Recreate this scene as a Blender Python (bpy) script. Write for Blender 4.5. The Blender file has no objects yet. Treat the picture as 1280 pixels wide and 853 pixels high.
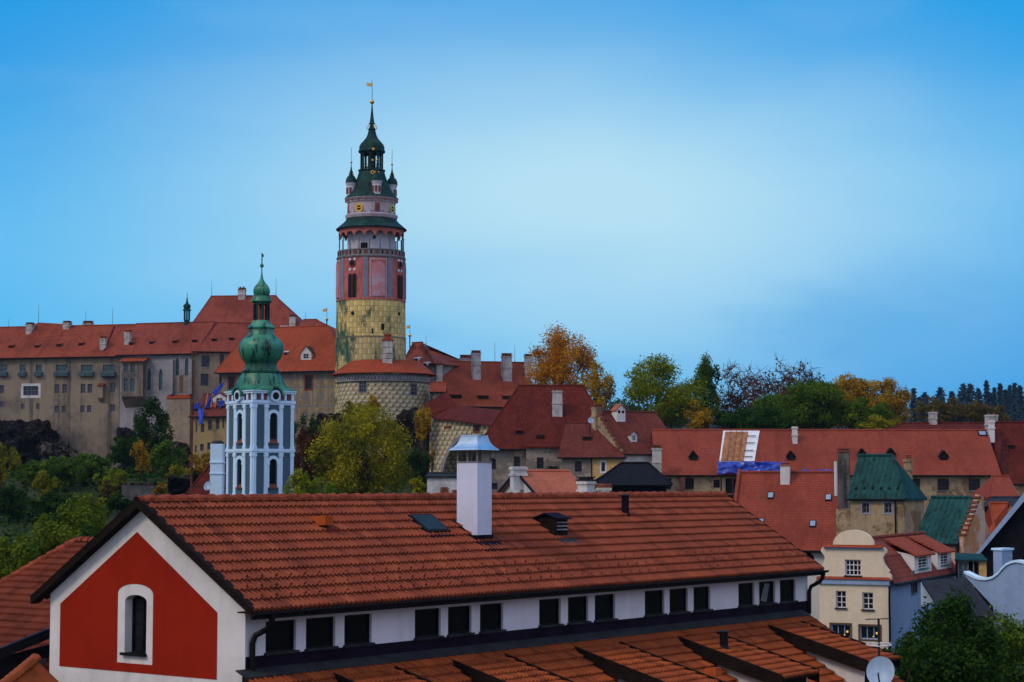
import bpy, bmesh, math, random
import numpy as np
from mathutils import Vector as V, noise as mnoise
R = math.radians
SC = bpy.context.scene
COL = SC.collection
# ------------------------------------------------------------------ camera
CAM = V((0, 0, 18)); FPX = 2400.0; PITCH = math.atan(178.5 / FPX)
cd = bpy.data.cameras.new('camera'); cam = bpy.data.objects.new('camera', cd); COL.objects.link(cam)
cd.sensor_fit = 'HORIZONTAL'; cd.sensor_width = 36; cd.lens = 36 * FPX / 1280
cd.clip_start = .5; cd.clip_end = 6000
cam.location = CAM; cam.rotation_euler = (math.pi / 2 + PITCH, 0, 0)
SC.camera = cam
# ------------------------------------------------------------------ sky
W = bpy.data.worlds.new('World'); SC.world = W; W.use_nodes = True
SUN_EL, SUN_AZ = R(42), R(238)        # azimuth measured clockwise from +Y
def sky():
    nt = W.node_tree; N = nt.nodes; L = nt.links
    N.clear()
    out = N.new('ShaderNodeOutputWorld'); bg = N.new('ShaderNodeBackground'); L.new(bg.outputs[0], out.inputs[0])
    tc = N.new('ShaderNodeTexCoord'); sx = N.new('ShaderNodeSeparateXYZ'); L.new(tc.outputs['Generated'], sx.inputs[0])
    def m(op, a, b=None, c=None):
        n = N.new('ShaderNodeMath'); n.operation = op
        for i, q in enumerate((a, b, c)):
            if q is None: continue
            if isinstance(q, (int, float)): n.inputs[i].default_value = q
            else: L.new(q, n.inputs[i])
        return n.outputs[0]
    def mix(f, a, b):
        n = N.new('ShaderNodeMix'); n.data_type = 'RGBA'
        if isinstance(f, (int, float)): n.inputs[0].default_value = f
        else: L.new(f, n.inputs[0])
        for k, q in ((6, a), (7, b)):
            if isinstance(q, tuple): n.inputs[k].default_value = (*q, 1)
            else: L.new(q, n.inputs[k])
        return n.outputs[2]
    x, y, z = sx.outputs
    yy = m('MAXIMUM', y, .05)
    a = m('DIVIDE', x, yy); e = m('DIVIDE', z, yy)
    # soft uneven cloud layer
    mp = N.new('ShaderNodeMapping'); mp.inputs['Scale'].default_value = (2.2, 2.2, 7.0); L.new(tc.outputs['Generated'], mp.inputs[0])
    nz = N.new('ShaderNodeTexNoise'); nz.inputs['Scale'].default_value = 1.6; nz.inputs['Detail'].default_value = 5; nz.inputs['Roughness'].default_value = .45
    L.new(mp.outputs[0], nz.inputs['Vector'])
    nv = m('SUBTRACT', nz.outputs[0], .5)
    qa = m('DIVIDE', m('SUBTRACT', a, m('ADD', .028, m('MULTIPLY', nv, .14))), .228)
    qe = m('DIVIDE', m('SUBTRACT', e, m('ADD', .142, m('MULTIPLY', nv, .08))), .088)
    q = m('ADD', m('MULTIPLY', qa, qa), m('MULTIPLY', qe, qe))
    g = m('EXPONENT', m('MULTIPLY', q, -1.0))
    def ss(v, lo, hi):
        n = N.new('ShaderNodeMapRange'); n.interpolation_type = 'SMOOTHSTEP'; L.new(v, n.inputs[0]); n.inputs[1].default_value = lo; n.inputs[2].default_value = hi; return n.outputs[0]
    deep = m('ADD', ss(e, .10, .255), m('MULTIPLY', m('MULTIPLY', ss(a, .0, .22), ss(e, .17, .07)), 1.05))
    deep = m('ADD', deep, m('MULTIPLY', nv, .55))
    deep = m('MAXIMUM', m('MINIMUM', deep, 1.0), 0.0)
    blue = mix(deep, SKY_BLUE_B, SKY_BLUE_A)
    front = mix(m('MINIMUM', m('MULTIPLY', g, 1.03), 1.0), blue, SKY_BRIGHT)
    n2 = N.new('ShaderNodeTexNoise'); n2.inputs['Scale'].default_value = 3.1; n2.inputs['Detail'].default_value = 4; n2.inputs['Roughness'].default_value = .5; L.new(mp.outputs[0], n2.inputs['Vector'])
    cf = m('MULTIPLY', ss(n2.outputs[0], .44, .62), m('MULTIPLY', ss(e, .135, .085), m('ADD', .25, m('MULTIPLY', ss(a, .02, .22), .55))))
    front = mix(m('MULTIPLY', cf, .7), front, (.085, .42, .82))
    front = mix(m('MULTIPLY', ss(n2.outputs[0], .50, .66), m('MULTIPLY', ss(e, .10, .17), .06)), front, (.50, .72, .90))
    # the rest of the dome is a paler overcast
    bk = m('SUBTRACT', 1.0, m('SMOOTH_MIN', m('MAXIMUM', m('MULTIPLY', y, 1.5), 0.0), 1.0, .25))
    back = mix(m('ADD', .5, m('MULTIPLY', nv, 1.2)), SKY_BACK_A, SKY_BACK_B)
    gr = N.new('ShaderNodeMapRange'); L.new(z, gr.inputs[0]); gr.inputs[1].default_value = 0; gr.inputs[2].default_value = .9; gr.inputs[3].default_value = .62; gr.inputs[4].default_value = 1.25
    sc2 = N.new('ShaderNodeVectorMath'); sc2.operation = 'SCALE'; L.new(back, sc2.inputs[0]); L.new(gr.outputs[0], sc2.inputs[3]); back = sc2.outputs[0]
    cl = mix(bk, front, back)
    st = N.new('ShaderNodeTexSky'); st.sky_type = 'NISHITA'; st.sun_disc = False
    st.sun_elevation = SUN_EL; st.sun_rotation = SUN_AZ; st.altitude = 500
    sc = N.new('ShaderNodeVectorMath'); sc.operation = 'SCALE'; sc.inputs[3].default_value = .1; L.new(st.outputs[0], sc.inputs[0])
    fin = mix(.975, sc.outputs[0], cl)
    L.new(fin, bg.inputs[0]); bg.inputs[1].default_value = 1.0
SKY_BLUE_A, SKY_BLUE_B, SKY_BRIGHT = (.000, .325, .80), (.035, .465, .90), (.48, .77, .93)
SKY_BACK_A, SKY_BACK_B = (.50, .56, .80), (.82, .88, 1.12)
sky()
sd = bpy.data.lights.new('sun', 'SUN'); sun = bpy.data.objects.new('sun', sd); COL.objects.link(sun)
sd.energy = 1.25; sd.angle = R(14); sd.color = (1, .80, .58)
_to = V((math.sin(SUN_AZ) * math.cos(SUN_EL), math.cos(SUN_AZ) * math.cos(SUN_EL), math.sin(SUN_EL)))
sun.rotation_euler = (-_to).to_track_quat('-Z', 'Y').to_euler()
vs = SC.view_settings; vs.view_transform = 'Standard'; vs.look = 'None'; vs.exposure = 0; vs.gamma = 1; vs.use_curve_mapping = False
SC.cycles.max_bounces = 6; SC.cycles.diffuse_bounces = 3; SC.cycles.volume_bounces = 0; SC.cycles.transparent_max_bounces = 6

# ------------------------------------------------------------------ frames and rays
def ray(px, py):
    dx, dy = (px - 640) / FPX, -(py - 426.5) / FPX
    return V((dx, math.cos(PITCH) - dy * math.sin(PITCH), math.sin(PITCH) + dy * math.cos(PITCH)))
def at(px, py, Y):
    d = ray(px, py); return CAM + d * (Y / d.y)
class F:
    def __init__(s, O, a=0.0):
        s.O = V(O); s.a = a; s.u = V((math.cos(a), math.sin(a), 0)); s.v = V((-math.sin(a), math.cos(a), 0))
    def loc(s, p):
        d = V(p) - s.O; return V((d.dot(s.u), d.dot(s.v), d.z))
    def dirl(s, d): return V((d.dot(s.u), d.dot(s.v), d.z))
    def wor(s, p): return s.O + s.u * p[0] + s.v * p[1] + V((0, 0, p[2]))
    def hit(s, px, py, P=(0, 0, 0), N=(0, 1, 0)):
        o = s.loc(CAM); d = s.dirl(ray(px, py)); N = V(N)
        t = (V(P) - o).dot(N) / d.dot(N)
        return o + d * t

# ------------------------------------------------------------------ objects
def tag(o, label=None, cat=None, group=None, kind=None):
    if label: o['label'] = label
    if cat: o['category'] = cat
    if group: o['group'] = group
    if kind: o['kind'] = kind
    return o
def thing(name, label, cat, f, group=None):
    o = bpy.data.objects.new(name, None); COL.objects.link(o)
    o.location = f.O; o.rotation_euler = (0, 0, f.a); o.empty_display_size = .5
    return tag(o, label, cat, group)
class MB:
    def __init__(s): s.v = []; s.f = []; s.uv = {}
    def pt(s, p, uv=None):
        s.v.append(tuple(p))
        if uv is not None: s.uv[len(s.v) - 1] = uv
        return len(s.v) - 1
    def poly(s, pts): s.f.append([s.pt(p) for p in pts])
    def box(s, x0, x1, y0, y1, z0, z1):
        b = [s.pt((x, y, z)) for x in (x0, x1) for y in (y0, y1) for z in (z0, z1)]
        for q in ((0, 1, 3, 2), (4, 6, 7, 5), (0, 4, 5, 1), (2, 3, 7, 6), (0, 2, 6, 4), (1, 5, 7, 3)): s.f.append([b[i] for i in q])
        return s
    def ext(s, pts, d):          # extrude a 3D polygon by vector d
        d = V(d); a = [s.pt(p) for p in pts]; b = [s.pt(V(p) + d) for p in pts]; n = len(a)
        s.f.append(a); s.f.append(b[::-1])
        for i in range(n): s.f.append([a[i], b[i], b[(i + 1) % n], a[(i + 1) % n]])
        return s
    def slab(s, verts, faces, t): # top faces given; thickness t downwards
        a = [s.pt(p) for p in verts]; b = [s.pt(V(p) - V((0, 0, t))) for p in verts]; e = {}
        for f in faces:
            s.f.append([a[i] for i in f]); s.f.append([b[i] for i in f][::-1])
            for i in range(len(f)):
                k = (f[i], f[(i + 1) % len(f)])
                if (k[1], k[0]) in e: del e[(k[1], k[0])]
                else: e[k] = 1
        for i, j in e: s.f.append([a[i], b[i], b[j], a[j]])
        return s
    def lathe(s, prof, n=32, c=(0, 0), a0=0.0, a1=2 * math.pi, cap=False, shape=None):
        full = abs(a1 - a0 - 2 * math.pi) < 1e-6; m = n if full else n + 1; rows = []
        for r, z in prof:
            row = []
            for i in range(n + 1 if not full else n + 1):
                t = a0 + (a1 - a0) * i / n; rr = r if shape is None else shape(t, r, z)
                row.append(s.pt((c[0] + rr * math.cos(t), c[1] + rr * math.sin(t), z), (t * max(r, prof[0][0]), z)))
            rows.append(row)
        for j in range(len(rows) - 1):
            for i in range(n): s.f.append([rows[j][i], rows[j][i + 1], rows[j + 1][i + 1], rows[j + 1][i]])
        if cap:
            for row in (rows[0], rows[-1]): s.f.append(row[:n])
        return s
    def tube(s, pts, r, n=6, cap=True):
        pts = [V(p) for p in pts]; rows = []
        rs = r if isinstance(r, (list, tuple)) else [r] * len(pts)
        for i, p in enumerate(pts):
            d = (pts[min(i + 1, len(pts) - 1)] - pts[max(i - 1, 0)]).normalized()
            x = d.orthogonal().normalized() if i == 0 else (x - d * x.dot(d)).normalized()
            y = d.cross(x)
            rows.append([s.pt(p + (x * math.cos(2 * math.pi * k / n) + y * math.sin(2 * math.pi * k / n)) * rs[i]) for k in range(n)])
        for j in range(len(rows) - 1):
            for k in range(n): s.f.append([rows[j][k], rows[j][(k + 1) % n], rows[j + 1][(k + 1) % n], rows[j + 1][k]])
        if cap: s.f.append(rows[0][::-1]); s.f.append(rows[-1])
        return s
    def ball(s, c, r, n=10, sz=1.0):
        return s.lathe([(r * math.sin(math.pi * i / 8) + 1e-4, c[2] - r * sz * math.cos(math.pi * i / 8)) for i in range(9)], n, (c[0], c[1]))
    def build(s, name, mat, parent=None, smooth=False, recalc=True, off=None):
        me = bpy.data.meshes.new(name); me.from_pydata(s.v, [], s.f)
        uvl = me.uv_layers.new(name='UVMap')
        Zv = V((0, 0, 1)); dat = np.zeros(len(me.loops) * 2, 'f'); k = 0
        for p in me.polygons:
            n = p.normal
            if abs(n.z) > .999 or n.length < .1: t, b = V((1, 0, 0)), V((0, 1, 0))
            else: t = Zv.cross(n).normalized(); b = n.cross(t)
            for li in p.loop_indices:
                vi = me.loops[li].vertex_index
                if vi in s.uv: dat[2 * li:2 * li + 2] = s.uv[vi]
                else:
                    c = me.vertices[vi].co; dat[2 * li] = c.dot(t); dat[2 * li + 1] = c.dot(b)
        uvl.data.foreach_set('uv', dat)
        if recalc:
            bm = bmesh.new(); bm.from_mesh(me); bmesh.ops.remove_doubles(bm, verts=bm.verts, dist=1e-5) if not s.uv else None
            bmesh.ops.recalc_face_normals(bm, faces=bm.faces); bm.to_mesh(me); bm.free()
        if smooth: me.polygons.foreach_set('use_smooth', [True] * len(me.polygons)); me.set_sharp_from_angle(angle=R(38))
        if mat: me.materials.append(mat)
        o = bpy.data.objects.new(name, me); COL.objects.link(o)
        if parent: o.parent = parent
        if off: o.location = off
        return o

# ------------------------------------------------------------------ materials
class NT:
    def __init__(s, name):
        s.m = bpy.data.materials.new(name); s.m.use_nodes = True; s.t = s.m.node_tree
        s.p = s.t.nodes['Principled BSDF']; s._uv = None
    def n(s, kind, **kw):
        n = s.t.nodes.new('ShaderNode' + kind)
        for k, q in kw.items():
            if hasattr(n, k) and k not in ('inputs',): setattr(n, k, q)
        return n
    def ln(s, a, b): s.t.links.new(a, b)
    def set(s, inp, q):
        if isinstance(q, (int, float)): inp.default_value = q
        elif isinstance(q, tuple): inp.default_value = (*q, 1) if len(q) == 3 and inp.type == 'RGBA' else q
        else: s.ln(q, inp)
    def math(s, op, a, b=None, c=None, clamp=False):
        n = s.n('Math'); n.operation = op; n.use_clamp = clamp
        for i, q in enumerate((a, b, c)):
            if q is not None: s.set(n.inputs[i], q)
        return n.outputs[0]
    def mix(s, f, a, b, bt='MIX'):
        n = s.n('Mix'); n.data_type = 'RGBA'; n.blend_type = bt
        s.set(n.inputs[0], f); s.set(n.inputs[6], a); s.set(n.inputs[7], b); return n.outputs[2]
    def uv(s):
        if s._uv is None: s._uv = s.n('TexCoord')
        return s._uv.outputs['UV']
    def obj(s):
        s.uv(); return s._uv.outputs['Object']
    def noise(s, scale, detail=4, rough=.55, vec=None, sc=None, dist=0):
        n = s.n('TexNoise'); n.inputs['Scale'].default_value = scale; n.inputs['Detail'].default_value = detail
        n.inputs['Roughness'].default_value = rough; n.inputs['Distortion'].default_value = dist
        vec = vec or s.obj()
        if sc:
            mp = s.n('Mapping'); mp.inputs['Scale'].default_value = sc; s.ln(vec, mp.inputs[0]); vec = mp.outputs[0]
        s.ln(vec, n.inputs['Vector']); return n.outputs[0]
    def ramp(s, f, lo, hi):
        n = s.n('MapRange'); s.set(n.inputs[0], f); n.inputs[1].default_value = lo; n.inputs[2].default_value = hi
        n.interpolation_type = 'SMOOTHSTEP'; return n.outputs[0]
    def bump(s, h, strength=.4, dist=.05):
        b = s.n('Bump'); b.inputs['Strength'].default_value = strength; b.inputs['Distance'].default_value = dist
        s.ln(h, b.inputs['Height']); s.ln(b.outputs[0], s.p.inputs['Normal'])
    def done(s, col, rough=.8, metal=0.0, spec=.3):
        s.set(s.p.inputs['Base Color'], col); s.set(s.p.inputs['Roughness'], rough); s.p.inputs['Metallic'].default_value = metal
        s.p.inputs['Specular IOR Level'].default_value = spec
        return s.m
def mul(c, k): return tuple(min(1, x * k) for x in c)
def m_simple(name, c, rough=.7, metal=0.0, var=.25, scale=3.0, spec=.3):
    t = NT(name); f = t.noise(scale); return t.done(t.mix(t.ramp(f, .3, .7), mul(c, 1 - var), mul(c, 1 + var)), rough, metal, spec)
def m_plaster(name, c, stain=(.12, .1, .085), amt=.5, peel=None, scale=1.0, streak=.35, mott=.35):
    t = NT(name)
    a = t.noise(.35 * scale, 6, .65); b = t.noise(2.5 * scale, 5, .6); st = t.noise(1.0, 4, .6, sc=(2.2 * scale, 2.2 * scale, .12 * scale))
    col = t.mix(t.math('MULTIPLY', t.ramp(a, .43, .63), amt), c, stain)
    col = t.mix(t.math('MULTIPLY', t.ramp(st, .5, .7), streak * amt * 1.6, clamp=True), col, mul(stain, .7))
    col = t.mix(mott, col, t.mix(t.ramp(b, .3, .7), mul(c, .6), mul(c, 1.25)))
    h = b
    if peel:
        pz = t.noise(.55 * scale, 7, .68, dist=.4); k = t.ramp(pz, .52, .56)
        br = t.noise(4 * scale, 3); pc = t.mix(br, mul(peel, .6), mul(peel, 1.3))
        col = t.mix(k, col, pc); h = t.math('ADD', h, t.math('MULTIPLY', k, -1.5))
    t.bump(h, .35, .04); return t.done(col, .92, 0, .06)
def m_tile(name, c, w=.19, h=.30, var=.35, dirt=.5, dcol=None, lines=.45):
    var *= .55
    t = NT(name); br = t.n('TexBrick')
    s = t.uv(); t.ln(s, br.inputs['Vector'])
    br.inputs['Scale'].default_value = 1; br.inputs['Brick Width'].default_value = w; br.inputs['Row Height'].default_value = h
    br.inputs['Mortar Size'].default_value = .012; br.inputs['Bias'].default_value = 0
    br.inputs['Color1'].default_value = (*mul(c, 1 - var), 1); br.inputs['Color2'].default_value = (*mul(c, 1 + var), 1); br.inputs['Mortar'].default_value = (*mul(c, .55), 1)
    sep = t.n('SeparateXYZ'); t.ln(s, sep.inputs[0])
    fr = t.math('FRACT', t.math('DIVIDE', sep.outputs[1], h))
    a = t.noise(.22, 6, .65); b = t.noise(1.3, 5, .7, sc=(1, 1, .4))
    col = t.mix(t.math('MULTIPLY', t.ramp(fr, .84, 1.0), lines), br.outputs[0], mul(c, .25))
    col = t.mix(t.math('MULTIPLY', t.ramp(a, .44, .64), dirt), col, dcol or mul(c, .45))
    col = t.mix(t.math('MULTIPLY', t.ramp(b, .53, .72), dirt * .5), col, mul(c, 1.5))
    sk = t.noise(1.0, 5, .65, vec=s, sc=(.9, .10, 1)); col = t.mix(t.math('MULTIPLY', t.ramp(sk, .50, .66), dirt * .75), col, mul(c, .38))
    t.bump(t.math('SUBTRACT', 1.0, fr), .6, .05); return t.done(col, .85, 0, .08)
def m_neartile(name, c, w=.40, h=.478):
    t = NT(name); br = t.n('TexBrick'); s = t.uv(); t.ln(s, br.inputs['Vector'])
    br.offset = 0; br.inputs['Scale'].default_value = 1; br.inputs['Brick Width'].default_value = w; br.inputs['Row Height'].default_value = h
    br.inputs['Mortar Size'].default_value = .0; br.inputs['Bias'].default_value = 0
    br.inputs['Color1'].default_value = (*mul(c, .88), 1); br.inputs['Color2'].default_value = (*mul(c, 1.13), 1)
    a = t.noise(.25, 6, .65); b = t.noise(3.0, 6, .75); d = t.noise(14, 4, .7)
    col = t.mix(t.math('MULTIPLY', t.ramp(a, .45, .72), .45), br.outputs[0], (c[0] * .55, c[1] * .6, c[2] * .8))
    col = t.mix(t.math('MULTIPLY', t.ramp(b, .58, .8), .55), col, (.06, .035, .025))
    col = t.mix(t.math('MULTIPLY', t.ramp(d, .62, .75), .5), col, (.03, .028, .02))
    sp = t.n('SeparateXYZ'); t.ln(s, sp.inputs[0]); cxy = t.n('CombineXYZ'); t.ln(t.math('FLOOR', t.math('DIVIDE', sp.outputs[0], w)), cxy.inputs[0]); t.ln(t.math('FLOOR', t.math('DIVIDE', sp.outputs[1], h)), cxy.inputs[1])
    wn = t.n('TexWhiteNoise'); wn.noise_dimensions = '2D'; t.ln(cxy.outputs[0], wn.inputs[0])
    col = t.mix(t.math('MULTIPLY', t.ramp(wn.outputs[0], .90, .97), .55), col, (c[0] * .45, c[1] * .45, c[2] * .6)); col = t.mix(t.math('MULTIPLY', t.ramp(wn.outputs[0], .10, .03), .45), col, (c[0] * 1.5, c[1] * 1.7, c[2] * 1.6))
    sk = t.noise(1.0, 5, .65, vec=s, sc=(.8, .12, 1)); col = t.mix(t.math('MULTIPLY', t.ramp(sk, .50, .68), .5), col, (c[0] * .5, c[1] * .5, c[2] * .7))
    li = t.noise(1.6, 6, .75); col = t.mix(t.math('MULTIPLY', t.ramp(li, .60, .70), .35), col, (.075, .075, .05))
    t.bump(d, .25, .01); return t.done(col, t.math('ADD', .62, t.math('MULTIPLY', b, .25)), 0, .14)
def m_copper(name, c1=(.035, .20, .13), c2=(.09, .33, .23), dark=(.008, .03, .028), amt=.5, seam=0.0, spec=.35):
    t = NT(name); a = t.noise(.5, 6, .65); st = t.noise(1.2, 6, .7, sc=(1.6, 1.6, .35)); col = t.mix(t.ramp(a, .35, .65), c1, c2)
    col = t.mix(t.math('MULTIPLY', t.ramp(st, .47, .66), amt * 1.6, clamp=True), col, dark)
    if seam:
        sep = t.n('SeparateXYZ'); t.ln(t.uv(), sep.inputs[0]); fr = t.math('FRACT', t.math('DIVIDE', sep.outputs[0], seam))
        k = t.ramp(t.math('ABSOLUTE', t.math('SUBTRACT', fr, .5)), .40, .48); col = t.mix(t.math('MULTIPLY', k, .5), col, dark); t.bump(k, .7, .05)
    return t.done(col, .42 if spec > .2 else .65, .0, spec)
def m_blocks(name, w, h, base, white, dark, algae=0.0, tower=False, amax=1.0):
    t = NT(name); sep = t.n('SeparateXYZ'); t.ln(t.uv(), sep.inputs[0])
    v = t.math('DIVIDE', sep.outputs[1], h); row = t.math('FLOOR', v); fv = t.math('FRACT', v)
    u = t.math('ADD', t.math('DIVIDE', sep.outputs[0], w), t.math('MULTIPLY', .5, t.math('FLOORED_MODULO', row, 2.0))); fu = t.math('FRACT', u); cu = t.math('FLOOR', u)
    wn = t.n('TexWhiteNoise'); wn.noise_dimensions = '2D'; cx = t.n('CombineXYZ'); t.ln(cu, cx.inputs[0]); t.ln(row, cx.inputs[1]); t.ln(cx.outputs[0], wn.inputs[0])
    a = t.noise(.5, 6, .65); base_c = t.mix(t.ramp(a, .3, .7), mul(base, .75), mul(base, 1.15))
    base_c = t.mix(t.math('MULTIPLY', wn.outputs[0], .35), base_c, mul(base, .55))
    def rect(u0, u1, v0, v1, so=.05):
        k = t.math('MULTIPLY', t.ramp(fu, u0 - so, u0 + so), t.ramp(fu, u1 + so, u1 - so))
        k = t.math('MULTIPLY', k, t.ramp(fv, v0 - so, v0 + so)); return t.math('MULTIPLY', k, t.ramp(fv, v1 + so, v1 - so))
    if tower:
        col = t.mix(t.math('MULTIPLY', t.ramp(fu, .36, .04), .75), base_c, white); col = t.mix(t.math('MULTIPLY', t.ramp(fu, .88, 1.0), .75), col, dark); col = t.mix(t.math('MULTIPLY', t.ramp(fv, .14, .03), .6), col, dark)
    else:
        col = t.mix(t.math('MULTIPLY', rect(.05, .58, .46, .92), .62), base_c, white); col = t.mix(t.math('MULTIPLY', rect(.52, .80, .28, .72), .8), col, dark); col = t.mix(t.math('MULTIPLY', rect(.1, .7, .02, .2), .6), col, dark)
    if algae:
        st = t.noise(.35, 6, .7, sc=(1, 1, .45)); k = t.ramp(st, .49 if algae < 1 else .475, .60)
        col = t.mix(t.math('MULTIPLY', k, algae, clamp=True), col, t.mix(t.noise(2.0), (.02, .065, .045), (.05, .13, .09)))
    g = t.noise(1.1, 6, .7); col = t.mix(t.math('MULTIPLY', t.ramp(g, .5, .8), .4), col, mul(base, .35))
    return t.done(col, .92, 0, .06)
def m_painted(name):
    t = NT(name); sep = t.n('SeparateXYZ'); t.ln(t.uv(), sep.inputs[0])
    fu = t.math('FRACT', t.math('DIVIDE', sep.outputs[0], 2.75)); fv = t.math('FRACT', t.math('DIVIDE', t.math('ADD', sep.outputs[1], .6), 3.1))
    a = t.noise(.5, 6, .7); c = t.mix(t.ramp(a, .35, .65), (.20, .155, .085), (.31, .245, .13))
    w = t.noise(2.3, 5, .7); c = t.mix(t.math('MULTIPLY', t.ramp(w, .5, .62), .5), c, (.36, .33, .27))
    du = t.math('ABSOLUTE', t.math('SUBTRACT', fu, .5)); dv = t.math('ABSOLUTE', t.math('SUBTRACT', fv, .5))
    d = t.math('SQRT', t.math('ADD', t.math('POWER', t.math('MULTIPLY', du, 2.75), 2.0), t.math('POWER', t.math('MULTIPLY', dv, 2.0), 2.0)))
    c = t.mix(t.math('MULTIPLY', t.ramp(d, .62, .5), .6), c, (.13, .15, .19)); c = t.mix(t.math('MULTIPLY', t.ramp(t.math('ABSOLUTE', t.math('SUBTRACT', d, .66)), .12, .05), .5), c, (.2, .11, .09))
    k = t.math('MAXIMUM', t.ramp(du, .42, .45), t.ramp(dv, .43, .46)); c = t.mix(t.math('MULTIPLY', k, .75), c, (.155, .165, .19))
    st = t.noise(1.0, 5, .65, sc=(1.3, 1.3, .15)); c = t.mix(t.math('MULTIPLY', t.ramp(st, .48, .75), .55), c, (.075, .066, .06))
    return t.done(c, .92, 0, .1)
def m_leaf(name, cols, scale=.35):
    t = NT(name); g = t.n('NewGeometry'); nz = t.noise(scale, 3); f = t.math('ADD', t.math('MULTIPLY', g.outputs['Random Per Island'], .55), t.math('MULTIPLY', t.ramp(nz, .3, .7), .45))
    cr = t.n('ValToRGB'); el = cr.color_ramp.elements
    for i, c in enumerate(cols):
        e = el[i] if i < 2 else el.new(.5)
        e.position = i / (len(cols) - 1); e.color = (*c, 1)
    t.ln(f, cr.inputs[0]); m = t.done(cr.outputs[0], .65, 0, .08)
    tr = t.n('BsdfTranslucent'); t.ln(cr.outputs[0], tr.inputs[0]); ms = t.n('MixShader'); ms.inputs[0].default_value = .42
    t.ln(t.p.outputs[0], ms.inputs[1]); t.ln(tr.outputs[0], ms.inputs[2]); t.ln(ms.outputs[0], t.t.nodes['Material Output'].inputs[0]); return m
def m_rock(name, a=(.008, .008, .009), b=(.040, .036, .034)):
    t = NT(name); n1 = t.noise(.5, 7, .72); n2 = t.noise(.3, 5, .6, sc=(2.2, 2.2, .5)); c = t.mix(t.ramp(n1, .4, .68), a, b); c = t.mix(t.math('MULTIPLY', t.ramp(n2, .52, .7), .7), c, (.03, .042, .012))
    vo = t.n('TexVoronoi'); vo.feature = 'DISTANCE_TO_EDGE'; vo.inputs['Scale'].default_value = .55; mp = t.n('Mapping'); mp.inputs['Rotation'].default_value = (.5, .4, .3); nzv = t.n('TexNoise'); nzv.inputs['Scale'].default_value = .8; t.ln(t.obj(), nzv.inputs[0]); va = t.n('VectorMath'); va.operation = 'ADD'; t.ln(t.obj(), va.inputs[0]); t.ln(nzv.outputs[1], va.inputs[1]); t.ln(va.outputs[0], mp.inputs[0]); t.ln(mp.outputs[0], vo.inputs['Vector']); c = t.mix(t.ramp(vo.outputs['Distance'], .10, .0), c, (.004, .004, .004)); t.bump(n1, 1.0, .5); return t.done(c, .95, 0, .05)
def m_wood(name, c, w=.18, axis=1):
    t = NT(name); sep = t.n('SeparateXYZ'); t.ln(t.uv(), sep.inputs[0]); fr = t.math('FRACT', t.math('DIVIDE', sep.outputs[axis], w)); n1 = t.noise(2.0, 5, .7)
    col = t.mix(t.ramp(n1, .3, .7), mul(c, .6), mul(c, 1.3)); col = t.mix(t.math('MULTIPLY', t.ramp(fr, .86, .97), .8), col, mul(c, .2)); t.bump(fr, .4, .03); return t.done(col, .8, 0, .08)
M = {}
M['glass'] = m_simple('window_glass', (.008, .010, .014), .15, 0, .3, 1.0, .25)
M['glass_b'] = m_simple('blue_glass', (.022, .034, .055), .15, 0, .4, 2.0, .35)
M['glass_teal'] = m_simple('teal_glass', (.03, .075, .09), .15, 0, .4, 2.0, .5)
M['glass_sky'] = m_simple('skylight_glass', (.25, .33, .42), .06, .6, .1, 1.0, .6)
M['void'] = m_simple('dark_inside', (.006, .006, .008), .9, 0, .1)
M['white'] = m_plaster('white_render', (.70, .69, .68), (.44, .42, .39), .4, scale=.8, streak=.45, mott=.10)
M['chimw'] = m_plaster('cool_white_render', (.62, .65, .80), (.46, .47, .55), .35, scale=1.0, streak=.25, mott=.08)
M['wallw'] = m_plaster('sky_tinted_white_render', (.68, .67, .74), (.46, .45, .47), .4, scale=.8, streak=.4, mott=.08)  # white render with the sunless long wall's bluish light put into its colour
M['white_old'] = m_plaster('weathered_white_render', (.60, .60, .60), (.16, .15, .14), .55, scale=1.6)
M['redpaint'] = m_plaster('oxide_red_render', (.30, .018, .006), (.22, .013, .005), .6, scale=.8, streak=.22, mott=.12)
M['neartile'] = m_neartile('interlocking_tiles', (.245, .056, .024))
M['lowtile'] = m_neartile('orange_interlocking_tiles', (.29, .064, .016))
M['t_vent'] = m_simple('new_orange_clay', (.42, .085, .020), .8, 0, .15, 4, .05)
M['ridge'] = m_simple('ridge_clay', (.22, .046, .020), .75, 0, .4, 4, .08)
M['darkwood'] = m_wood('dark_stained_wood', (.014, .009, .007), .2)
M['black'] = m_simple('black_metal', (.006, .006, .007), .5, 0, .3, 2, .12)
M['glass_k'] = m_simple('unlit_glass', (.004, .004, .005), .15, 0, .5, 1.2, .16)
M['flash'] = m_simple('dark_flashing', (.010, .006, .014), .75, .0, .4, 1.5, .05)
M['lead'] = m_simple('grey_flashing', (.026, .027, .030), .7, .0, .3, 2, .08)
M['zinc'] = m_simple('bright_zinc', (.42, .55, .66), .28, .75, .15, 2, .5)
M['frame'] = m_simple('grey_frame', (.16, .16, .17), .6)
M['frame_w'] = m_simple('white_frame', (.62, .63, .66), .55, 0, .1)
M['frame_d'] = m_simple('dark_frame', (.03, .026, .024), .6)
M['frame_teal'] = m_simple('teal_frame', (.05, .10, .115), .6, 0, .3)
M['frame_red'] = m_simple('red_frame', (.16, .04, .035), .7)
M['gold'] = m_simple('gilded_metal', (.75, .42, .07), .3, .8, .2, 5, .5)
M['rust'] = m_simple('rusty_steel', (.10, .035, .018), .8, .2, .4, 3)
M['castle'] = m_plaster('castle_render', (.255, .21, .155), (.072, .070, .076), 1.0, scale=.30, streak=.6, mott=.2)
M['castle_blue'] = m_plaster('grey_chapel_render', (.29, .285, .30), (.12, .115, .13), .7, scale=.5)
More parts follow.
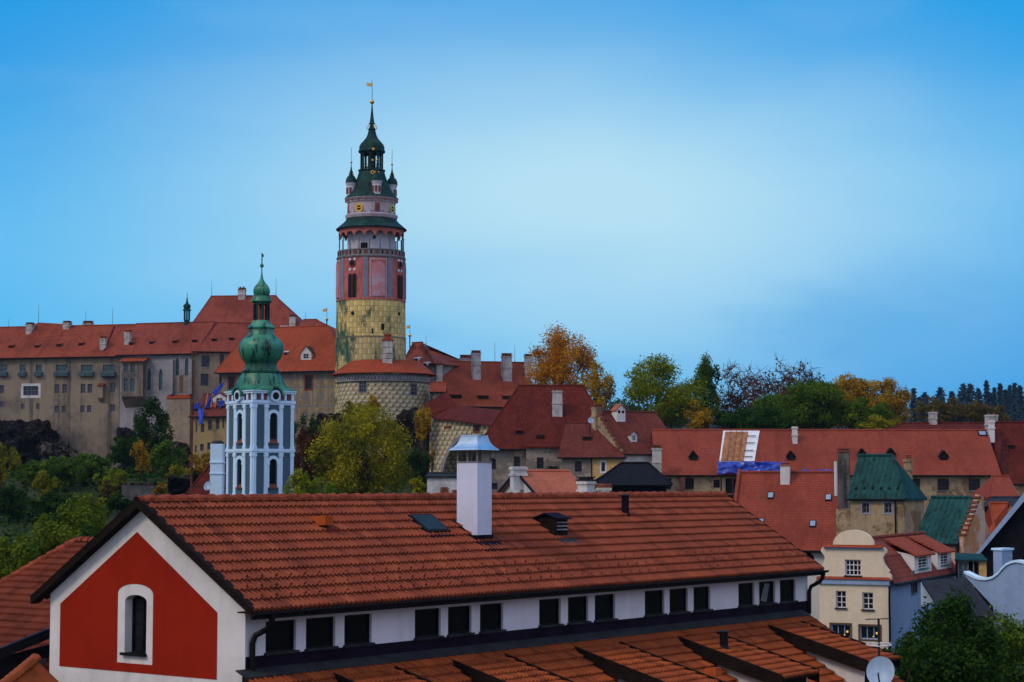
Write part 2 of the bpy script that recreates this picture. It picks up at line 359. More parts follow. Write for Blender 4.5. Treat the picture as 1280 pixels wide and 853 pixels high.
M['castle_tan'] = m_plaster('tan_palace_render', (.30, .245, .175), (.13, .12, .12), .7, scale=.5)
M['stone'] = m_plaster('weathered_rubble_render', (.37, .285, .175), (.15, .115, .075), .7, peel=(.21, .14, .08), scale=.9)
M['stone_g'] = m_plaster('peeling_grey_render', (.21, .185, .16), (.10, .085, .07), .7, peel=(.33, .28, .23), scale=.8)
M['peach'] = m_plaster('peeling_peach_render', (.52, .24, .11), (.3, .14, .08), .5, peel=(.58, .42, .34), scale=.9)
M['yellow'] = m_plaster('yellow_render', (.55, .36, .14), (.3, .2, .1), .4)
M['ochre'] = m_plaster('ochre_render', (.34, .25, .12), (.16, .12, .08), .6)
M['cream'] = m_plaster('cream_render', (.72, .61, .45), (.52, .44, .33), .3, mott=.12)
M['bluegrey'] = m_plaster('blue_grey_render', (.27, .38, .57), (.19, .26, .38), .4, mott=.15)
M['chim'] = m_plaster('chimney_render', (.50, .48, .46), (.09, .08, .075), .7, scale=2.2, streak=.6)
M['brick'] = m_tile('old_brick', (.22, .075, .045), .28, .09, .4, .5)
M['t_castle'] = m_tile('castle_roof_tiles', (.255, .056, .030), dirt=.6)
M['t_castle2'] = m_tile('castle_rose_tiles', (.24, .056, .036), dirt=.6)
M['t_bright'] = m_tile('new_orange_tiles', (.31, .062, .026), var=.22, dirt=.4)
M['t_range'] = m_tile('range_orange_tiles', (.285, .062, .030), var=.3, dirt=.5)
M['t_dark'] = m_tile('dark_red_tiles', (.105, .018, .012), .26, .40, .4, .5)
M['t_rose'] = m_tile('mauve_red_tiles', (.135, .034, .025), .26, .36, .35, .5)
M['t_long'] = m_tile('long_house_tiles', (.26, .056, .033), var=.2, dirt=.4)
M['t_salmon'] = m_tile('salmon_tiles', (.42, .125, .07), .3, .33, .2, .35, lines=.8)
M['slate'] = m_wood('dark_plank_roof', (.030, .030, .038), .22)
M['darkboard'] = m_wood('black_weatherboard', (.010, .010, .014), .2)
M['copper'] = m_copper('green_copper', (.012, .135, .078), (.050, .275, .165), (.004, .016, .014), amt=.8)
M['copper_d'] = m_copper('dark_copper', (.006, .028, .026), (.014, .058, .050), (.003, .010, .012), amt=.5, spec=.12)
M['copper_n'] = m_copper('deep_green_copper', (.006, .07, .042), (.016, .12, .075), (.003, .012, .011), amt=.8)  # darker green copper, used on the dome neck
M['copper_s'] = m_copper('seamed_copper', (.006, .042, .042), (.014, .078, .070), (.004, .022, .012), .65, .42, .12)
M['bast'] = m_blocks('sgraffito_blocks', 1.15, .66, (.43, .37, .21), (.62, .60, .54), (.04, .038, .036))
M['shaft'] = m_blocks('painted_tower_blocks', 1.42, .86, (.68, .50, .16), (.76, .70, .46), (.10, .075, .03), 1.0, True)
M['shaft2'] = m_blocks('algae_tower_blocks', 1.42, .86, (.54, .41, .16), (.60, .58, .44), (.05, .06, .035), 1.0, True)
M['painted'] = m_painted('painted_facade')
M['towerred'] = m_plaster('tower_red_plaster', (.50, .15, .125), (.13, .045, .045), .6, scale=1.5)
M['towerpink'] = m_plaster('tower_pink_plaster', (.52, .21, .22), (.46, .42, .56), .8, scale=1.2)
M['towerblue'] = m_plaster('tower_blue_stripe', (.20, .22, .31), (.13, .14, .19), .5, scale=1.5)
M['towerwhite'] = m_plaster('tower_pale_plaster', (.56, .54, .62), (.36, .32, .36), .4, scale=1.5)
M['frescoed'] = m_plaster('frescoed_plaster', (.44, .41, .48), (.40, .22, .14), .7, scale=2.2)
M['cblue'] = m_plaster('steel_blue_render', (.072, .128, .172), (.055, .095, .13), .4, scale=1.2, mott=.15)
M['cwhite'] = m_plaster('church_white_trim', (.58, .80, 1.0), (.44, .62, .80), .25, scale=1.5, streak=.2, mott=.1)
M['rubble'] = m_plaster('rubble_stone', (.10, .10, .10), (.03, .034, .03), .9, peel=(.055, .06, .065), scale=2.0)
M['soot'] = m_plaster('sooty_render', (.15, .14, .13), (.012, .012, .012), 1.0, scale=1.1, streak=.8)
M['tarp'] = m_simple('blue_tarpaulin', (.012, .045, .36), .35, 0, .35, 1.5, .5)
M['membrane'] = m_simple('white_membrane', (.68, .70, .74), .5, 0, .12)
M['batten'] = m_wood('roof_battens', (.36, .17, .085), .33)
M['rock'] = m_rock('dark_rock')
M['rock_l'] = m_rock('pale_rock', (.022, .020, .019), (.12, .10, .085))
M['batten_d'] = m_simple('brown_window_board', (.11, .055, .028), .8)
M['twig'] = m_simple('brown_twigs', (.075, .036, .020), .9, 0, .4, 4, .05)
M['bark'] = m_simple('bark', (.035, .026, .02), .9, 0, .4, 4)
M['dusk'] = m_simple('dusk_glass', (.020, .032, .042), .5, 0, .2, 1, .12)
M['dish'] = m_simple('dish_paint', (.30, .42, .56), .4, 0, .1)
t = NT('lit_lamp'); t.p.inputs['Emission Color'].default_value = (1, .55, .12, 1); t.p.inputs['Emission Strength'].default_value = .5; M['lamp'] = t.done((.8, .5, .1))
# ------------------------------------------------------------------ building helpers
IDM = lambda s, d, z: (s, d, z)
def arch_pts(h, n=10):
    x0, x1, z0, z1 = h['r']; rise = h.get('arch', 0); k = h.get('kind', 'round'); cx = (x0 + x1) / 2; hw = (x1 - x0) / 2; out = []
    for i in range(n + 1):
        a = math.pi * (1 - i / n); q = math.cos(a)
        zz = (1 - abs(q) ** 1.6) if k == 'pointed' else math.sin(a)
        out.append((cx + hw * q, z1 - rise + rise * zz))
    return out
def wall(mb, x0, x1, z0, z1, holes=(), d0=0.0, depth=.2, mp=IDM):
    """a wall face with real openings and reveals; s along, d inward, z up"""
    hs = [h if isinstance(h, dict) else {'r': h} for h in holes]
    hs = [h for h in hs if h['r'][0] > x0 and h['r'][1] < x1 and h['r'][1] > h['r'][0]]
    xs = sorted({x0, x1, *[q for h in hs for q in h['r'][:2]]}); zs = sorted({z0, z1, *[min(max(q, z0), z1) for h in hs for q in h['r'][2:]]})
    for i in range(len(xs) - 1):
        for j in range(len(zs) - 1):
            cx, cz = (xs[i] + xs[i + 1]) / 2, (zs[j] + zs[j + 1]) / 2
            if any(h['r'][0] < cx < h['r'][1] and h['r'][2] < cz < h['r'][3] for h in hs): continue
            mb.poly([mp(xs[i], d0, zs[j]), mp(xs[i + 1], d0, zs[j]), mp(xs[i + 1], d0, zs[j + 1]), mp(xs[i], d0, zs[j + 1])])
    for h in hs:
        a, b, c, e = h['r']; dd = d0 + h.get('depth', depth)
        if h.get('arch'):
            ap = arch_pts(h); pts = [(a, c)] + ap + [(b, c)]
            for (p, q) in zip(ap[:-1], ap[1:]): mb.poly([mp(p[0], d0, p[1]), mp(q[0], d0, q[1]), mp(q[0], d0, e), mp(p[0], d0, e)])
        else: pts = [(a, c), (a, e), (b, e), (b, c)]
        for p, q in zip(pts, pts[1:] + pts[:1]): mb.poly([mp(p[0], d0, p[1]), mp(q[0], d0, q[1]), mp(q[0], dd, q[1]), mp(p[0], dd, p[1])])
def mbox(mb, mp, s0, s1, d0, d1, z0, z1):
    p = [mp(s, d, z) for s in (s0, s1) for d in (d0, d1) for z in (z0, z1)]; b = [mb.pt(q) for q in p]
    for q in ((0, 1, 3, 2), (4, 6, 7, 5), (0, 4, 5, 1), (2, 3, 7, 6), (0, 2, 6, 4), (1, 5, 7, 3)): mb.f.append([b[i] for i in q])
def window(par, h, d, nx=2, nz=2, frame='frame_d', glass='glass', fw=.07, mp=IDM, sill=None, surround=None, d0=0.0, label=None):
    """window part (frame and bars) with its pane as sub-part, set d deep in the opening"""
    h = h if isinstance(h, dict) else {'r': h}; a, b, c, e = h['r']; mb = MB(); ar = h.get('arch', 0)
    y0, y1 = d - .07, d - .01
    if ar:
        ap = arch_pts(h); cx, cz = (a + b) / 2, e - ar; inn = [(cx + (p[0] - cx) * (1 - 2 * fw / (b - a)), cz + (p[1] - cz) * (1 - fw / ar)) for p in ap]
        for i in range(len(ap) - 1): mb.poly([mp(ap[i][0], y0, ap[i][1]), mp(ap[i + 1][0], y0, ap[i + 1][1]), mp(inn[i + 1][0], y0, inn[i + 1][1]), mp(inn[i][0], y0, inn[i][1])])
        top = e - ar
    else:
        mbox(mb, mp, a + fw, b - fw, y0, y1, e - fw, e); top = e
    mbox(mb, mp, a, a + fw, y0, y1, c, top); mbox(mb, mp, b - fw, b, y0, y1, c, top); mbox(mb, mp, a + fw, b - fw, y0, y1, c, c + fw)
    for i in range(1, nx):
        x = a + (b - a) * i / nx; mbox(mb, mp, x - fw * .4, x + fw * .4, y0 + .01, y1, c + fw, (e - fw) if not ar else e - ar * .12)
    for j in range(1, nz):
        z = c + (e - c) * j / nz; mbox(mb, mp, a + fw, b - fw, y0 + .018, y1, z - fw * .35, z + fw * .35)
    w = mb.build('window', M[frame], par)
    if label: w['label'] = label
    g = MB(); yy = d - .025
    if ar: g.poly([mp(a, yy, c)] + [mp(p[0], yy, p[1]) for p in arch_pts(h)] + [mp(b, yy, c)])
    else: g.poly([mp(a, yy, c), mp(b, yy, c), mp(b, yy, e), mp(a, yy, e)])
    g.build('pane', M[glass], w)
    if sill:
        s = MB(); mbox(s, mp, a - .06, b + .06, d0 - .10, d - .08, c - .07, c + .005); s.build('sill', M[sill], w)
    if surround:
        wd = surround[1]; s = MB()
        if ar:
            ap = arch_pts(h); cx, cz = (a + b) / 2, e - ar; o = [(cx + (p[0] - cx) * (1 + 2 * wd / (b - a)), cz + (p[1] - cz) * (1 + wd / ar)) for p in ap]
            for i in range(len(ap) - 1):
                q = [(ap[i], d0 - .03), (ap[i + 1], d0 - .03), (o[i + 1], d0 - .03), (o[i], d0 - .03)]; s.poly([mp(p[0], y, p[1]) for p, y in q])
                s.poly([mp(o[i][0], d0 - .03, o[i][1]), mp(o[i + 1][0], d0 - .03, o[i + 1][1]), mp(o[i + 1][0], d0 + .01, o[i + 1][1]), mp(o[i][0], d0 + .01, o[i][1])])
            t = e - ar
        else: mbox(s, mp, a - wd, b + wd, d0 - .035, d0 + .005, e, e + wd); t = e
        mbox(s, mp, a - wd, a, d0 - .035, d0 + .005, c - wd, t); mbox(s, mp, b, b + wd, d0 - .035, d0 + .005, c - wd, t); mbox(s, mp, a, b, d0 - .035, d0 + .005, c - wd, c)
        s.build('window_surround', M[surround[0]], w)
    return w
class House:
    def __init__(s, name, label, A, B, YA, YB, z0, D, ridge, wallm, roofm, ov=.45, group=None, cat='house', hips=True, wins=(), depth=.22, base_px=None):
        OA, OB = at(*A, YA), at(*B, YB); ang = math.atan2(OB.y - OA.y, OB.x - OA.x)
        s.f = F((OA.x, OA.y, z0), ang); s.L = math.hypot(OB.x - OA.x, OB.y - OA.y); s.he = OA.z - z0; s.D = D; s.ov = ov
        s.root = thing(name, label, cat, s.f, group); s.wm, s.rm = wallm, roofm
        a = s.f.hit(ridge[0], ridge[2], (0, D / 2, 0)); b = s.f.hit(ridge[1], ridge[2], (0, D / 2, 0))
        s.hr = (a.z + b.z) / 2; s.x0, s.x1 = a.x, b.x; s.tan = (s.hr - s.he) / (D / 2)
        if s.x0 < .6: s.x0 = -ov
        if s.x1 > s.L - .6: s.x1 = s.L + ov
        s.holes = []; s.wspec = []; s.depth = depth
        for w in wins: s.add_win(*w)
    def add_win(s, px, nx=2, nz=2, arch=0, kind='round', **k):
        p = s.f.hit(px[0], px[3]); q = s.f.hit(px[2], px[1])
        h = {'r': (p.x, q.x, p.z, q.z), 'arch': arch * (q.x - p.x), 'kind': kind}; s.holes.append(h); s.wspec.append((h, nx, nz, k))
    def finish(s, gutter=True, walls=True, zt=None):
        L, D, he, hr, ov, tn = s.L, s.D, s.he, s.hr, s.ov, s.tan; dz = ov * tn
        if walls:
            mb = MB(); wall(mb, 0, L, -3, he, s.holes, 0, s.depth)
            for x, gx in ((0, s.x0), (L, s.x1)):
                gab = abs(gx - x) < ov + .01
                mb.poly([(x, 0, -3), (x, D, -3), (x, D, he)] + ([(x, D / 2, hr - .05)] if gab else []) + [(x, 0, he)])
            mb.poly([(0, D, -3), (L, D, -3), (L, D, he), (0, D, he)]); s.wall = mb.build('wall', M[s.wm], s.root)
        for h, nx, nz, k in s.wspec: window(s.root, h, s.depth, nx, nz, **k)
        r = MB(); e = he - dz + .12
        vv = [(-ov, -ov, e), (L + ov, -ov, e), (L + ov, D + ov, e), (-ov, D + ov, e), (s.x0, D / 2, hr + .12), (s.x1, D / 2, hr + .12)]
        fc = [(0, 1, 5, 4), (2, 3, 4, 5)]
        fc.append((1, 2, 5)); fc.append((3, 0, 4))
        if abs(s.x0 + ov) < .01: fc.remove((3, 0, 4))
        if abs(s.x1 - L - ov) < .01: fc.remove((1, 2, 5))
        r.slab(vv, fc, .16); r.tube([(s.x0, D / 2, hr + .14), (s.x1, D / 2, hr + .14)], .13, 8)
        if (3, 0, 4) in fc: r.tube([(-ov, -ov, e), (s.x0, D / 2, hr + .14)], .10, 6)
        if (1, 2, 5) in fc: r.tube([(L + ov, -ov, e), (s.x1, D / 2, hr + .14)], .10, 6)
        s.roof = r.build('roof', M[s.rm], s.root)
        if gutter: MB().tube([(-ov, -ov - .05, e - .08), (L + ov, -ov - .05, e - .08)], .09, 6).build('gutter', M['black'], s.root)
        return s
    def rhit(s, px, py): return s.f.hit(px, py, (0, 0, s.he + .12), (0, -s.tan, 1))
    def chimney(s, x0, x1, yt, yb, mat='chim', cap=True, capm='brick', pots=0, band=True, par=None, y=None, depth=.85, name='chimney'):
        p = s.rhit((x0 + x1) / 2, yb) if y is None else s.f.hit((x0 + x1) / 2, yb, (0, y, 0))
        a, b = s.f.hit(x0, yb, p), s.f.hit(x1, yb, p); zt = s.f.hit((x0 + x1) / 2, yt, p).z; w = b.x - a.x; d = w * depth
        capd = .25 * w if cap else 0; z1 = zt - capd * 1.1
        c = MB(); c.box(a.x, b.x, p.y, p.y + d, p.z - d * abs(s.tan) - .3, z1)
        if band:
            for q in (.0, .42):
                zz = z1 - (z1 - p.z) * q; c.box(a.x - .07, b.x + .07, p.y - .07, p.y + d + .07, zz - .22, zz - .04)
        c = c.build(name, M[mat], par or s.root)
        if cap:
            k = MB(); k.box(a.x - .1, b.x + .1, p.y - .1, p.y + d + .1, z1, z1 + .09); k.box(a.x + .06, b.x - .06, p.y + .06, p.y + d - .06, z1 + .09, z1 + capd)
            k.box(a.x - .04, b.x + .04, p.y - .04, p.y + d + .04, z1 + capd, zt + .05); k.build('chimney_cap', M[capm], c)
        if pots:
            k = MB()
            for i in range(pots): k.lathe([(.14, z1), (.12, zt + .25), (.15, zt + .3), (.1, zt + .3)], 8, (a.x + w * (i + .5) / pots, p.y + d / 2))
            k.build('chimney_pot', M['brick'], c)
        return c
    def hatch(s, px, py, w=.9, mat=None, big=1.0, name='roof_hatch'):
        """small eyebrow roof hatch with a dark opening and a lid that slopes back"""
        p = s.rhit(px, py); h = .55 * big; w *= big; dd = h / max(.2, s.tan - .22)
        m = MB(); tp = [(p.x - w / 2, p.y - .05, p.z + h), (p.x + w / 2, p.y - .05, p.z + h), (p.x + w / 2, p.y + dd, p.z + h + .22 * dd), (p.x - w / 2, p.y + dd, p.z + h + .22 * dd)]
        m.slab(tp, [(0, 1, 2, 3)], .09)
        for sx in (-1, 1):
            x = p.x + sx * w * .44; m.poly([(x, p.y, p.z), (x, p.y, p.z + h - .08), (x, p.y + dd * .9, p.z + h + .2 * dd - .05)])
        o = m.build(name, M[mat or s.rm], s.root); g = MB(); g.poly([(p.x - w * .43, p.y + .04, p.z - .02), (p.x + w * .43, p.y + .04, p.z - .02), (p.x + w * .43, p.y + .04, p.z + h - .08), (p.x - w * .43, p.y + .04, p.z + h - .08)]); g.build('opening', M['void'], o)
    def dormer(s, px, py, w=1.2, h=1.0, wallm='cream', roofm=None, win=True, rise=.6, name='dormer', frame='frame_w', glass='glass'):
        """gabled dormer: front wall, cheeks, its own little roof and window"""
        p = s.rhit(px, py); x0, x1 = p.x - w / 2, p.x + w / 2; z0, z1 = p.z - .05, p.z + h; dd = (h + rise) / s.tan + .3; y = p.y
        m = MB(); hl = {'r': (p.x - w * .26, p.x + w * .26, z0 + h * .18, z0 + h * .86)}
        wall(m, x0, x1, z0, z1, [hl] if win else [], y, .06, IDM); m.poly([(x0, y, z1), (x1, y, z1), (p.x, y, z1 + rise)])
        for x in (x0, x1): m.poly([(x, y, z0), (x, y, z1), (x, y + dd, z1), (x, y + .3, z0)])
        o = m.build(name, M[wallm], s.root)
        if win: window(o, hl, y + .1, 2, 2, frame=frame, glass=glass, fw=.05)
        else: g = MB(); g.poly([(x0 + .1, y - .02, z0 + .12), (x1 - .1, y - .02, z0 + .12), (x1 - .1, y - .02, z1 - .05), (x0 + .1, y - .02, z1 - .05)]); g.build('opening', M['void'], o)
        r = MB(); k = .14; r.slab([(x0 - k, y - k, z1 - k * rise / w * 2), (p.x, y - k, z1 + rise + .03), (p.x, y + dd, z1 + rise + .03), (x0 - k, y + dd, z1 - k * rise / w * 2), (x1 + k, y - k, z1 - k * rise / w * 2), (x1 + k, y + dd, z1 - k * rise / w * 2)], [(0, 1, 2, 3), (1, 4, 5, 2)], .07)
        r.build('dormer_roof', M[roofm or s.rm], o); return o
    def skylight(s, px, py, w=.8, h=1.0):
        p = s.rhit(px, py); c = 1 / math.sqrt(1 + s.tan ** 2); dy, dz = h * c / 2, h * c * s.tan / 2; n = V((0, -s.tan, 1)).normalized()
        m = MB(); b = [V((p.x + a * w / 2, p.y + q * dy, p.z + q * dz)) for a, q in ((-1, -1), (1, -1), (1, 1), (-1, 1))]; m.ext([q - n * .05 for q in b], n * .17)
        o = m.build('skylight', M['black'], s.root); g = MB(); g.poly([p + (q - p) * .78 + n * .13 for q in b]); g.build('pane', M['glass_sky'], o)
    def rod(s, px, yt, yb, y=None, r=.035):
        p = s.f.hit(px, yb, (0, s.D / 2 if y is None else y, 0)); z = s.f.hit(px, yt, p).z; MB().tube([(p.x, p.y, p.z - .5), (p.x, p.y, z)], [r * 1.5, r * .6], 5).build('lightning_rod', M['black'], s.root)
def flag_ball(f, par, px, ball_y, flag_y, yb, P, rb=.28, ln=.9):
    p = f.hit(px, yb, P); zb = f.hit(px, ball_y, P).z; zf = f.hit(px, flag_y, P).z
    m = MB(); m.tube([(p.x, p.y, p.z - .6), (p.x, p.y, zb)], .10, 6); m.tube([(p.x, p.y, zb), (p.x, p.y, zf + .5)], .035, 5); o = m.build('flagpole', M['black'], par)
    MB().ball((p.x, p.y, zb), rb).build('gilded_ball', M['gold'], o, True)
    g = MB(); g.ext([(p.x - .04, p.y, zf + .26), (p.x - ln, p.y, zf + .24), (p.x - ln * .72, p.y, zf), (p.x - ln, p.y, zf - .24), (p.x - .04, p.y, zf - .26)], (0, .03, 0)); g.build('weather_flag', M['gold'], o)
# ------------------------------------------------------------------ tiled sheets with real relief
PROF = [(0, 0), (.20, 0), (.27, .050), (.41, .050), (.48, 0), (.70, 0), (.77, .062), (.92, .062)]
def tiles(orig, su, sd, length, slope, gauge=.478, tw=.40, hooks=(), seed=0, cut=()):
    """corrugated interlocking tiles: su along the eave, sd down the slope"""
    su, sd = V(su).normalized(), V(sd).normalized(); n = sd.cross(su); n = n if n.z > 0 else -n; rnd = random.Random(seed); mb = MB()
    cols = []; k = 0
    while k * tw < length:
        for a, h in PROF:
            x = (k + a) * tw
            if x <= length: cols.append((x, h, k))
        k += 1
    cols.append((length, 0, k)); nr = int(math.ceil(slope / gauge)); o = V(orig)
    jit = {(r, c): (rnd.uniform(-.006, .006), rnd.uniform(-.006, .006)) for r in range(nr) for c in range(k + 1)}
    prev = None
    for r in range(nr):
        a = r * gauge; b = min(slope, (r + 1) * gauge); t0, t1 = [], []
        for x, h, c in cols:
            j, l = jit[(r, c)]
            t0.append(mb.pt(o + su * x + sd * a + n * h, (x, -a - .01))); t1.append(mb.pt(o + su * x + sd * (b + l + .02) + n * (h + .092 + j), (x, -b + .01)))
        for i in range(len(cols) - 1): mb.f.append([t0[i], t1[i], t1[i + 1], t0[i + 1]])
        lip = [mb.pt(V(mb.v[q]) - n * .089, (mb.uv[q][0], mb.uv[q][1])) for q in t1]
        for i in range(len(cols) - 1): mb.f.append([t1[i], lip[i], lip[i + 1], t1[i + 1]])
        if r in hooks:
            for c in range(1, int(length / .62)):
                x = (c + .33 * (r % 3)) * .62; p = o + su * x + sd * (a + gauge * .55) + n * .04
                q = [mb.pt(p + e, (x, -a - .1)) for e in (su * -.10 + sd * .12, su * .10 + sd * .12, su * 0 + sd * -.10, n * .17 + sd * .12)]
                mb.f += [[q[0], q[1], q[3]], [q[1], q[2], q[3]], [q[2], q[0], q[3]]]
    return mb
def clip(o, p, n):
    bm = bmesh.new(); bm.from_mesh(o.data); bmesh.ops.bisect_plane(bm, geom=bm.verts[:] + bm.edges[:] + bm.faces[:], plane_co=p, plane_no=n, clear_outer=True); bm.to_mesh(o.data); bm.free()
def ridge_tiles(mb, a, b, r=.16, step=.40, lift=.03, fl=1.45):
    a, b = V(a), V(b); d = (b - a); L = d.length; d.normalize(); x = d.cross(V((0, 0, 1))).normalized(); up = x.cross(d); k = int(L / step)
    for i in range(k):
        p = a + d * (i * step); q = a + d * ((i + 1) * step + .05); rows = []
        for c, rr in ((p, r), (q, r * fl)): rows.append([mb.pt(c + x * rr * math.cos(t) + up * (rr * .9 * math.sin(t) + lift)) for t in [math.pi * j / 6 for j in range(7)]])
        for j in range(6): mb.f.append([rows[0][j], rows[1][j], rows[1][j + 1], rows[0][j + 1]])
        mb.f.append(rows[1])
# ------------------------------------------------------------------ terrain
def sst(a, b, x): t = min(1, max(0, (x - a) / (b - a))); return t * t * (3 - 2 * t)
def gz(x, y):
    left = 19.0 * sst(105, 300, y); right = 1 + 11 * sst(205, 270, y)
    k = sst(-8, 45, x - (y - 200) * .06); z = left * (1 - k) + right * k
    z += 27 * sst(330, 800, y) * sst(-150, 60, x) + 13 * sst(820, 1180, y)
    z += mnoise.noise(V((x * .03, y * .03, 0))) * 1.3 * sst(100, 160, y) + mnoise.noise(V((x * .004, y * .004, 3))) * 12 * sst(800, 1200, y)
    return z
def terrain():
    xs = sorted({*np.linspace(-900, -160, 20), *np.linspace(-150, 150, 76), *np.linspace(160, 900, 20)}); ys = sorted({*np.linspace(-150, 90, 9), *np.linspace(96, 400, 77), *np.linspace(420, 1600, 50)})
    mb = MB(); idx = [[mb.pt((x, y, gz(x, y))) for x in xs] for y in ys]
    for j in range(len(ys) - 1):
        for i in range(len(xs) - 1): mb.f.append([idx[j][i], idx[j][i + 1], idx[j + 1][i + 1], idx[j + 1][i]])
    t = NT('hillside_ground'); a = t.noise(.08, 6, .6); b = t.noise(.6, 5, .7)
    c = t.mix(t.ramp(a, .4, .6), (.014, .022, .006), (.035, .045, .012)); c = t.mix(t.math('MULTIPLY', t.ramp(b, .5, .75), .6), c, (.03, .022, .012)); t.bump(b, .6, .4)
    tag(mb.build('ground', t.done(c, .95, 0, .1), None, True), kind='structure')
terrain()
# ------------------------------------------------------------------ vegetation
def leaves(name, C, S, mat, par, rs, Nd=None, elong=1.0, bias=.5):
    """many small leaf faces: centres C, sizes S, facing partly along Nd"""
    n = len(C); A = rs.normal(size=(n, 3)); A /= np.linalg.norm(A, axis=1)[:, None]
    if Nd is not None: A = A * (1 - bias) + Nd * bias; A /= np.linalg.norm(A, axis=1)[:, None] + 1e-9
    B = np.cross(A, rs.normal(size=(n, 3))); B /= np.linalg.norm(B, axis=1)[:, None] + 1e-9; D = np.cross(A, B)
    S = S[:, None]; w = S * .5; l = S * .5 * elong
    Vt = np.stack([C - D * l, C + B * w * .8 + A * S * .08, C + D * l, C - B * w * .8 + A * S * .08], 1).reshape(-1, 3).astype('f')
    me = bpy.data.meshes.new(name); me.vertices.add(4 * n); me.vertices.foreach_set('co', Vt.ravel()); me.loops.add(4 * n); me.loops.foreach_set('vertex_index', np.arange(4 * n, dtype='i'))
    me.polygons.add(n); me.polygons.foreach_set('loop_start', np.arange(0, 4 * n, 4, dtype='i')); me.update(calc_edges=True); me.validate(); me.materials.append(mat)
    o = bpy.data.objects.new(name, me); COL.objects.link(o); o.parent = par; return o
LEAF = {
 'green': m_leaf('leaf_green', [(.014, .045, .004), (.055, .120, .008), (.20, .27, .014)]),
 'yellowgreen': m_leaf('leaf_yellow_green', [(.030, .050, .004), (.20, .20, .006), (.58, .44, .010)], .25),
 'olive': m_leaf('leaf_olive', [(.030, .055, .004), (.15, .20, .008), (.42, .40, .012)]),
 'dark': m_leaf('leaf_dark_green', [(.004, .020, .003), (.018, .058, .006), (.065, .14, .012)]),
 'bright': m_leaf('leaf_bright_green', [(.026, .052, .004), (.085, .135, .007), (.22, .26, .013)]),
 'orange': m_leaf('leaf_orange', [(.17, .06, .005), (.50, .20, .008), (.70, .36, .016)]),
 'amber': m_leaf('leaf_amber', [(.09, .055, .005), (.38, .21, .008), (.64, .42, .012)]),
 'rust': m_leaf('leaf_rust', [(.045, .014, .006), (.10, .028, .010), (.15, .052, .014)]),
 'brown': m_leaf('leaf_brown', [(.06, .026, .012), (.15, .065, .026), (.24, .11, .045)]),
 'conifer': m_leaf('needle_haze_blue', [(.022, .055, .085), (.046, .100, .140), (.075, .145, .185)], .1),  # needle colour includes the pale blue cast of distant haze
 'ochre': m_leaf('leaf_ochre', [(.045, .040, .008), (.12, .085, .010), (.22, .14, .014)]),
}
def limb(mb, p, q, r0, r1, rnd, k=4, wob=.06, n=5):
    p, q = V(p), V(q); L = (q - p).length; pts = [p.lerp(q, i / k) + (V((rnd.gauss(0, 1), rnd.gauss(0, 1), rnd.gauss(0, .5))) * L * wob if 0 < i < k else V((0, 0, 0))) for i in range(k + 1)]
    mb.tube(pts, [r0 + (r1 - r0) * i / k for i in range(k + 1)], n, False); return pts
_seed = [10]
def tree(name, label, px, yt, Y, wpx, kind, ybot=None, n=3500, leaf=.34,  group=None, cat='tree', lobes=22, airy=.25, yaw=None, flat=1.0):
    """ybot: picture row of the crown's foot (else down to the ground); wpx: crown width in the picture"""
    n = int(n * 2.0); leaf *= .68
    _seed[0] += 1; rnd = random.Random(_seed[0]); rs = np.random.RandomState(_seed[0])
    top = at(px, yt, Y); x = top.x; g = gz(x, Y) - .3; H = top.z - g; w = wpx * Y / FPX
    cb = (at(px, ybot, Y).z - g) if ybot else H * .12
    cb = max(.05 * H, min(cb, H * .8)); f = F((x, Y, g)); root = thing(name, label, cat, f, group)
    cz, rz, rx = (H + cb) / 2, (H - cb) / 2, w / 2
    tm = MB(); tr = max(.06, min(.45, H * .022)); mid = (rnd.uniform(-.1, .1) * rx, rnd.uniform(-.1, .1) * rx, cb + rz * .9)
    limb(tm, (0, 0, 0), mid, tr, tr * .45, rnd, 5, .02, 7)
    P, Nn, Sz = [], [], []; lob = []
    for i in range(lobes):
        fz = 1 - 2 * (i - .5) / max(1, lobes - 1); fa = i * 2.39996 + rnd.uniform(-.5, .5); d = V((math.cos(fa) * math.sqrt(max(0, 1 - fz * fz)), math.sin(fa) * math.sqrt(max(0, 1 - fz * fz)), fz)) + V((rnd.gauss(0, .18), rnd.gauss(0, .18), rnd.gauss(0, .18))); d.normalize(); q = rnd.uniform(.60, .80) if i else 0
        c = V((d.x * rx * q, d.y * rx * q * flat, cz + d.z * rz * q)); r = rnd.uniform(.20, .36) * (1.25 if lobes < 16 else 1) if i else .5
        # taper the crown a little towards its top
        lob.append((c, r))
        if i % 2 == 0: limb(tm, V(mid) * rnd.uniform(.45, .95), c, tr * .35, tr * .08, rnd, 3, .08)
    tot = sum(r * r for _, r in lob)
    for c, r in lob:
        k = max(8, int(n * r * r / tot)); d = rs.normal(size=(k, 3)); d /= np.linalg.norm(d, axis=1)[:, None]
        rad = r * (rs.uniform(.3, 1.0, k) ** .5) * (1 + rs.normal(0, airy * .42, k)); sub = rs.normal(size=(max(3, k // 40), 3)); sub /= np.linalg.norm(sub, axis=1)[:, None]
        pick = sub[rs.randint(len(sub), size=k)]; d = d * .50 + pick * .68; d /= np.linalg.norm(d, axis=1)[:, None]
        P.append(np.array(c) + d * rad[:, None] * np.array([rx, rx * flat, rz * .95])); Nn.append(d + np.array([0, 0, .55]))
    P = np.concatenate(P); Nn = np.concatenate(Nn); Nn /= np.linalg.norm(Nn, axis=1)[:, None]
    P[:, 2] = np.maximum(P[:, 2], .15); S = leaf * rs.uniform(.6, 1.35, len(P))
    tm.build('trunk', M['bark'], root); leaves('crown', P, S, LEAF[kind], root, rs, Nn, 1.3, .55); return root
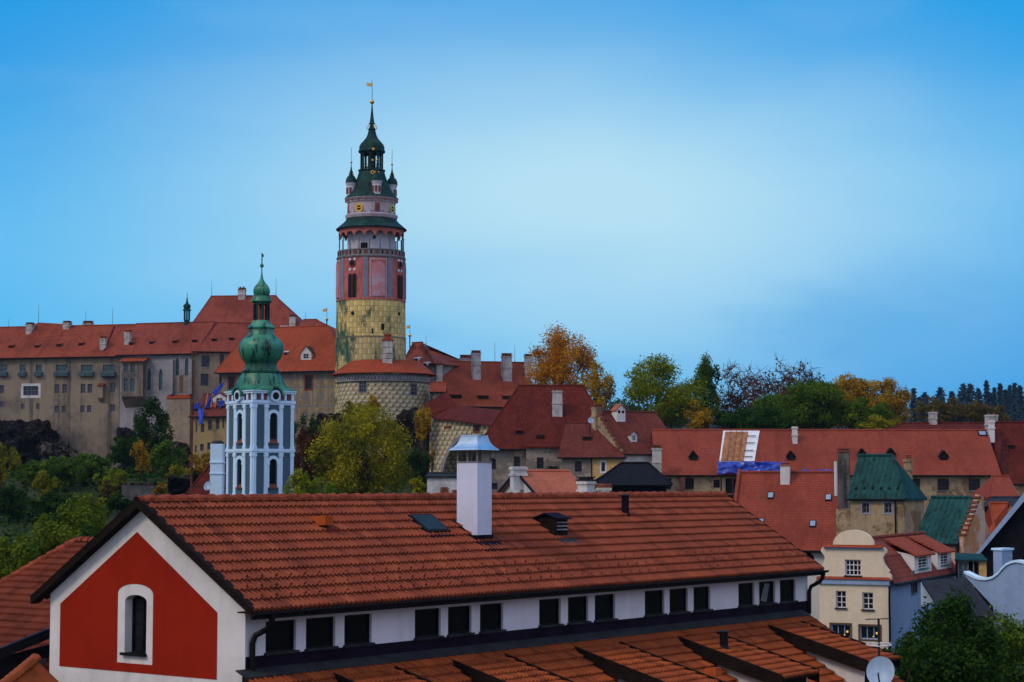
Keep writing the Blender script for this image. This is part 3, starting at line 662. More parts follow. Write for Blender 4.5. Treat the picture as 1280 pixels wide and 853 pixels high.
def bare_tree(name, label, px, yt, Y, wpx, group=None, leafn=500, kind='brown', npts=420):
    """leafless crown grown branch by branch towards points spread through a round crown"""
    _seed[0] += 1; rnd = random.Random(_seed[0]); rs = np.random.RandomState(_seed[0]); top = at(px, yt, Y); g = gz(top.x, Y) - .3; H = top.z - g; w = wpx * Y / FPX / 2
    f = F((top.x, Y, g)); root = thing(name, label, 'tree', f, group); cz, rz = H * .64, H * .37
    d = rs.normal(size=(npts, 3)); d /= np.linalg.norm(d, axis=1)[:, None]; T = d * (rs.uniform(.05, 1, npts) ** .4)[:, None] * np.array([w, w, rz]) + np.array([0, 0, cz]); T = T[T[:, 2] > H * .3]
    nodes = [np.array([0, 0, H * k]) for k in (0, .12, .24, .34, .44)]; par = [-1, 0, 1, 2, 3]; o = nodes[3]
    T = T[np.argsort(np.linalg.norm(T - o, axis=1))]
    for t in T:
        A = np.array(nodes[3:]); v = t - A; dist = np.linalg.norm(v, axis=1); up = (A[:, 2] > t[2] + 1.5) * 3.0; k = int(np.argmin(dist + up)) + 3; p = nodes[k]; n = max(1, int(dist[k - 3] / 1.6)); last = k
        for q in range(1, n + 1):
            c = p + (t - p) * q / n + (rs.normal(0, .16, 3) if q < n else 0); nodes.append(c); par.append(last); last = len(nodes) - 1
    cnt = [0] * len(nodes)
    for k in range(len(nodes) - 1, 0, -1): cnt[k] += 1; cnt[par[k]] += cnt[k]
    tm = MB(); rad = lambda k: min(H * .02, .030 + .013 * cnt[k] ** .55)
    for k in range(1, len(nodes)): tm.tube([nodes[par[k]], nodes[k]], [min(rad(par[k]), rad(k) * 1.5), rad(k)], 5 if cnt[k] > 8 else 3, False)
    for t in T:
        for _ in range(5): e = t + rs.normal(0, .55, 3) + np.array([0, 0, .35]); tm.tube([t, e], [.035, .018], 3, False)
    P = T[rs.randint(len(T), size=leafn)] + rs.normal(0, .5, (leafn, 3)); P = P[P[:, 2] < cz + rz * rs.uniform(.1, 1.1, len(P))]
    tm.build('trunk', M['twig'], root, recalc=False); leaves('crown', P, .34 * rs.uniform(.5, 1.2, len(P)), LEAF[kind], root, rs, None, 1.3)
def conifer(name, label, px, yt, Y, wpx, group=None, n=1500, leaf=.9, ragged=.3, kind='conifer', round_=0.0):
    _seed[0] += 1; rnd = random.Random(_seed[0]); rs = np.random.RandomState(_seed[0]); top = at(px, yt, Y); g = gz(top.x, Y) - .5; H = top.z - g; w = wpx * Y / FPX / 2
    f = F((top.x, Y, g)); root = thing(name, label, 'tree', f, group); MB().tube([(0, 0, 0), (0, 0, H * .97)], [H * .014, .04], 6).build('trunk', M['bark'], root)
    z = rs.uniform(.08, 1, n) ** .85; wh = np.round(z * 16) / 16 * .6 + z * .4; prof = (1 - wh) ** (.75 - .4 * round_) * (1 + rs.normal(0, ragged * .3, n)); az = rs.uniform(0, 2 * np.pi, n); gap = .75 + .25 * np.sin(az * 5 + wh * 60)
    r = w * prof * gap * rs.uniform(.25, 1, n) ** .5; P = np.stack([r * np.cos(az), r * np.sin(az), wh * H - r * .18], 1); Nn = np.stack([np.cos(az) * .4, np.sin(az) * .4, np.ones(n)], 1)
    leaves('crown', P, leaf * rs.uniform(.5, 1.2, n), LEAF[kind], root, rs, Nn / np.linalg.norm(Nn, axis=1)[:, None], 1.8, .55)
def rock(name, quad, Y, depth, mat='rock', seed=1, amp=1.6, label=None):
    """rugged cliff: a displaced solid hull that fills the picture rectangle quad at distance Y"""
    x0, y0, x1, y1 = quad; a, b = at(x0, y1, Y), at(x1, y0, Y); c = (a + b) / 2; bm = bmesh.new(); bmesh.ops.create_icosphere(bm, subdivisions=5, radius=1)
    for v in bm.verts:
        p = v.co; q = V((math.copysign(abs(p.x) ** .6, p.x) * (b.x - a.x) / 2, math.copysign(abs(p.y) ** .7, p.y) * depth, math.copysign(abs(p.z) ** .6, p.z) * (b.z - a.z) / 2)); s = V((seed * 7, 0, 0))
        k = mnoise.fractal(q * .22 + s, 1.0, 2.0, 4) * amp - abs(mnoise.noise(q * .45 + s)) * amp * 1.3 - abs(mnoise.noise(q * 1.1 + s)) * amp * .6 + .5; ck = mnoise.voronoi(q * .35 + s)[0]; k += (ck[1] - ck[0]) * amp * .8 - amp * .4
        v.co = q + q.normalized() * k
    me = bpy.data.meshes.new(name); bm.to_mesh(me); bm.free(); me.materials.append(M[mat]); o = bpy.data.objects.new(name, me); COL.objects.link(o); o.location = (c.x, Y + depth * .6, c.z); return tag(o, kind='structure')
# ------------------------------------------------------------------ castle, upper wings
def trimbox(h, par, name, mat, x0, x1, y0, y1, z0, z1): return MB().box(x0, x1, y0, y1, z0, z1).build(name, M[mat], par)
T4 = lambda x, y: (x / 4.923, 340 + y / 4.923)
def pr(cx, cy, w, h): x, y = T4(cx, cy); return (x - w / 2, y - h / 2, x + w / 2, y + h / 2)
wing = House('castle_wing', 'long tan castle wing with teal shuttered upper windows, standing on the dark cliff', (-40, 446), (150, 441.5), 347, 340, 20, 15, (-70, 170, 409.3), 'castle', 't_castle', ov=.7, cat='castle wing')
top = [(25, 8.5), (140, 8), (240, 8), (380, 15), (535, 15), (670, 15)]
for cx, w in top: wing.add_win(pr(cx, 592, w, 8.5), 2 if w < 10 else 4, 1, frame='frame_teal', glass='glass_teal')
for cx, cy, w, h in [(10, 722, 6, 10), (350, 720, 6, 11.5), (397, 720, 6, 11.5), (510, 718, 6, 11.5), (553, 718, 6, 11.5), (693, 712, 6, 12), (10, 815, 5, 7), (140, 828, 4.5, 7), (233, 828, 4.5, 7), (350, 846, 5.5, 9), (392, 846, 5.5, 9), (507, 844, 5.5, 9), (548, 844, 5.5, 9), (692, 838, 6, 9)]: wing.add_win(pr(cx, cy, w, h), 2, 3, frame='frame', glass='glass_b')
wing.add_win(pr(190, 732, 19, 12), 4, 2, frame='frame', glass='glass_b', surround=('white_old', .45))
wing.finish()
for cx, w in top:
    p = wing.f.hit(*T4(cx, 622)); hw = w * 1.28 * 345 / FPX / 2; k = MB()
    k.ext([(p.x - hw, -.02, p.z + .25), (p.x - hw, -.02, p.z - .6), (p.x - hw, -.55, p.z - .6), (p.x - hw, -.65, p.z + .05)], (hw * 2, 0, 0)); k.build('shutter_box', M['frame_teal'], wing.root)
p = wing.f.hit(*T4(630, 735)); k = MB(); k.box(p.x - .45, p.x + .45, -.8, .05, p.z - 1.2, p.z + 1.0); k.ext([(p.x - .45, .0, p.z - 1.2), (p.x - .45, -.8, p.z - 1.2), (p.x - .45, 0, p.z - 2.0)], (.9, 0, 0))
o = k.build('privy_oriel', M['castle'], wing.root); MB().slab([(p.x - .6, -.95, p.z + 1.0), (p.x + .6, -.95, p.z + 1.0), (p.x + .6, 0, p.z + 1.45), (p.x - .6, 0, p.z + 1.45)], [(0, 1, 2, 3)], .12).build('oriel_roof', M['t_castle'], o)
for cx, cy in ((65, 470), (225, 468), (360, 462), (495, 455)): wing.hatch(*T4(cx, cy), 1.0)
wing.chimney(32, 39, 403.5, 418, 'chim', depth=1.2); wing.chimney(78.5, 85.5, 401.5, 413, 'chim', depth=1.2); wing.chimney(103.5, 113.5, 401.5, 408, 'chim', y=8.5, depth=.7); wing.chimney(124.5, 130.8, 421, 438, 'chim', capm='t_castle')
for px, yt in ((11, 399), (48, 381), (107, 388), (140.5, 385)): wing.rod(px, yt, 411)
A_, B_ = wing.rhit(34, 424), wing.rhit(97, 418); t1, t2 = wing.f.hit(48, 403.3, (0, 7.8, 0)), wing.f.hit(84, 405.3, (0, 7.8, 0))
MB().slab([A_ + V((0, 0, .06)), B_ + V((0, 0, .06)), t2, t1, wing.f.hit(98, 408.5, (0, 7.8, 0)), wing.f.hit(36, 409.5, (0, 7.8, 0)), V((t1.x, 12, t1.z - 3)), V((t2.x, 12, t2.z - 3))], [(0, 1, 2, 3), (1, 4, 2), (0, 3, 5), (3, 2, 7, 6)], .05).build('raised_roof', M['t_castle'], wing.root)
MB().tube([wing.rhit(130, 439) + V((0, 0, .05)), wing.rhit(143, 409) + V((0, 0, .05))], .18, 5).build('fire_wall', M['t_dark'], wing.root)
# oriel bay at the end of the wing
q0, q1 = wing.f.hit(*T4(750, 560), (0, -1.8, 0)), wing.f.hit(*T4(880, 560), (0, -1.8, 0)); zt, zb = q0.z + .3, wing.f.hit(*T4(800, 770)).z
hs = [pr(775, 592, 5.5, 10), pr(817, 592, 5.5, 10)]; hh = []
for h in hs: a = wing.f.hit(h[0], h[3], (0, -1.8, 0)); b = wing.f.hit(h[2], h[1], (0, -1.8, 0)); hh.append({'r': (a.x, b.x, a.z, b.z)})
hl = []
for h in [pr(776, 695, 6, 16), pr(815, 695, 6, 16)]: a = wing.f.hit(h[0], h[3], (0, -1.8, 0)); b = wing.f.hit(h[2], h[1], (0, -1.8, 0)); hl.append({'r': (a.x, b.x, a.z, b.z), 'arch': .3})
mp = lambda s, d, z: (s, -1.8 + d, z); m = MB(); wall(m, q0.x, q1.x, zb, zt, hh + hl, 0, .2, mp)
for x in (q0.x, q1.x): m.poly([(x, -1.8, zb), (x, 0, zb - 2.0), (x, 0, zt), (x, -1.8, zt)])
m.poly([(q0.x, -1.8, zb), (q1.x, -1.8, zb), (q1.x, 0, zb - 2), (q0.x, 0, zb - 2)]); bay = m.build('oriel_bay', M['castle'], wing.root)
for h in hh + hl: window(bay, h, .2, 2, 3, frame='frame_teal', glass='glass_teal', mp=mp)
MB().slab([(q0.x - .4, -2.3, zt), (q1.x + .5, -2.3, zt), (q1.x + .5, 0, zt + .75), (q0.x - .4, 0, zt + .75)], [(0, 1, 2, 3)], .15).build('bay_roof', M['t_bright'], bay)
# chapel
ch = House('castle_chapel', 'grey plastered castle chapel with tall pointed windows and a green roof turret', (150.5, 441.5), (243, 437.5), 340, 336, 20, 14, (130, 262, 405.3), 'castle_blue', 't_castle2', ov=.6, cat='castle chapel')
for cx, w in ((917, 5), (990, 5)): ch.add_win(pr(cx, 662, w, 27), 2, 5, 1.0, 'pointed', frame='frame_teal', glass='glass_teal', surround=('castle_blue', .32))
for cx in (1092, 1150): ch.add_win(pr(cx, 592, 5, 26), 2, 5, 1.0, 'pointed', frame='frame_teal', glass='glass_teal', surround=('castle_blue', .35))
ch.add_win((213.5, 510.5, 221, 531), 1, 1, .45, frame='frame_d', glass='void'); ch.finish()
for cx, cy in ((805, 452), (930, 445), (1075, 440)): ch.hatch(*T4(cx, cy), 1.0)
ch.chimney(155, 161.5, 413, 431, 'chim', capm='t_bright')
a, b = ch.f.hit(*T4(1035, 776)), ch.f.hit(*T4(1182, 776)); MB().slab([(a.x, -.9, a.z - .1), (b.x, -.9, a.z - .1), (b.x, -.02, a.z + .55), (a.x, -.02, a.z + .55)], [(0, 1, 2, 3)], .12).build('buttress_roof', M['t_bright'], ch.root)
m = MB(); m.box(a.x + .2, b.x, -.8, -.02, -3, a.z - .15); m.build('buttress_wall', M['castle_tan'], ch.root)
for px in (216, 240): q = ch.f.hit(px, 450); m = MB(); m.box(q.x - .35, q.x + .35, -.7, -.02, a.z + .6, q.z); m.build('buttress', M['castle_blue'], ch.root)
for cx in (1092, 1140): p = ch.f.hit(*T4(cx, 690)); MB().box(p.x - 1.1, p.x + 1.1, -.05, .03, p.z - 1.5, p.z + 1.5).build('blind_panel', M['castle_tan'], ch.root)
# slim green turret astride the chapel roof
p = ch.f.hit(233.5, 405, (0, 7, 0)); zz = lambda py: ch.f.hit(233.5, py, p).z; s = 343 / FPX * 1.3
m = MB(); m.lathe([(4.6 * s, zz(411)), (3.0 * s, zz(404)), (2.6 * s, zz(400))], 8, (p.x, p.y)); m.lathe([(4.2 * s, zz(388.5)), (4.3 * s, zz(387.5)), (2.9 * s, zz(386.5)), (3.6 * s, zz(384)), (3.3 * s, zz(381.5)), (1.5 * s, zz(379.5)), (.7 * s, zz(376)), (.9 * s, zz(375)), (.4 * s, zz(372.5)), (.1 * s, zz(365))], 12, (p.x, p.y))
tu = m.build('roof_turret', M['copper_d'], ch.root)
for i in range(8): t = i * math.pi / 4 + .3; q = (p.x + 2.7 * s * math.cos(t), p.y + 2.7 * s * math.sin(t)); MB().tube([(*q, zz(401)), (*q, zz(388))], .45 * s, 5).build('turret_post', M['copper_d'], tu)
MB().tube([(b.x + .5, -1.0, -2), (b.x + .5, -1.0, ch.he - .3)], .13, 6).build('drainpipe', M['rust'], ch.root)
# palace house between chapel and hip-roofed house
pal = House('palace_house', 'tan castle house with dark square windows beside the grey chapel', (243.5, 437.5), (322, 430), 336, 338, 20, 13, (225, 322, 404.5), 'castle_tan', 't_castle2', ov=.5, cat='castle house')
T2 = lambda x, y: (200 + x / 4.923, 340 + y / 4.923)
for cx, cy, w, h in ((280, 550, 10, 14), (381, 540, 5.5, 13), (447, 520, 9, 8), (274, 664, 10, 15), (378, 660, 5.5, 14)): x, y = T2(cx, cy); pal.add_win((x - w / 2, y - h / 2, x + w / 2, y + h / 2), 2, 3, frame='frame_d', glass='glass_b', surround=('castle_tan', .2))
pal.finish()
for cx, cy in ((212, 435), (332, 428), (440, 422)): pal.hatch(*T2(cx, cy), 1.0)
big = House('palace_hall', 'tall castle hall with a steep trapezoid red roof above the chapel', (232, 421), (385, 421), 356, 354, 22, 20, (264, 345, 371), 'castle_tan', 't_castle2', ov=.6, cat='castle hall'); big.finish()
big.chimney(297.5, 305.8, 360, 375, 'chim', pots=2); big.rod(264.5, 351, 373); big.rod(345, 347, 371)
big.chimney(361.5, 368.5, 394, 412, 'chim', y=2.0)
mm = MB()
for i in range(5): q = big.f.hit(352 + i * 3.6, 411, (0, .5, 0)); mm.box(q.x - .22, q.x + .22, .3, .9, q.z - 1.5, q.z + .55)
q0, q1 = big.f.hit(350, 411, (0, .5, 0)), big.f.hit(369, 411, (0, .5, 0)); mm.box(q0.x, q1.x, .25, .95, q0.z - 2.2, q0.z - .25); mm.build('parapet', M['white_old'], big.root)
sm = House('castle_rear_house', 'low red hipped roof peeping over the castle roofs beside the tower', (366, 422), (424, 422), 336, 334, 22, 13, (384.5, 396, 400.5), 'castle_tan', 't_castle2', ov=.4, cat='castle house'); sm.finish(gutter=False); sm.rod(382, 390, 402)
# hip-roofed painted house
hip = House('painted_castle_house', 'castle house with orange hipped roof and faded painted facade', (277, 461.5), (439, 459.5), 319, 312, 22, 17, (314, 409, 410), 'painted', 't_bright', ov=.9, cat='castle house')
for cx, cy, w, h in ((914, 682, 8, 16), (440, 690, 7, 17), (700, 690, 7, 16)): x, y = T2(cx, cy); hip.add_win((x - w / 2, y - h / 2, x + w / 2, y + h / 2), 2, 4, frame='frame_d', surround=('frame_red', .28))
hip.finish(); hip.dormer(382.5, 450, 1.9, 1.25, 'white_old', 'rust', True, 1.0); hip.hatch(357, 444, .8, 'white_old'); hip.hatch(306, 452, .8, 'white_old')
p0, p1 = (-.0, 0), (hip.L, 0); m = MB(); m.box(-.15, hip.L + .15, -.18, -.02, hip.he - 1.0, hip.he - .1); m.build('cornice', M['castle_blue'], hip.root)
flag_ball(hip.f, hip.root, 408.5, 399.5, 388, 410, (0, hip.D / 2, 0))
# ------------------------------------------------------------------ round tower
TY = 311.0; TC = at(463.3, 460, TY); s = TY / FPX; TF = F((TC.x, TY, 24), R(-90) - math.atan2(TC.x, TY) * -1 * 0)
TF = F((TC.x, TY, 24), 0.0); tz = lambda py: at(463.3, py, TY).z - 24
tower = thing('castle_tower', 'tall round castle tower with painted yellow blocks, red arcaded gallery and green spire', 'tower', TF)
def ang(th): return R(-90 + th) + math.atan2(-TC.x, TY) * 1.0   # th = degrees to the right of the side that faces the viewer
def patch(mb, r, th0, th1, z0, z1, t=.12, n=6, arch=False):
    """curved slab on the drum between two angles, optionally with a round head"""
    a0, a1 = ang(th0), ang(th1); w = (a1 - a0) * r; fr, bk = [], []
    zs = lambda q: z1 - (w / 2) * (1 - math.sqrt(max(0, 1 - (2 * q - 1) ** 2))) if arch else z1
    for i in range(n + 1):
        q = i / n; a = a0 + (a1 - a0) * q; c, d = math.cos(a), math.sin(a); fr.append([(r + t) * c, (r + t) * d, z0]); fr[-1] = [mb.pt(((r + t) * c, (r + t) * d, z)) for z in (z0, zs(q))]; bk.append([mb.pt(((r - .15) * c, (r - .15) * d, z)) for z in (z0, zs(q))])
    for i in range(n):
        mb.f += [[fr[i][0], fr[i + 1][0], fr[i + 1][1], fr[i][1]], [fr[i][1], fr[i + 1][1], bk[i + 1][1], bk[i][1]], [fr[i][0], bk[i][0], bk[i + 1][0], fr[i + 1][0]]]
    mb.f += [[fr[0][0], fr[0][1], bk[0][1], bk[0][0]], [fr[n][0], bk[n][0], bk[n][1], fr[n][1]]]
    return mb
def disc(mb, r, th, zc, rad, t=.1, n=18, r_in=0):
    a = ang(th); c, d = math.cos(a), math.sin(a); o = V(((r) * c, (r) * d, zc)); x = V((-d, c, 0)); nn = V((c, d, 0))
    ring = [mb.pt(o + nn * t + x * rad * math.cos(2 * math.pi * i / n) + V((0, 0, rad * math.sin(2 * math.pi * i / n)))) for i in range(n)]; back = [mb.pt(V(mb.v[q]) - nn * (t + .5)) for q in ring]
    if r_in:
        inn = [mb.pt(o + nn * t + x * r_in * math.cos(2 * math.pi * i / n) + V((0, 0, r_in * math.sin(2 * math.pi * i / n)))) for i in range(n)]
        for i in range(n): mb.f.append([ring[i], ring[(i + 1) % n], inn[(i + 1) % n], inn[i]])
    else: mb.f.append(ring)
    for i in range(n): mb.f.append([ring[i], back[i], back[(i + 1) % n], ring[(i + 1) % n]])
    return mb
r_ = lambda px: px * s
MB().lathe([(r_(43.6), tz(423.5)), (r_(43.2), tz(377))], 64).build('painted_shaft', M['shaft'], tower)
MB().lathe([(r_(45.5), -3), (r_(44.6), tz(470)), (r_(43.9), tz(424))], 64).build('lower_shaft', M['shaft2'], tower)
MB().lathe([(r_(43.8), tz(424.8)), (r_(44.1), tz(424.3)), (r_(44.1), tz(423)), (r_(43.5), tz(422.7))], 64).build('string_course', M['castle'], tower)
band = MB().lathe([(r_(43.2), tz(378.5)), (r_(43.8), tz(378)), (r_(43.8), tz(376.2)), (r_(42.7), tz(375.7)), (r_(42.3), tz(324))], 64).build('painted_storey', M['towerred'], tower)
for k in range(4):
    t0 = 12 + 90 * k
    nb = patch(MB(), r_(42.4), t0 - 14.5, t0 + 14.5, tz(375), tz(327.5), .10, 8).build('niche_panel', M['frescoed'], band)
    patch(MB(), r_(42.5), t0 - 12.5, t0 + 12.5, tz(374.4), tz(329), .14, 8).build('niche_frame', M['towerred'], band)
    patch(MB(), r_(42.6), t0 - 11, t0 + 11, tz(374), tz(331.5), .20, 14, True).build('niche', M['towerpink'], band)
    t1 = t0 + 45
    for dx in (-4.2, 4.2): w = patch(MB(), r_(42.5), t1 + dx - 3.6, t1 + dx + 3.6, tz(375.5), tz(345.5), .13, 6, True).build('twin_window', M['frame_red'], band); patch(MB(), r_(42.6), t1 + dx - 3.0, t1 + dx + 3.0, tz(375.4), tz(346.5), .15, 6, True).build('opening', M['void'], w)
    o = disc(MB(), r_(42.5), t1, tz(333.4), r_(4.6), .12, 20).build('oculus', M['frame_red'], band); disc(MB(), r_(42.5), t1, tz(333.4), r_(3.2), .17, 16).build('opening', M['void'], o)
    for dx in (-1, 1):
        for dy in (327.5, 340): disc(MB(), r_(42.5), t1 + dx * 4.6, tz(dy + 1), r_(1.6), .13, 5).build('plaster_ornament', M['cwhite'], band)
    for th in (t0 - 21.5, t0 + 21.5): patch(MB(), r_(42.4), th - 4.2, th + 4.2, tz(375.3), tz(326), .09, 4).build('pilaster_strip', M['towerblue'], band)
for th, py, w, h in ((-31, 395, 0, 2.3), (53, 394.5, 0, 2.0)): disc(MB(), r_(43.4), th, tz(py), r_(h), .12, 14).build('round_opening', M['void'], tower)
for th, y0, y1, w in ((19.5, 408, 415.5, 2.6), (2.5, 414, 420.5, 1.3)): patch(MB(), r_(43.4), th - w, th + w, tz(y1), tz(y0), .08, 2).build('slit_window', M['void'], tower)
gal = MB().lathe([(r_(42.4), tz(326)), (r_(43.4), tz(325.4)), (r_(43.8), tz(323.6)), (r_(42.4), tz(323)), (r_(42.0), tz(322.4)), (r_(42.0), tz(316.8)), (r_(42.5), tz(316.4)), (r_(42.5), tz(315.4)), (r_(40.2), tz(315.2)), (r_(40.2), tz(323)), (r_(29), tz(323))], 64).build('gallery_balcony', M['frame'], tower)
for k in range(38):
    th = k * 360 / 38; patch(MB(), r_(42.0), th - (3.0 if k % 2 else 1.4), th + (3.0 if k % 2 else 1.4), tz(321.8), tz(317.2), .05, 2).build('balustrade_panel', M['frame_red' if k % 2 else 'void'], gal)
drum = MB().lathe([(r_(30), tz(324)), (r_(30), tz(284))], 48).build('gallery_drum', M['towerwhite'], tower)
patch(MB(), r_(30), -26, -9, tz(316), tz(307), .06, 4).build('doorway', M['void'], drum); patch(MB(), r_(30), 4, 10, tz(302.5), tz(298.3), .06, 2).build('opening', M['void'], drum)
NA = 19
for k in range(NA):
    t = ang(6.3 + (k + .5) * 360 / NA); q = (r_(40.4) * math.cos(t), r_(40.4) * math.sin(t)); MB().lathe([(r_(1.15), tz(316)), (r_(1.15), tz(314.5)), (r_(.8), tz(314)), (r_(.72), tz(300.5)), (r_(1.1), tz(299.8)), (r_(1.2), tz(298.6))], 8, q).build('gallery_column', M['frame'], tower)
m = MB(); n = NA * 12; rows = {}
for i in range(n):
    t = ang(6.3) + 2 * math.pi * i / n; q = (i / 12) % 1; zb = 298.6 - 5.4 * math.sqrt(max(0, 1 - ((q - .5) / .42) ** 2)) if abs(q - .5) < .42 else 298.6
    for rr in (41.0, 39.6): rows[(i, rr)] = (m.pt((r_(rr) * math.cos(t), r_(rr) * math.sin(t), tz(zb)), (t * 5, tz(zb))), m.pt((r_(rr) * math.cos(t), r_(rr) * math.sin(t), tz(286)), (t * 5, tz(286))))
for i in range(n):
    j = (i + 1) % n; a, b, c, d = rows[(i, 41.0)], rows[(j, 41.0)], rows[(i, 39.6)], rows[(j, 39.6)]
    m.f += [[a[0], b[0], b[1], a[1]], [c[0], c[1], d[1], d[0]], [a[0], c[0], d[0], b[0]]]
m.build('gallery_arcade', M['towerred'], tower)
MB().lathe([(r_(40), tz(289)), (r_(44.2), tz(288.6)), (r_(44.6), tz(287.6)), (r_(41), tz(284.6)), (r_(35.5), tz(280)), (r_(32.5), tz(276.8)), (r_(31), tz(274))], 64).build('gallery_roof', M['copper_d'], tower)
MB().lathe([(r_(30.5), tz(276)), (r_(32.2), tz(274.5)), (r_(33.2), tz(271.2)), (r_(33.0), tz(270.2)), (r_(30), tz(269))], 64).build('ledge', M['frescoed'], tower)
clk = MB().lathe([(r_(30.0), tz(272)), (r_(29.9), tz(256)), (r_(31), tz(254.8)), (r_(31), tz(253.6)), (r_(33.6), tz(250.6)), (r_(33.8), tz(249.6))], 56).build('clock_storey', M['frescoed'], tower)
for k in range(16):
    th = k * 22.5 + 3; patch(MB(), r_(30), th - 6.5, th + 6.5, tz(271), tz(266.8), .05, 3).build('painted_panel', M['towerblue'], clk)
for k in range(22): th = k * 360 / 22; patch(MB(), r_(30.9), th - 1.6, th + 1.6, tz(253.2), tz(251), .35, 1).build('cornice_bracket', M['towerred'], clk)
for k in range(4):
    th = -31 + 90 * k; c = disc(MB(), r_(29.9), th, tz(263.6), r_(5.9), .12, 24, r_(3.0)).build('clock_ring', M['gold'], clk); disc(MB(), r_(29.9), th, tz(263.6), r_(3.1), .09, 18).build('clock_centre', M['void'], c)
    a = ang(th); x = V((-math.sin(a), math.cos(a), 0)); o = V((math.cos(a), math.sin(a), 0)) * (r_(29.9) + .16) + V((0, 0, tz(263.6))); MB().ext([o - x * r_(4.6) + V((0, 0, -.09)), o + x * r_(5.2) + V((0, 0, -.04)), o + x * r_(5.2) + V((0, 0, .09)), o - x * r_(4.6) + V((0, 0, .09))], V((math.cos(a), math.sin(a), 0)) * .04).build('clock_hand', M['gold'], c)
    nb = patch(MB(), r_(29.9), 14 + 90 * k - 6.5, 14 + 90 * k + 6.5, tz(271), tz(257), .06, 4).build('niche_frame', M['towerred'], clk); patch(MB(), r_(29.9), 14 + 90 * k - 4.6, 14 + 90 * k + 4.6, tz(270.8), tz(258.6), .10, 8, True).build('niche', M['frame_red'], nb)
MB().lathe([(r_(33.9), tz(249.8)), (r_(34.0), tz(249)), (r_(29.8), tz(245)), (r_(26.4), tz(240.5)), (r_(22.5), tz(233)), (r_(18.8), tz(224)), (r_(16.2), tz(216)), (r_(16.0), tz(215)), (r_(17.2), tz(214.4)), (r_(17.2), tz(213.2)), (r_(12), tz(212.8))], 48).build('main_roof', M['copper_d'], tower)
for k in range(4):
    t = ang(14 + 90 * k); c = (r_(26.5) * math.cos(t), r_(26.5) * math.sin(t)); dz = 1.2 * (1 if math.sin(t) > 0 else -.2)
    b = MB().lathe([(r_(5.6), tz(247)), (r_(5.6), tz(234)), (r_(6.2), tz(233)), (r_(6.8), tz(231)), (r_(6.9), tz(230.2))], 14, c).build('corner_turret', M['towerwhite'], tower)
    for j in range(4): tt = t + (j - 1.5) * .8; m = MB(); e = V((math.cos(tt), math.sin(tt), 0)); x = V((-e.y, e.x, 0)); o = V((*c, 0)) + e * r_(5.75); m.ext([o - x * .2 + V((0, 0, tz(244))), o + x * .2 + V((0, 0, tz(244))), o + x * .2 + V((0, 0, tz(236.5))), o - x * .2 + V((0, 0, tz(236.5)))], e * .05); m.build('turret_window', M['frame_red'], b)
    MB().lathe([(r_(7.2), tz(230.4)), (r_(7.0), tz(229.4)), (r_(6.6), tz(226)), (r_(5.2), tz(223)), (r_(2.6), tz(220.6)), (r_(2.2), tz(219)), (r_(2.6), tz(218)), (r_(1.2), tz(214)), (r_(.6), tz(210)), (r_(.25), tz(204)), (.03, tz(186))], 14, c).build('turret_dome', M['copper_d'], b)
    MB().ball((*c, tz(204.5)), r_(1.45)).build('gilded_ball', M['gold'], b, True)
    for j in range(4): tt = t + j * math.pi / 2 + .6; MB().ball((c[0] + r_(3.0) * math.cos(tt), c[1] + r_(3.0) * math.sin(tt), tz(219.5)), r_(1.1), 7).build('gilded_scroll', M['gold'], b, True)
for th in (3, 21): disc(MB(), r_(18.2), th, tz(218.6) , r_(2.5), .3, 14, r_(1.3)).build('gilded_ring', M['gold'], tower)
lan = MB().lathe([(r_(5), tz(214)), (r_(5), tz(190))], 10).build('lantern_core', M['copper_d'], tower)
for k in range(8):
    t = ang(14 + 22.5 + 45 * k); q = (r_(13.4) * math.cos(t), r_(13.4) * math.sin(t)); MB().tube([(*q, tz(214)), (*q, tz(190))], r_(1.3), 6).build('lantern_post', M['copper_d'], lan)
m = MB()
for k in range(8):
    for j in range(8):
        t = ang(14 + 22.5 + 45 * k + 45 * j / 8); t2 = ang(14 + 22.5 + 45 * k + 45 * (j + 1) / 8); z1 = tz(196 - 3.2 * math.sin(math.pi * j / 8)); z2 = tz(196 - 3.2 * math.sin(math.pi * (j + 1) / 8)); q = r_(13.6)
        m.poly([(q * math.cos(t), q * math.sin(t), z1), (q * math.cos(t2), q * math.sin(t2), z2), (q * math.cos(t2), q * math.sin(t2), tz(190)), (q * math.cos(t), q * math.sin(t), tz(190))])
m.lathe([(r_(14.2), tz(208)), (r_(14.2), tz(207.3))], 24); m.build('lantern_arches', M['copper_d'], lan)
MB().ball((r_(2), -r_(14), tz(203)), r_(1.8)).build('gilded_bell', M['gold'], lan, True); patch(MB(), r_(16.6), 1, 11, tz(190.6), tz(187.8), .1, 2).build('gilded_plate', M['gold'], lan)
MB().lathe([(r_(13), tz(192)), (r_(16.6), tz(191.2)), (r_(17.2), tz(189.6)), (r_(16), tz(188)), (r_(16.0), tz(184.5)), (r_(14.6), tz(181)), (r_(11), tz(177)), (r_(7.6), tz(173)), (r_(5.4), tz(168)), (r_(4.4), tz(163)), (r_(4.3), tz(162.6)), (r_(5.4), tz(162)), (r_(4), tz(161)), (r_(2.4), tz(160)), (r_(2.6), tz(156.5)), (r_(4.4), tz(155.2)), (r_(3.2), tz(154)), (r_(2.0), tz(147)), (r_(1.1), tz(137)), (r_(.7), tz(130))], 32).build('spire', M['copper_d'], tower)
for k in range(6): t = k * math.pi / 3; a = (r_(4.2) * math.cos(t), r_(4.2) * math.sin(t)); b = (r_(6.4) * math.cos(t), r_(6.4) * math.sin(t)); MB().tube([(*a, tz(156.5)), (*b, tz(159.5)), (*b, tz(161)), (*a, tz(162))], r_(.5), 5).build('gilded_scroll', M['gold'], tower)
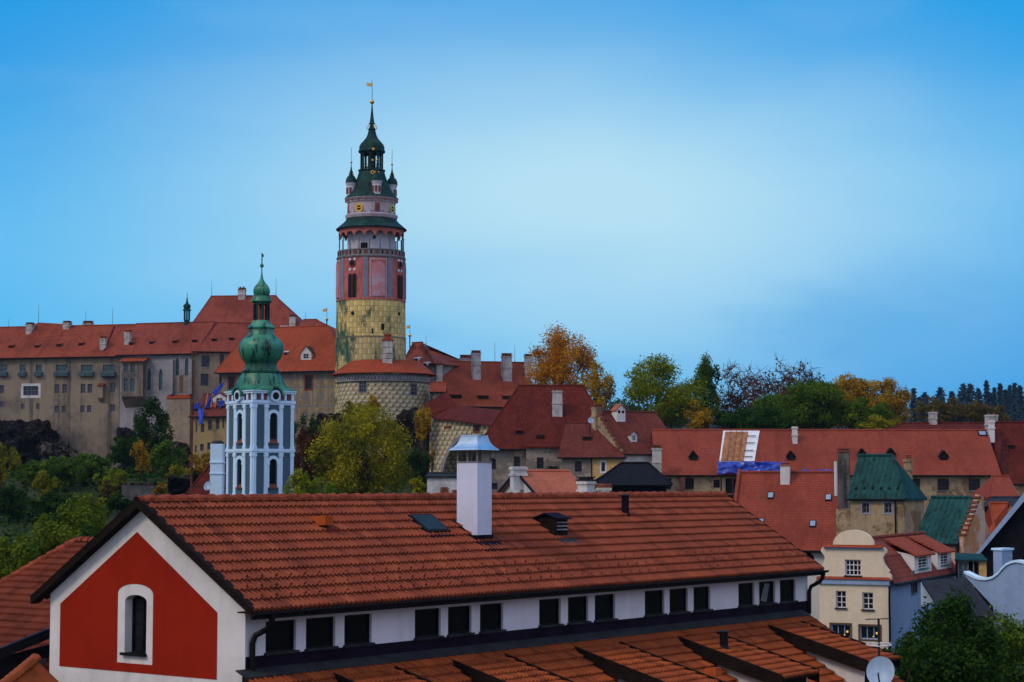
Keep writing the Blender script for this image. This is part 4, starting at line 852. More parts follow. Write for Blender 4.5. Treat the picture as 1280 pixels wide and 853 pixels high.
pb = MB().tube([(0, 0, tz(131)), (0, 0, tz(100))], [r_(.45), r_(.22)], 6).build('flagpole', M['black'], tower)
MB().ball((0, 0, tz(127.6)), r_(2.9), 14).build('gilded_ball', M['gold'], pb, True)
MB().ext([(-.05, 0, tz(104)), (-r_(8.3), 0, tz(104.2)), (-r_(6), 0, tz(106)), (-r_(8), 0, tz(107.6)), (-.05, 0, tz(108.6))], (0, .04, 0)).build('weather_flag', M['gold'], pb)
# ------------------------------------------------------------------ round bastion at the tower's foot
BC = at(480, 480, 309); bs = 309 / FPX; BF = F((BC.x, 309, 22)); bz = lambda py: at(480, py, 309 - 7.4).z - 22
bas = thing('round_bastion', 'round bastion of yellow sgraffito blocks with orange roof at the tower foot', 'bastion', BF); RB = 57.5 * bs
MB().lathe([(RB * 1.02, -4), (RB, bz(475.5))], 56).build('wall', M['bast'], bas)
MB().lathe([(RB, bz(477)), (RB + .35, bz(476)), (RB + .3, bz(475)), (RB - .1, bz(474.6)), (RB - .05, bz(467))], 56).build('frieze', M['castle_blue'], bas)
m = MB()
for k in range(40):
    a = R(180 + 180 * k / 40); r0 = RB - .0
    pts = [V(((r0 + .03) * math.cos(a + j * R(4.5) / 6), (r0 + .03) * math.sin(a + j * R(4.5) / 6), bz(474 - 5.2 * math.sin(math.pi * j / 6)))) for j in range(7)]
    m.tube(pts, .06, 4)
m.build('painted_arches', M['white_old'], bas)
rf = lambda th, r, z: (r * math.cos(th), r * math.sin(th), z)
MB().lathe([(RB + .3, bz(466.2)), (RB + .95, bz(466.6)), (RB + 1.0, bz(465.8)), (r_(44.0), bz(451.0) + .3)], 56).build('roof', M['t_bright'], bas)
def bwin(px, py, w, h):
    q = BF.loc(at(px, py, 302)); a = math.asin(max(-1, min(1, q.x / RB))); t = -math.pi / 2 + a; c, d = math.cos(t), math.sin(t); x = V((-d, c, 0)); e = V((c, d, 0)); o = e * (RB + .04); z0, z1 = bz(py + h / 2), bz(py - h / 2); hw = w * bs / 2 / max(.4, math.cos(a))
    f = MB(); f.ext([o - x * (hw + .2) + V((0, 0, z0 - .2)), o + x * (hw + .2) + V((0, 0, z0 - .2)), o + x * (hw + .2) + V((0, 0, z1 + .2)), o - x * (hw + .2) + V((0, 0, z1 + .2))], e * -.3); wn = f.build('window', M['frame'], bas)
    g = MB(); o2 = o + e * .02; g.ext([o2 - x * hw + V((0, 0, z0)), o2 + x * hw + V((0, 0, z0)), o2 + x * hw + V((0, 0, z1)), o2 - x * hw + V((0, 0, z1))], e * -.2); g.build('pane', M['glass'], wn)
    b = MB(); o3 = o + e * .04
    for k in (-.33, .33): b.ext([o3 + x * (hw * k - .04) + V((0, 0, z0)), o3 + x * (hw * k + .04) + V((0, 0, z0)), o3 + x * (hw * k + .04) + V((0, 0, z1)), o3 + x * (hw * k - .04) + V((0, 0, z1))], e * -.05)
    for k in (.33, .66): zz = z0 + (z1 - z0) * k; b.ext([o3 - x * hw + V((0, 0, zz - .04)), o3 + x * hw + V((0, 0, zz - .04)), o3 + x * hw + V((0, 0, zz + .04)), o3 - x * hw + V((0, 0, zz + .04))], e * -.05)
    b.build('window_bar', M['frame'], wn)
bwin(453.3, 483, 8, 13); bwin(516.5, 486, 6, 13)
q = BF.loc(at(484, 462, 302.6)); zb, zt = q.z - 1.5, BF.loc(at(484, 418, 302.6)).z; w = 12 * bs / 2
c = MB(); c.box(q.x - w, q.x + w, q.y, q.y + 1.5, zb, zt - 1.0)
for py in (433, 441, 447): z = BF.loc(at(484, py, 302.6)).z; c.box(q.x - w - .07, q.x + w + .07, q.y - .07, q.y + 1.57, z - .09, z + .09)
c = c.build('chimney', M['chim'], bas); k = MB(); k.box(q.x - w - .12, q.x + w + .12, q.y - .12, q.y + 1.62, zt - 1.0, zt - .75); k.box(q.x - w * .6, q.x + w * .6, q.y + .3, q.y + 1.2, zt - .75, zt - .15); k.box(q.x - w * .75, q.x + w * .75, q.y + .2, q.y + 1.3, zt - .15, zt + .1); k.build('chimney_cap', M['t_bright'], c)
# little house behind the bastion
lh = House('tower_side_house', 'small rose-roofed house with gilded flag tucked behind the round bastion', (505, 455), (543, 470), 322, 318, 22, 11, (504, 515, 430), 'castle_blue', 't_castle2', ov=.5, cat='castle house'); lh.finish(); lh.hatch(520, 452, 1.0, 'white_old'); lh.hatch(531, 458, .9, 'white_old')
flag_ball(lh.f, lh.root, 512.3, 419.5, 409, 431, (0, lh.D / 2, 0))
sh = House('bastion_porch', 'low lean-to with dark eaves squeezed between bastion and orange-roofed range', (541, 488.5), (554, 490), 303, 303, 22, 4, (538, 550, 479), 'castle_tan', 't_castle', ov=.5, cat='lean-to'); sh.finish()
# ------------------------------------------------------------------ lower castle range with four chimneys
T7 = lambda x, y: (520 + x / 4.74, 440 + y / 4.74)
rg = House('castle_range', 'long castle range with plain orange roof and four tall white chimneys', (549, 505), (668, 510), 314, 318, 20, 17, (530, 664, 453.5), 'castle_tan', 't_range', ov=.6, cat='castle range'); rg.finish()
for x0, x1, yt, yb in ((591, 601, 438.5, 475), (629, 640, 442, 477), (657, 664.5, 443, 472)): rg.chimney(x0, x1, yt, yb, 'chim', depth=.9)
rg.chimney(546, 553, 455, 484, 'chim', depth=.9, pots=2); rg.chimney(576.5, 590, 444, 453, 'chim', y=9.5, depth=.6)
for cx, cy in ((240, 278), (400, 282), (545, 284)): rg.hatch(*T7(cx, cy), 1.5, big=1.3)
for px, yt in ((532.5, 420), (618.5, 428), (643.5, 432)): rg.rod(px, yt, 455)
# ------------------------------------------------------------------ bastion wall with the great arch
a, b = at(537, 517, 268), at(618, 533, 256); an = math.atan2(b.y - a.y, b.x - a.x); AF = F((a.x, a.y, 10), an)
arc = thing('arched_bastion_wall', 'sgraffito block wall with one great dark arch under a sloping roof', 'wall', AF); H = lambda px, py: AF.hit(px, py)
x1 = H(618, 533).x; zA, zB = H(549, 521.5).z, H(614, 531.5).z; al, ar_, at_, ab = H(552, 595).x, H(612, 595).x, H(582, 548.5).z, H(582, 612).z - 4
mb = MB(); hol = {'r': (al, ar_, ab, at_), 'arch': (ar_ - al) / 2 * 1.25, 'depth': 5}
for q in ((547, 553.5, 526, 533.5),): pass
w1 = [H(556.5, 534), H(563.5, 525.5)]; w2 = [H(592.5, 539.5), H(599.5, 531.5)]; zmin = min(zA, zB)
zc = H(582, 543).z; wall(mb, 0, x1, -4, zc, [hol], 0, 5); n = 0
wall(mb, 0, x1, zc, zmin, [(w1[0].x, w1[1].x, w1[0].z, w1[1].z), (w2[0].x, w2[1].x, w2[0].z, min(w2[1].z, zmin - .1))], 0, .3); mb.poly([(0, 0, zmin), (x1, 0, zmin), (x1, 0, zB), (0, 0, zA)])
mb.poly([(0, 0, -4), (0, 6, -4), (0, 6, zA), (0, 0, zA)]); mb.poly([(x1, 0, -4), (x1, 6, -4), (x1, 6, zB), (x1, 0, zB)])
mb.poly([(al, 5, ab), (ar_, 5, ab), (ar_, 5, at_), (al, 5, at_)]); mb.build('wall', M['bast'], arc)
for p, q in (w1, w2): window(arc, (p.x, q.x, p.z, min(q.z, zmin - .1)), .3, 2, 2, frame='frame_red', surround=('frame_red', .22))
rim = MB(); ap = arch_pts(hol, 16); cx = (al + ar_) / 2
for i in range(16):
    p, q = ap[i], ap[i + 1]; sc = 1.09; zz = at_ - hol['arch']; o = lambda g: (cx + (g[0] - cx) * sc, zz + (g[1] - zz) * sc); P, Q = o(p), o(q); rim.poly([(p[0], -.06, p[1]), (q[0], -.06, q[1]), (Q[0], -.06, Q[1]), (P[0], -.06, P[1])]); rim.poly([(p[0], -.06, p[1]), (q[0], -.06, q[1]), (q[0], .2, q[1]), (p[0], .2, p[1])])
rim.build('arch_rim', M['castle_blue'], arc)
r = MB(); zu = AF.hit(553, 508, (0, 4, 0)).z; zu2 = AF.hit(620, 517, (0, 4, 0)).z
r.slab([(.9, -.6, H(549, 521).z), (x1 + .3, -.6, H(614, 532).z), (x1 + .3, 4, zu2), (.9, 4, zu)], [(0, 1, 2, 3)], .18)
zl = AF.hit(530, 492, (0, 4, 0)).z; r.slab([(.9, -.6, H(546, 519).z), (.9, 4, zu), (-1.6, 4, zl), (-.6, -.6, H(536, 505).z)], [(0, 1, 2, 3)], .18); r.build('roof', M['t_dark'], arc)
for x0, x1_, y0, y1, Y, d, sd, mt in ((4, 68, 524, 586, 336, 5, 1, 'rock'), (-30, 20, 525, 600, 330, 4, 2, 'rock'), (48, 95, 552, 600, 330, 4, 3, 'rock_l'), (142, 168, 536, 588, 336, 4, 4, 'rock'), (150, 235, 548, 600, 331, 4, 5, 'rock_l'), (478, 545, 514, 612, 298, 5, 6, 'rock'), (380, 500, 512, 600, 303, 5, 7, 'rock'), (208, 242, 590, 620, 225, 3, 9, 'rock'), (500, 552, 560, 625, 280, 6, 8, 'rock')): rock('rock_cliff', (x0, y0, x1_, y1), Y, d, mt, sd, 1.5)
# ------------------------------------------------------------------ church tower
CY = 165.0; s5 = CY / FPX; ca = R(40.3); c0 = at(315.8, 600, CY - 2.6); CF = F((c0.x, c0.y, 2), ca); cw = 58.6 * s5; cz = lambda py: at(315.8, py, c0.y).z - 2
chu = thing('church_tower', 'pale blue and white church tower with green copper onion dome and lantern', 'church tower', CF)
fmaps = [lambda s, d, z: (s, d, z), lambda s, d, z: (d, cw - s, z), lambda s, d, z: (cw - d, s, z), lambda s, d, z: (cw - s, cw - d, z)]
body = MB(); U = [(.40, .60, cz(553), cz(515.5)), (.40, .60, cz(609.5), cz(573.5))]; hol = [{'r': (u0 * cw, u1 * cw, z0, z1), 'arch': (u1 - u0) * cw / 2, 'depth': .35} for u0, u1, z0, z1 in U]
for mp in fmaps: wall(body, 0, cw, -4, cz(489), hol, 0, .35, mp)
body = body.build('wall', M['cblue'], chu)
for fi, mp in enumerate(fmaps):
    tr = MB()
    for z0, z1 in ((cz(561), cz(505)), (cz(620), cz(566))):
        for u0, u1 in ((0, .07), (.27, .36), (.64, .73), (.93, 1)):
            mbox(tr, mp, u0 * cw, u1 * cw, -.10, .02, z0, z1)
            mbox(tr, mp, u0 * cw - .04, u1 * cw + .04, -.15, .02, z1 - .32, z1 - .04); mbox(tr, mp, u0 * cw - .04, u1 * cw + .04, -.14, .02, z0, z0 + .22)
    tr.build('pilaster', M['cwhite'], body)
    for h in hol:
        m = MB(); ap = arch_pts(h, 14); r = h['r']; cx = (r[0] + r[1]) / 2; zz = r[3] - h['arch']; k = 1 + .27 / h['arch']; o = lambda p: (cx + (p[0] - cx) * k, zz + (p[1] - zz) * k)
        for p, q in zip(ap[:-1], ap[1:]):
            P, Q = o(p), o(q); m.poly([mp(p[0], -.08, p[1]), mp(q[0], -.08, q[1]), mp(Q[0], -.08, Q[1]), mp(P[0], -.08, P[1])]); m.poly([mp(P[0], -.08, P[1]), mp(Q[0], -.08, Q[1]), mp(Q[0], .02, Q[1]), mp(P[0], .02, P[1])]); m.poly([mp(p[0], -.08, p[1]), mp(q[0], -.08, q[1]), mp(q[0], .02, q[1]), mp(p[0], .02, p[1])])
        for xx in (r[0] - .2, r[1]): mbox(m, mp, xx, xx + .2, -.08, .02, r[2], zz)
        for xx in (r[0] - .24, r[1] - .02): mbox(m, mp, xx, xx + .26, -.12, .02, zz - .12, zz + .08)
        m.build('arch_surround', M['cwhite'], body); m = MB(); m.poly([mp(r[0], .3, r[2]), mp(r[1], .3, r[2])] + [mp(p[0], .3, p[1]) for p in ap[::-1]]); op = m.build('belfry_opening', M['void'], body)
        m = MB()
        for j in range(9): zq = r[2] + .4 + (zz - r[2] - .3) * j / 9; mbox(m, mp, r[0], r[1], .20, .28, zq, zq + .07)
        m.build('louvre', M['glass'], op)
        m = MB(); m.ext([mp(r[0] + .01, -.14, r[2] - .02), mp(r[0] + .01, .25, r[2] + .32), mp(r[0] + .01, .25, r[2] - .1), mp(r[0] + .01, -.14, r[2] - .1)], V(mp(r[1] - .02, 0, 0)) - V(mp(r[0], 0, 0))); m.build('sill', M['brick'], op)
    fr = MB()
    for u in (.03, .21, .36, .64, .79, .97): mbox(fr, mp, u * cw - .11, u * cw + .11, -.10, .02, cz(499.5), cz(491.5))
    fr.build('frieze_pier', M['cwhite'], body)
    for u in (.12, .285, .715, .88): m = MB(); mbox(m, mp, u * cw - .17, u * cw + .17, -.05, .01, cz(499), cz(493)); m.build('frieze_panel', M['frame_red'], body)
for band in (((cz(505.5), cz(503.5), .09), (cz(503.5), cz(500), .16)), ((cz(491.5), cz(489), .17), (cz(489), cz(487.8), .26)), ((cz(566), cz(564.5), .09), (cz(564.5), cz(561), .15)), ((cz(622), cz(619), .15),)):
    cor = MB()
    for z0, z1, e in band: cor.box(-e, cw + e, -e, cw + e, z0, z1)
    cor.build('cornice', M['cwhite'], chu)
for fi, mp in enumerate(fmaps):
    zc = cz(494.2); ro = 7.2 * s5; m = MB(); n = 24
    P = [(cw / 2 + ro * math.cos(2 * math.pi * i / n), zc + ro * math.sin(2 * math.pi * i / n)) for i in range(n)]; m.ext([mp(a, -.36, b) for a, b in P], V(mp(0, .6, 0)) - V(mp(0, 0, 0))); rg_ = m.build('oculus', M['cwhite'], chu)
    m = MB(); P = [(cw / 2 + ro * .62 * math.cos(2 * math.pi * i / n), zc + ro * .62 * math.sin(2 * math.pi * i / n)) for i in range(n)]; m.ext([mp(a, -.40, b) for a, b in P], V(mp(0, .1, 0)) - V(mp(0, 0, 0))); m.build('opening', M['void'], rg_)
    m = MB(); P = [(cw / 2 + (ro + .10) * math.cos(math.pi * i / 12), zc + .05 + (ro + .12) * math.sin(math.pi * i / 12)) for i in range(13)]; Q = [(cw / 2 + (ro + .26) * math.cos(math.pi * i / 12), zc + .05 + (ro + .28) * math.sin(math.pi * i / 12)) for i in range(13)]; P[0] = (P[0][0], P[0][1] - .1)
    m.ext([mp(a, -.48, b) for a, b in P + Q[::-1]], V(mp(0, 1.6, 0)) - V(mp(0, 0, 0))); m.build('oculus_hood', M['copper'], rg_)
dome_r = [(46.0, 489.0), (45, 487.4), (36.5, 484.5), (32.8, 481), (30.4, 477), (28, 472), (25.4, 468), (23.4, 465.2)]
def sq(t, r, z):
    k = min(1, max(0, (z - cz(488)) / (cz(468) - cz(488)))); hh = r / 1.40; q = hh / max(abs(math.cos(t)), abs(math.sin(t))); rd = r * 1.0; return (q * (1 - k) + rd * k)
m = MB(); m.lathe([(r * s5, cz(y)) for r, y in dome_r], 48, (cw / 2, cw / 2), shape=sq); rl = m.build('skirt_roof', M['copper'], chu, True)
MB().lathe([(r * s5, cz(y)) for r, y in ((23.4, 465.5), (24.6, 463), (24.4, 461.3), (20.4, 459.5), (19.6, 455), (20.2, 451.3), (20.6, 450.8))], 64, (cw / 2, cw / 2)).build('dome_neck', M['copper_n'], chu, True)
prof = [(20.0, 450.8), (22.6, 448.6), (24.6, 446), (26.4, 442), (28.1, 436), (28.5, 431), (27.4, 426.5), (24.4, 422.5), (20.3, 419), (17.0, 415.5), (15.5, 411.5), (15.4, 408.5), (17.4, 407.6), (17.6, 406.4), (14.0, 403.2), (11.2, 399.4), (10.6, 397.4), (5, 397)]
sg = lambda t, r, z: r * (1 + .018 * abs(math.cos(8 * t)) ** 6 - .012)
dm = MB().lathe([(r * s5, cz(y)) for r, y in prof], 96, (cw / 2, cw / 2), shape=sg).build('onion_dome', M['copper'], chu, True)
for k in range(8): t = k * math.pi / 4 + .35; q = (cw / 2 + 9.3 * s5 * math.cos(t), cw / 2 + 9.3 * s5 * math.sin(t)); MB().tube([(*q, cz(398)), (*q, cz(375))], 1.35 * s5, 6).build('lantern_post', M['copper_d'], chu)
MB().lathe([(3.2 * s5, cz(399)), (3.2 * s5, cz(374))], 8, (cw / 2, cw / 2)).build('lantern_core', M['frame_red'], chu)
MB().lathe([(9.6 * s5, cz(377)), (10 * s5, cz(375.5)), (13.2 * s5, cz(373.6)), (13.2 * s5, cz(372.6)), (11.4 * s5, cz(369.8)), (11.0 * s5, cz(366.8)), (8.6 * s5, cz(366.2)), (9.8 * s5, cz(364.2)), (10.6 * s5, cz(361)), (10.2 * s5, cz(357.5)), (8.2 * s5, cz(353.4)), (5.2 * s5, cz(350)), (3.2 * s5, cz(347)), (1.8 * s5, cz(343.6)), (.8 * s5, cz(337)), (.6 * s5, cz(330))], 32, (cw / 2, cw / 2)).build('lantern_dome', M['copper'], chu, True)
fb = MB().tube([(cw / 2, cw / 2, cz(331)), (cw / 2, cw / 2, cz(311.5))], .05, 6).build('finial', M['copper_d'], chu); MB().ball((cw / 2, cw / 2, cz(327.6)), 2.5 * s5, 12).build('finial_ball', M['copper'], fb, True)
MB().ext([(cw / 2, cw / 2, cz(313)), (cw / 2 + 3.6 * s5, cw / 2, cz(313.2)), (cw / 2 + 2.2 * s5, cw / 2, cz(314.4)), (cw / 2 + 3.2 * s5, cw / 2, cz(316)), (cw / 2, cw / 2, cz(316.4))], (0, .03, 0)).build('weather_flag', M['black'], fb)
# ------------------------------------------------------------------ around the church
rh = House('church_side_house', 'dark red hipped roof house with a big white chimney beside the church tower', (222, 634), (330, 634), 178, 178, 2, 11, (283, 322, 558.5), 'white_old', 't_dark', ov=.5, hips=True); rh.finish()
p = rh.f.hit(270, 609, (0, -.3, 0)); zt = rh.f.hit(270, 555, p).z; w = 15.2 * 178 / FPX / 2
c = MB(); c.box(p.x - w, p.x + w, p.y, p.y + 1.4, p.z - 2, zt); q = rh.f.hit(270, 592, p).z, rh.f.hit(270, 578, p).z
for z in q: c.box(p.x - w - .07, p.x + w + .07, p.y - .07, p.y + 1.47, z - .07, z + .07)
c = c.build('chimney', M['cwhite'], rh.root); k = MB(); k.lathe([(w * 1.05, zt), (w * 1.05, zt + .12), (w * .8, zt + .25), (w * .4, zt + .32), (.02, zt + .33)], 16, (p.x, p.y + .7)); k.build('chimney_cap', M['lead'], c)
def dish(name, label, px, py, Y, rpx, yaw=0.0, tilt=.35, pole=1.2, arm=None, group=None):
    o = at(px, py, Y); f = F((o.x, o.y, o.z - pole), yaw); r = rpx * Y / FPX; root = thing(name, label, 'satellite dish', f, group)
    m = MB(); rows = []; ax = V((0, -math.cos(tilt), math.sin(tilt))); ex = V((1, 0, 0)); ey = ax.cross(ex); n = 28
    for j in range(7):
        q = r * j / 6; rows.append([m.pt(V((0, 0, pole)) + ex * q * math.cos(2 * math.pi * i / n) + ey * q * 1.08 * math.sin(2 * math.pi * i / n) + ax * (q * q / r * .28)) for i in range(n)])
    for j in range(6):
        for i in range(n): m.f.append([rows[j][i], rows[j][(i + 1) % n], rows[j + 1][(i + 1) % n], rows[j + 1][i]])
    m.build('reflector', M['dish'], root, True)
    MB().tube([V((0, 0, pole)) - ey * r + ax * .1, V((0, 0, pole)) + ax * r * 1.1 - ey * r * .25], r * .04 + .01, 5).build('feed_arm', M['lead'], root); MB().ball(tuple(V((0, 0, pole)) + ax * r * 1.1 - ey * r * .25), r * .11).build('receiver', M['dish'], root)
    MB().tube([(0, .12, -.2), (0, .12, pole)] if not arm else [(arm, .25, pole), (0, .12, pole)], .035 + r * .02, 6).build('mast', M['lead'], root); return root
dish('satellite_dish', 'white satellite dish on a wall arm beside the white church-side chimney', 260.5, 608, 174, 5.6, R(-25), arm=-1.8)
o = at(239, 622, 100); g = gz(o.x, 100); f = F((o.x, 100, g)); pl = thing('rusty_pole', 'thin rusty steel pole rising above the tiled roof left of the church', 'pole', f); zt = at(239, 503, 100).z - g; MB().tube([(0, 0, 0), (0, 0, zt * .96)], .055, 8).build('shaft', M['rust'], pl); MB().lathe([(.085, zt * .97), (.085, zt), (.02, zt + .1)], 8).build('cap', M['rust'], pl)
ye = House('tarped_house', 'ochre house with a torn-open roof under blue tarpaulins below the castle', (241, 519), (291, 509), 298, 296, 12, 9, (241, 291, 494), 'ochre', 't_rose', ov=.5, cat='house')
T8 = lambda x, y: (230 + x / 4.489, 450 + y / 4.489)
for cx, cy, w, h in ((70, 378, 2.2, 13), (104, 383, 4.5, 11), (145, 365, 4.5, 14), (188, 360, 4.5, 14), (221, 354, 2.5, 14), (66, 500, 2.6, 9), (100, 492, 4.6, 9), (139, 484, 4.2, 9)): x, y = T8(cx, cy); ye.add_win((x - w / 2, y - h / 2, x + w / 2, y + h / 2), 2, 2, frame='frame')
ye.finish()
m = MB(); q = [ye.rhit(*T8(*c)) + V((0, -.12, .15)) for c in ((140, 272), (178, 205), (232, 240), (228, 262))]; m.slab(q, [(0, 1, 2, 3)], .1); m.build('new_tile_patch', M['t_bright'], ye.root)
m = MB()
for cx in (120, 150, 175, 200): a = ye.rhit(*T8(cx, 280)) + V((0, 0, .3)); b = ye.rhit(*T8(cx + 12, 225)) + V((0, 0, .9)); m.tube([a, b], .09, 5)
m.build('rafters', M['batten'], ye.root)
def cloth(name, label, f, pts, folds=9, amp=.35, mat='tarp', seed=1, sag=.2, group=None, n=(34, 14), cat='tarpaulin'):
    """crumpled sheet spanned between four world corners: bottom edge a-b, top edge d-c"""
    a, b, c, d = [V(p) for p in pts]; root = f; m = MB(); ids = []; nn = (b - a).cross(d - a).normalized(); o = (a + b + c + d) / 4; rnd = random.Random(seed); ph = rnd.uniform(0, 9)
    for j in range(n[1] + 1):
        v = j / n[1]; row = []
        for i in range(n[0] + 1):
            u = i / n[0]; p = a.lerp(b, u).lerp(d.lerp(c, u), v); k = mnoise.noise(V((u * folds + ph, v * 2.4, seed))) + .5 * mnoise.noise(V((u * folds * 2.3 + v * 3, v * 5, seed + 5))); ed = 1 - v
            p = p + nn * (k * amp) + V((0, 0, 1)) * (mnoise.noise(V((u * folds * .6, seed * 3.1, 0))) * sag * (1 if j in (0, n[1]) else .6)); row.append(m.pt(p - o))
        ids.append(row)
    for j in range(n[1]):
        for i in range(n[0]): m.f.append([ids[j][i], ids[j][i + 1], ids[j + 1][i + 1], ids[j + 1][i]])
    ob = m.build(name, M[mat], None, True, off=o); so = ob.modifiers.new('thickness', 'SOLIDIFY'); so.thickness = .03; return tag(ob, label, cat, group)
wp = lambda h, x, y, dz=.3, dy=-.15: h.f.wor(h.rhit(*T8(x, y)) + V((0, dy, dz)))
cloth('tarpaulin', 'blue tarpaulin stretched slanting up the broken roof to its topmost corner', None, [wp(ye, 118, 283), wp(ye, 140, 280), wp(ye, 232, 150, .8), wp(ye, 172, 192, .8)], 7, .3, seed=2)
cloth('tarpaulin', 'blue tarpaulin crumpled along the eave end of the broken roof', None, [wp(ye, 34, 292), wp(ye, 92, 282), wp(ye, 95, 252, .6), wp(ye, 70, 268, .6)], 6, .4, seed=4)
cloth('tarpaulin', 'narrow blue tarpaulin hanging down over the ochre house front', None, [wp(ye, 95, 370, .2, -.6), wp(ye, 115, 362, .2, -.6), wp(ye, 122, 285, .3, -.7), wp(ye, 90, 288, .3, -.7)], 4, .25, seed=6)
cloth('tarpaulin', 'small blue tarpaulin bundle by the dormer of the broken roof', None, [wp(ye, 190, 278), wp(ye, 226, 272), wp(ye, 226, 245, .6), wp(ye, 196, 255, .6)], 5, .4, seed=8)
ye.dormer(274, 505.5, 2.2, 1.2, 'white_old', 't_rose', True, .6)
# ------------------------------------------------------------------ dark red salt house and neighbours
T8s = lambda x, y: (640 + x / 5.686, 480 + y / 5.686)
def sw(h, cx, cy, w, hh, T=T8s, **k): x, y = T(cx, cy); h.add_win((x - w / 2, y - hh / 2, x + w / 2, y + hh / 2), **k)
sa = House('steep_roof_house', 'huge steep dark red hipped roof over peeling grey walls, below the castle', (600, 557.5), (768, 557.5), 232, 232, 6, 15, (648.5, 729, 483.5), 'stone_g', 't_dark', ov=.5, cat='house')
sw(sa, 35, 552, 7.5, 12.5, nx=3, nz=3, frame='frame_d', sill='castle_blue'); sa.add_win((614, 574, 620, 587), 2, 3, frame='frame_d'); sa.add_win((613, 604, 622, 612), 2, 1, frame='frame_d'); sa.finish()
b0, b1 = sa.f.hit(658, 557, (0, -1.6, 0)), sa.f.hit(702.5, 557, (0, -1.6, 0)); ze = b0.z; wl = sa.f.hit(675, 589, (0, -1.6, 0)), sa.f.hit(684, 572, (0, -1.6, 0)); wl = {'r': (sa.f.hit(671, 586, (0, -1.6, 0)).x, sa.f.hit(679.5, 586, (0, -1.6, 0)).x, sa.f.hit(675, 586, (0, -1.6, 0)).z, sa.f.hit(675, 572, (0, -1.6, 0)).z)}
mp = lambda s, d, z: (s, d - 1.6, z); m = MB(); wall(m, b0.x, b1.x, -3, ze, [wl], 0, .3, mp)
for x in (b0.x, b1.x): m.poly([(x, -1.6, -3), (x, .1, -3), (x, .1, ze), (x, -1.6, ze)])
bw = m.build('projecting_bay', M['stone_g'], sa.root); window(bw, wl, .3, 3, 4, frame='frame_d', mp=mp, sill='castle_blue')
ap = sa.rhit(686.6, 522.5); m = MB(); m.slab([(b0.x - .3, -2.0, ze - .15), (b1.x + .5, -2.0, ze - .15), (b1.x + .5, ap.y * .98, ap.z + .1), (ap.x, ap.y * .5, ap.z + .12), (b0.x - .3, ap.y * .35, ze + ap.y * .35 * sa.tan + .1)], [(0, 1, 3), (1, 2, 3), (0, 3, 4)], .15); m.build('bay_roof', M['t_dark'], bw)
sa.chimney(690.5, 703, 488.5, 523, 'chim', cap=False, pots=3, depth=.6)
for cx, cy in ((50, 362), (200, 380)): sa.hatch(*T8s(cx, cy), .95) if cx < 100 else None
x = T8s(200, 388); p = sa.f.hit(*x, (0, -.6, 0)); m = MB(); m.box(p.x - .5, p.x + .5, -1.1, -.2, p.z, p.z + .5); o = m.build('roof_hatch', M['t_dark'], bw); MB().box(p.x - .42, p.x + .42, -1.13, -1.0, p.z + .04, p.z + .42).build('opening', M['void'], o)
sa.chimney(665, 673, 480.5, 485, 'brick', y=7.8, depth=.8, cap=False)
an_ = House('steep_roof_annex', 'lower mauve-roofed wing with part yellow front against the steep-roofed house', (702.5, 569.5), (777, 567.5), 223, 221.5, 6, 10, (709, 744, 530), 'stone_g', 't_rose', ov=.45, cat='house wing')
sw(an_, 471, 588, 8.5, 13.5, nx=3, nz=3, frame='frame_d', sill='castle_blue'); sw(an_, 648, 590, 5.4, 12.5, nx=1, nz=1, frame='frame_w', glass='glass', surround=('frame_w', .16)); an_.finish()
q0, q1 = an_.f.hit(740, 569), an_.f.hit(776.5, 569); hz = [h for h in an_.holes if h['r'][0] > q0.x]; m = MB(); wall(m, q0.x, an_.L + .02, -3, an_.he - .1, [{'r': (h['r'][0] - .2, h['r'][1] + .2, h['r'][2] - .2, h['r'][3] + .2)} for h in hz], -.06, .05); m.poly([(an_.L + .02, -.06, -3), (an_.L + .02, 5, -3), (an_.L + .02, 5, an_.he - .1), (an_.L + .02, -.06, an_.he - .1)]); m.build('yellow_front', M['yellow'], an_.root)
an_.hatch(*T8s(530, 405), 1.1)
MB().tube([(an_.f.hit(739.6, 569).x, -.12, -3), (an_.f.hit(739.6, 569).x, -.12, an_.he - .2)], .07, 6).build('drainpipe', M['black'], an_.root)
dish('satellite_dish', 'white satellite dish on the mauve roof beside the crumbling plaster chimney', 738, 526, 220, 3.7, R(15), pole=1.6)
gh = House('gable_house', 'mauve tiled house with a crumbling brick stepped gable end', (779, 566.5), (851, 566.5), 222, 226, 6, 11, (752.5, 823, 516.5), 'white_old', 't_rose', ov=.25); gh.finish()
gp = MB(); D = gh.D; st = []
for i in range(11): t = i / 10; st.append((-.38, t * D / 2, gh.he + (gh.hr - gh.he) * t + (.28 if i % 2 else .42)))
gp.ext([(-.38, 0, -3)] + st + [(-.38, D / 2, gh.hr + .4), (-.38, D, gh.he), (-.38, D, -3)], (.36, 0, 0)); gp.build('gable_end', M['stone'], gh.root)
gp = MB()
for i in range(10): t = (i + .5) / 10; zz = gh.he + (gh.hr - gh.he) * t; gp.box(-.45, .02, t * D / 2 - .22, t * D / 2 + .2, zz + .2, zz + .58 + .1 * (i % 2))
gp.build('gable_coping', M['brick'], gh.root)
gh.chimney(744, 753, 506, 534, 'stone', y=gh.D / 2 - .6, depth=.8, pots=1); gh.dormer(792.5, 552.5, .9, .95, 'white_old', None, True, .35)
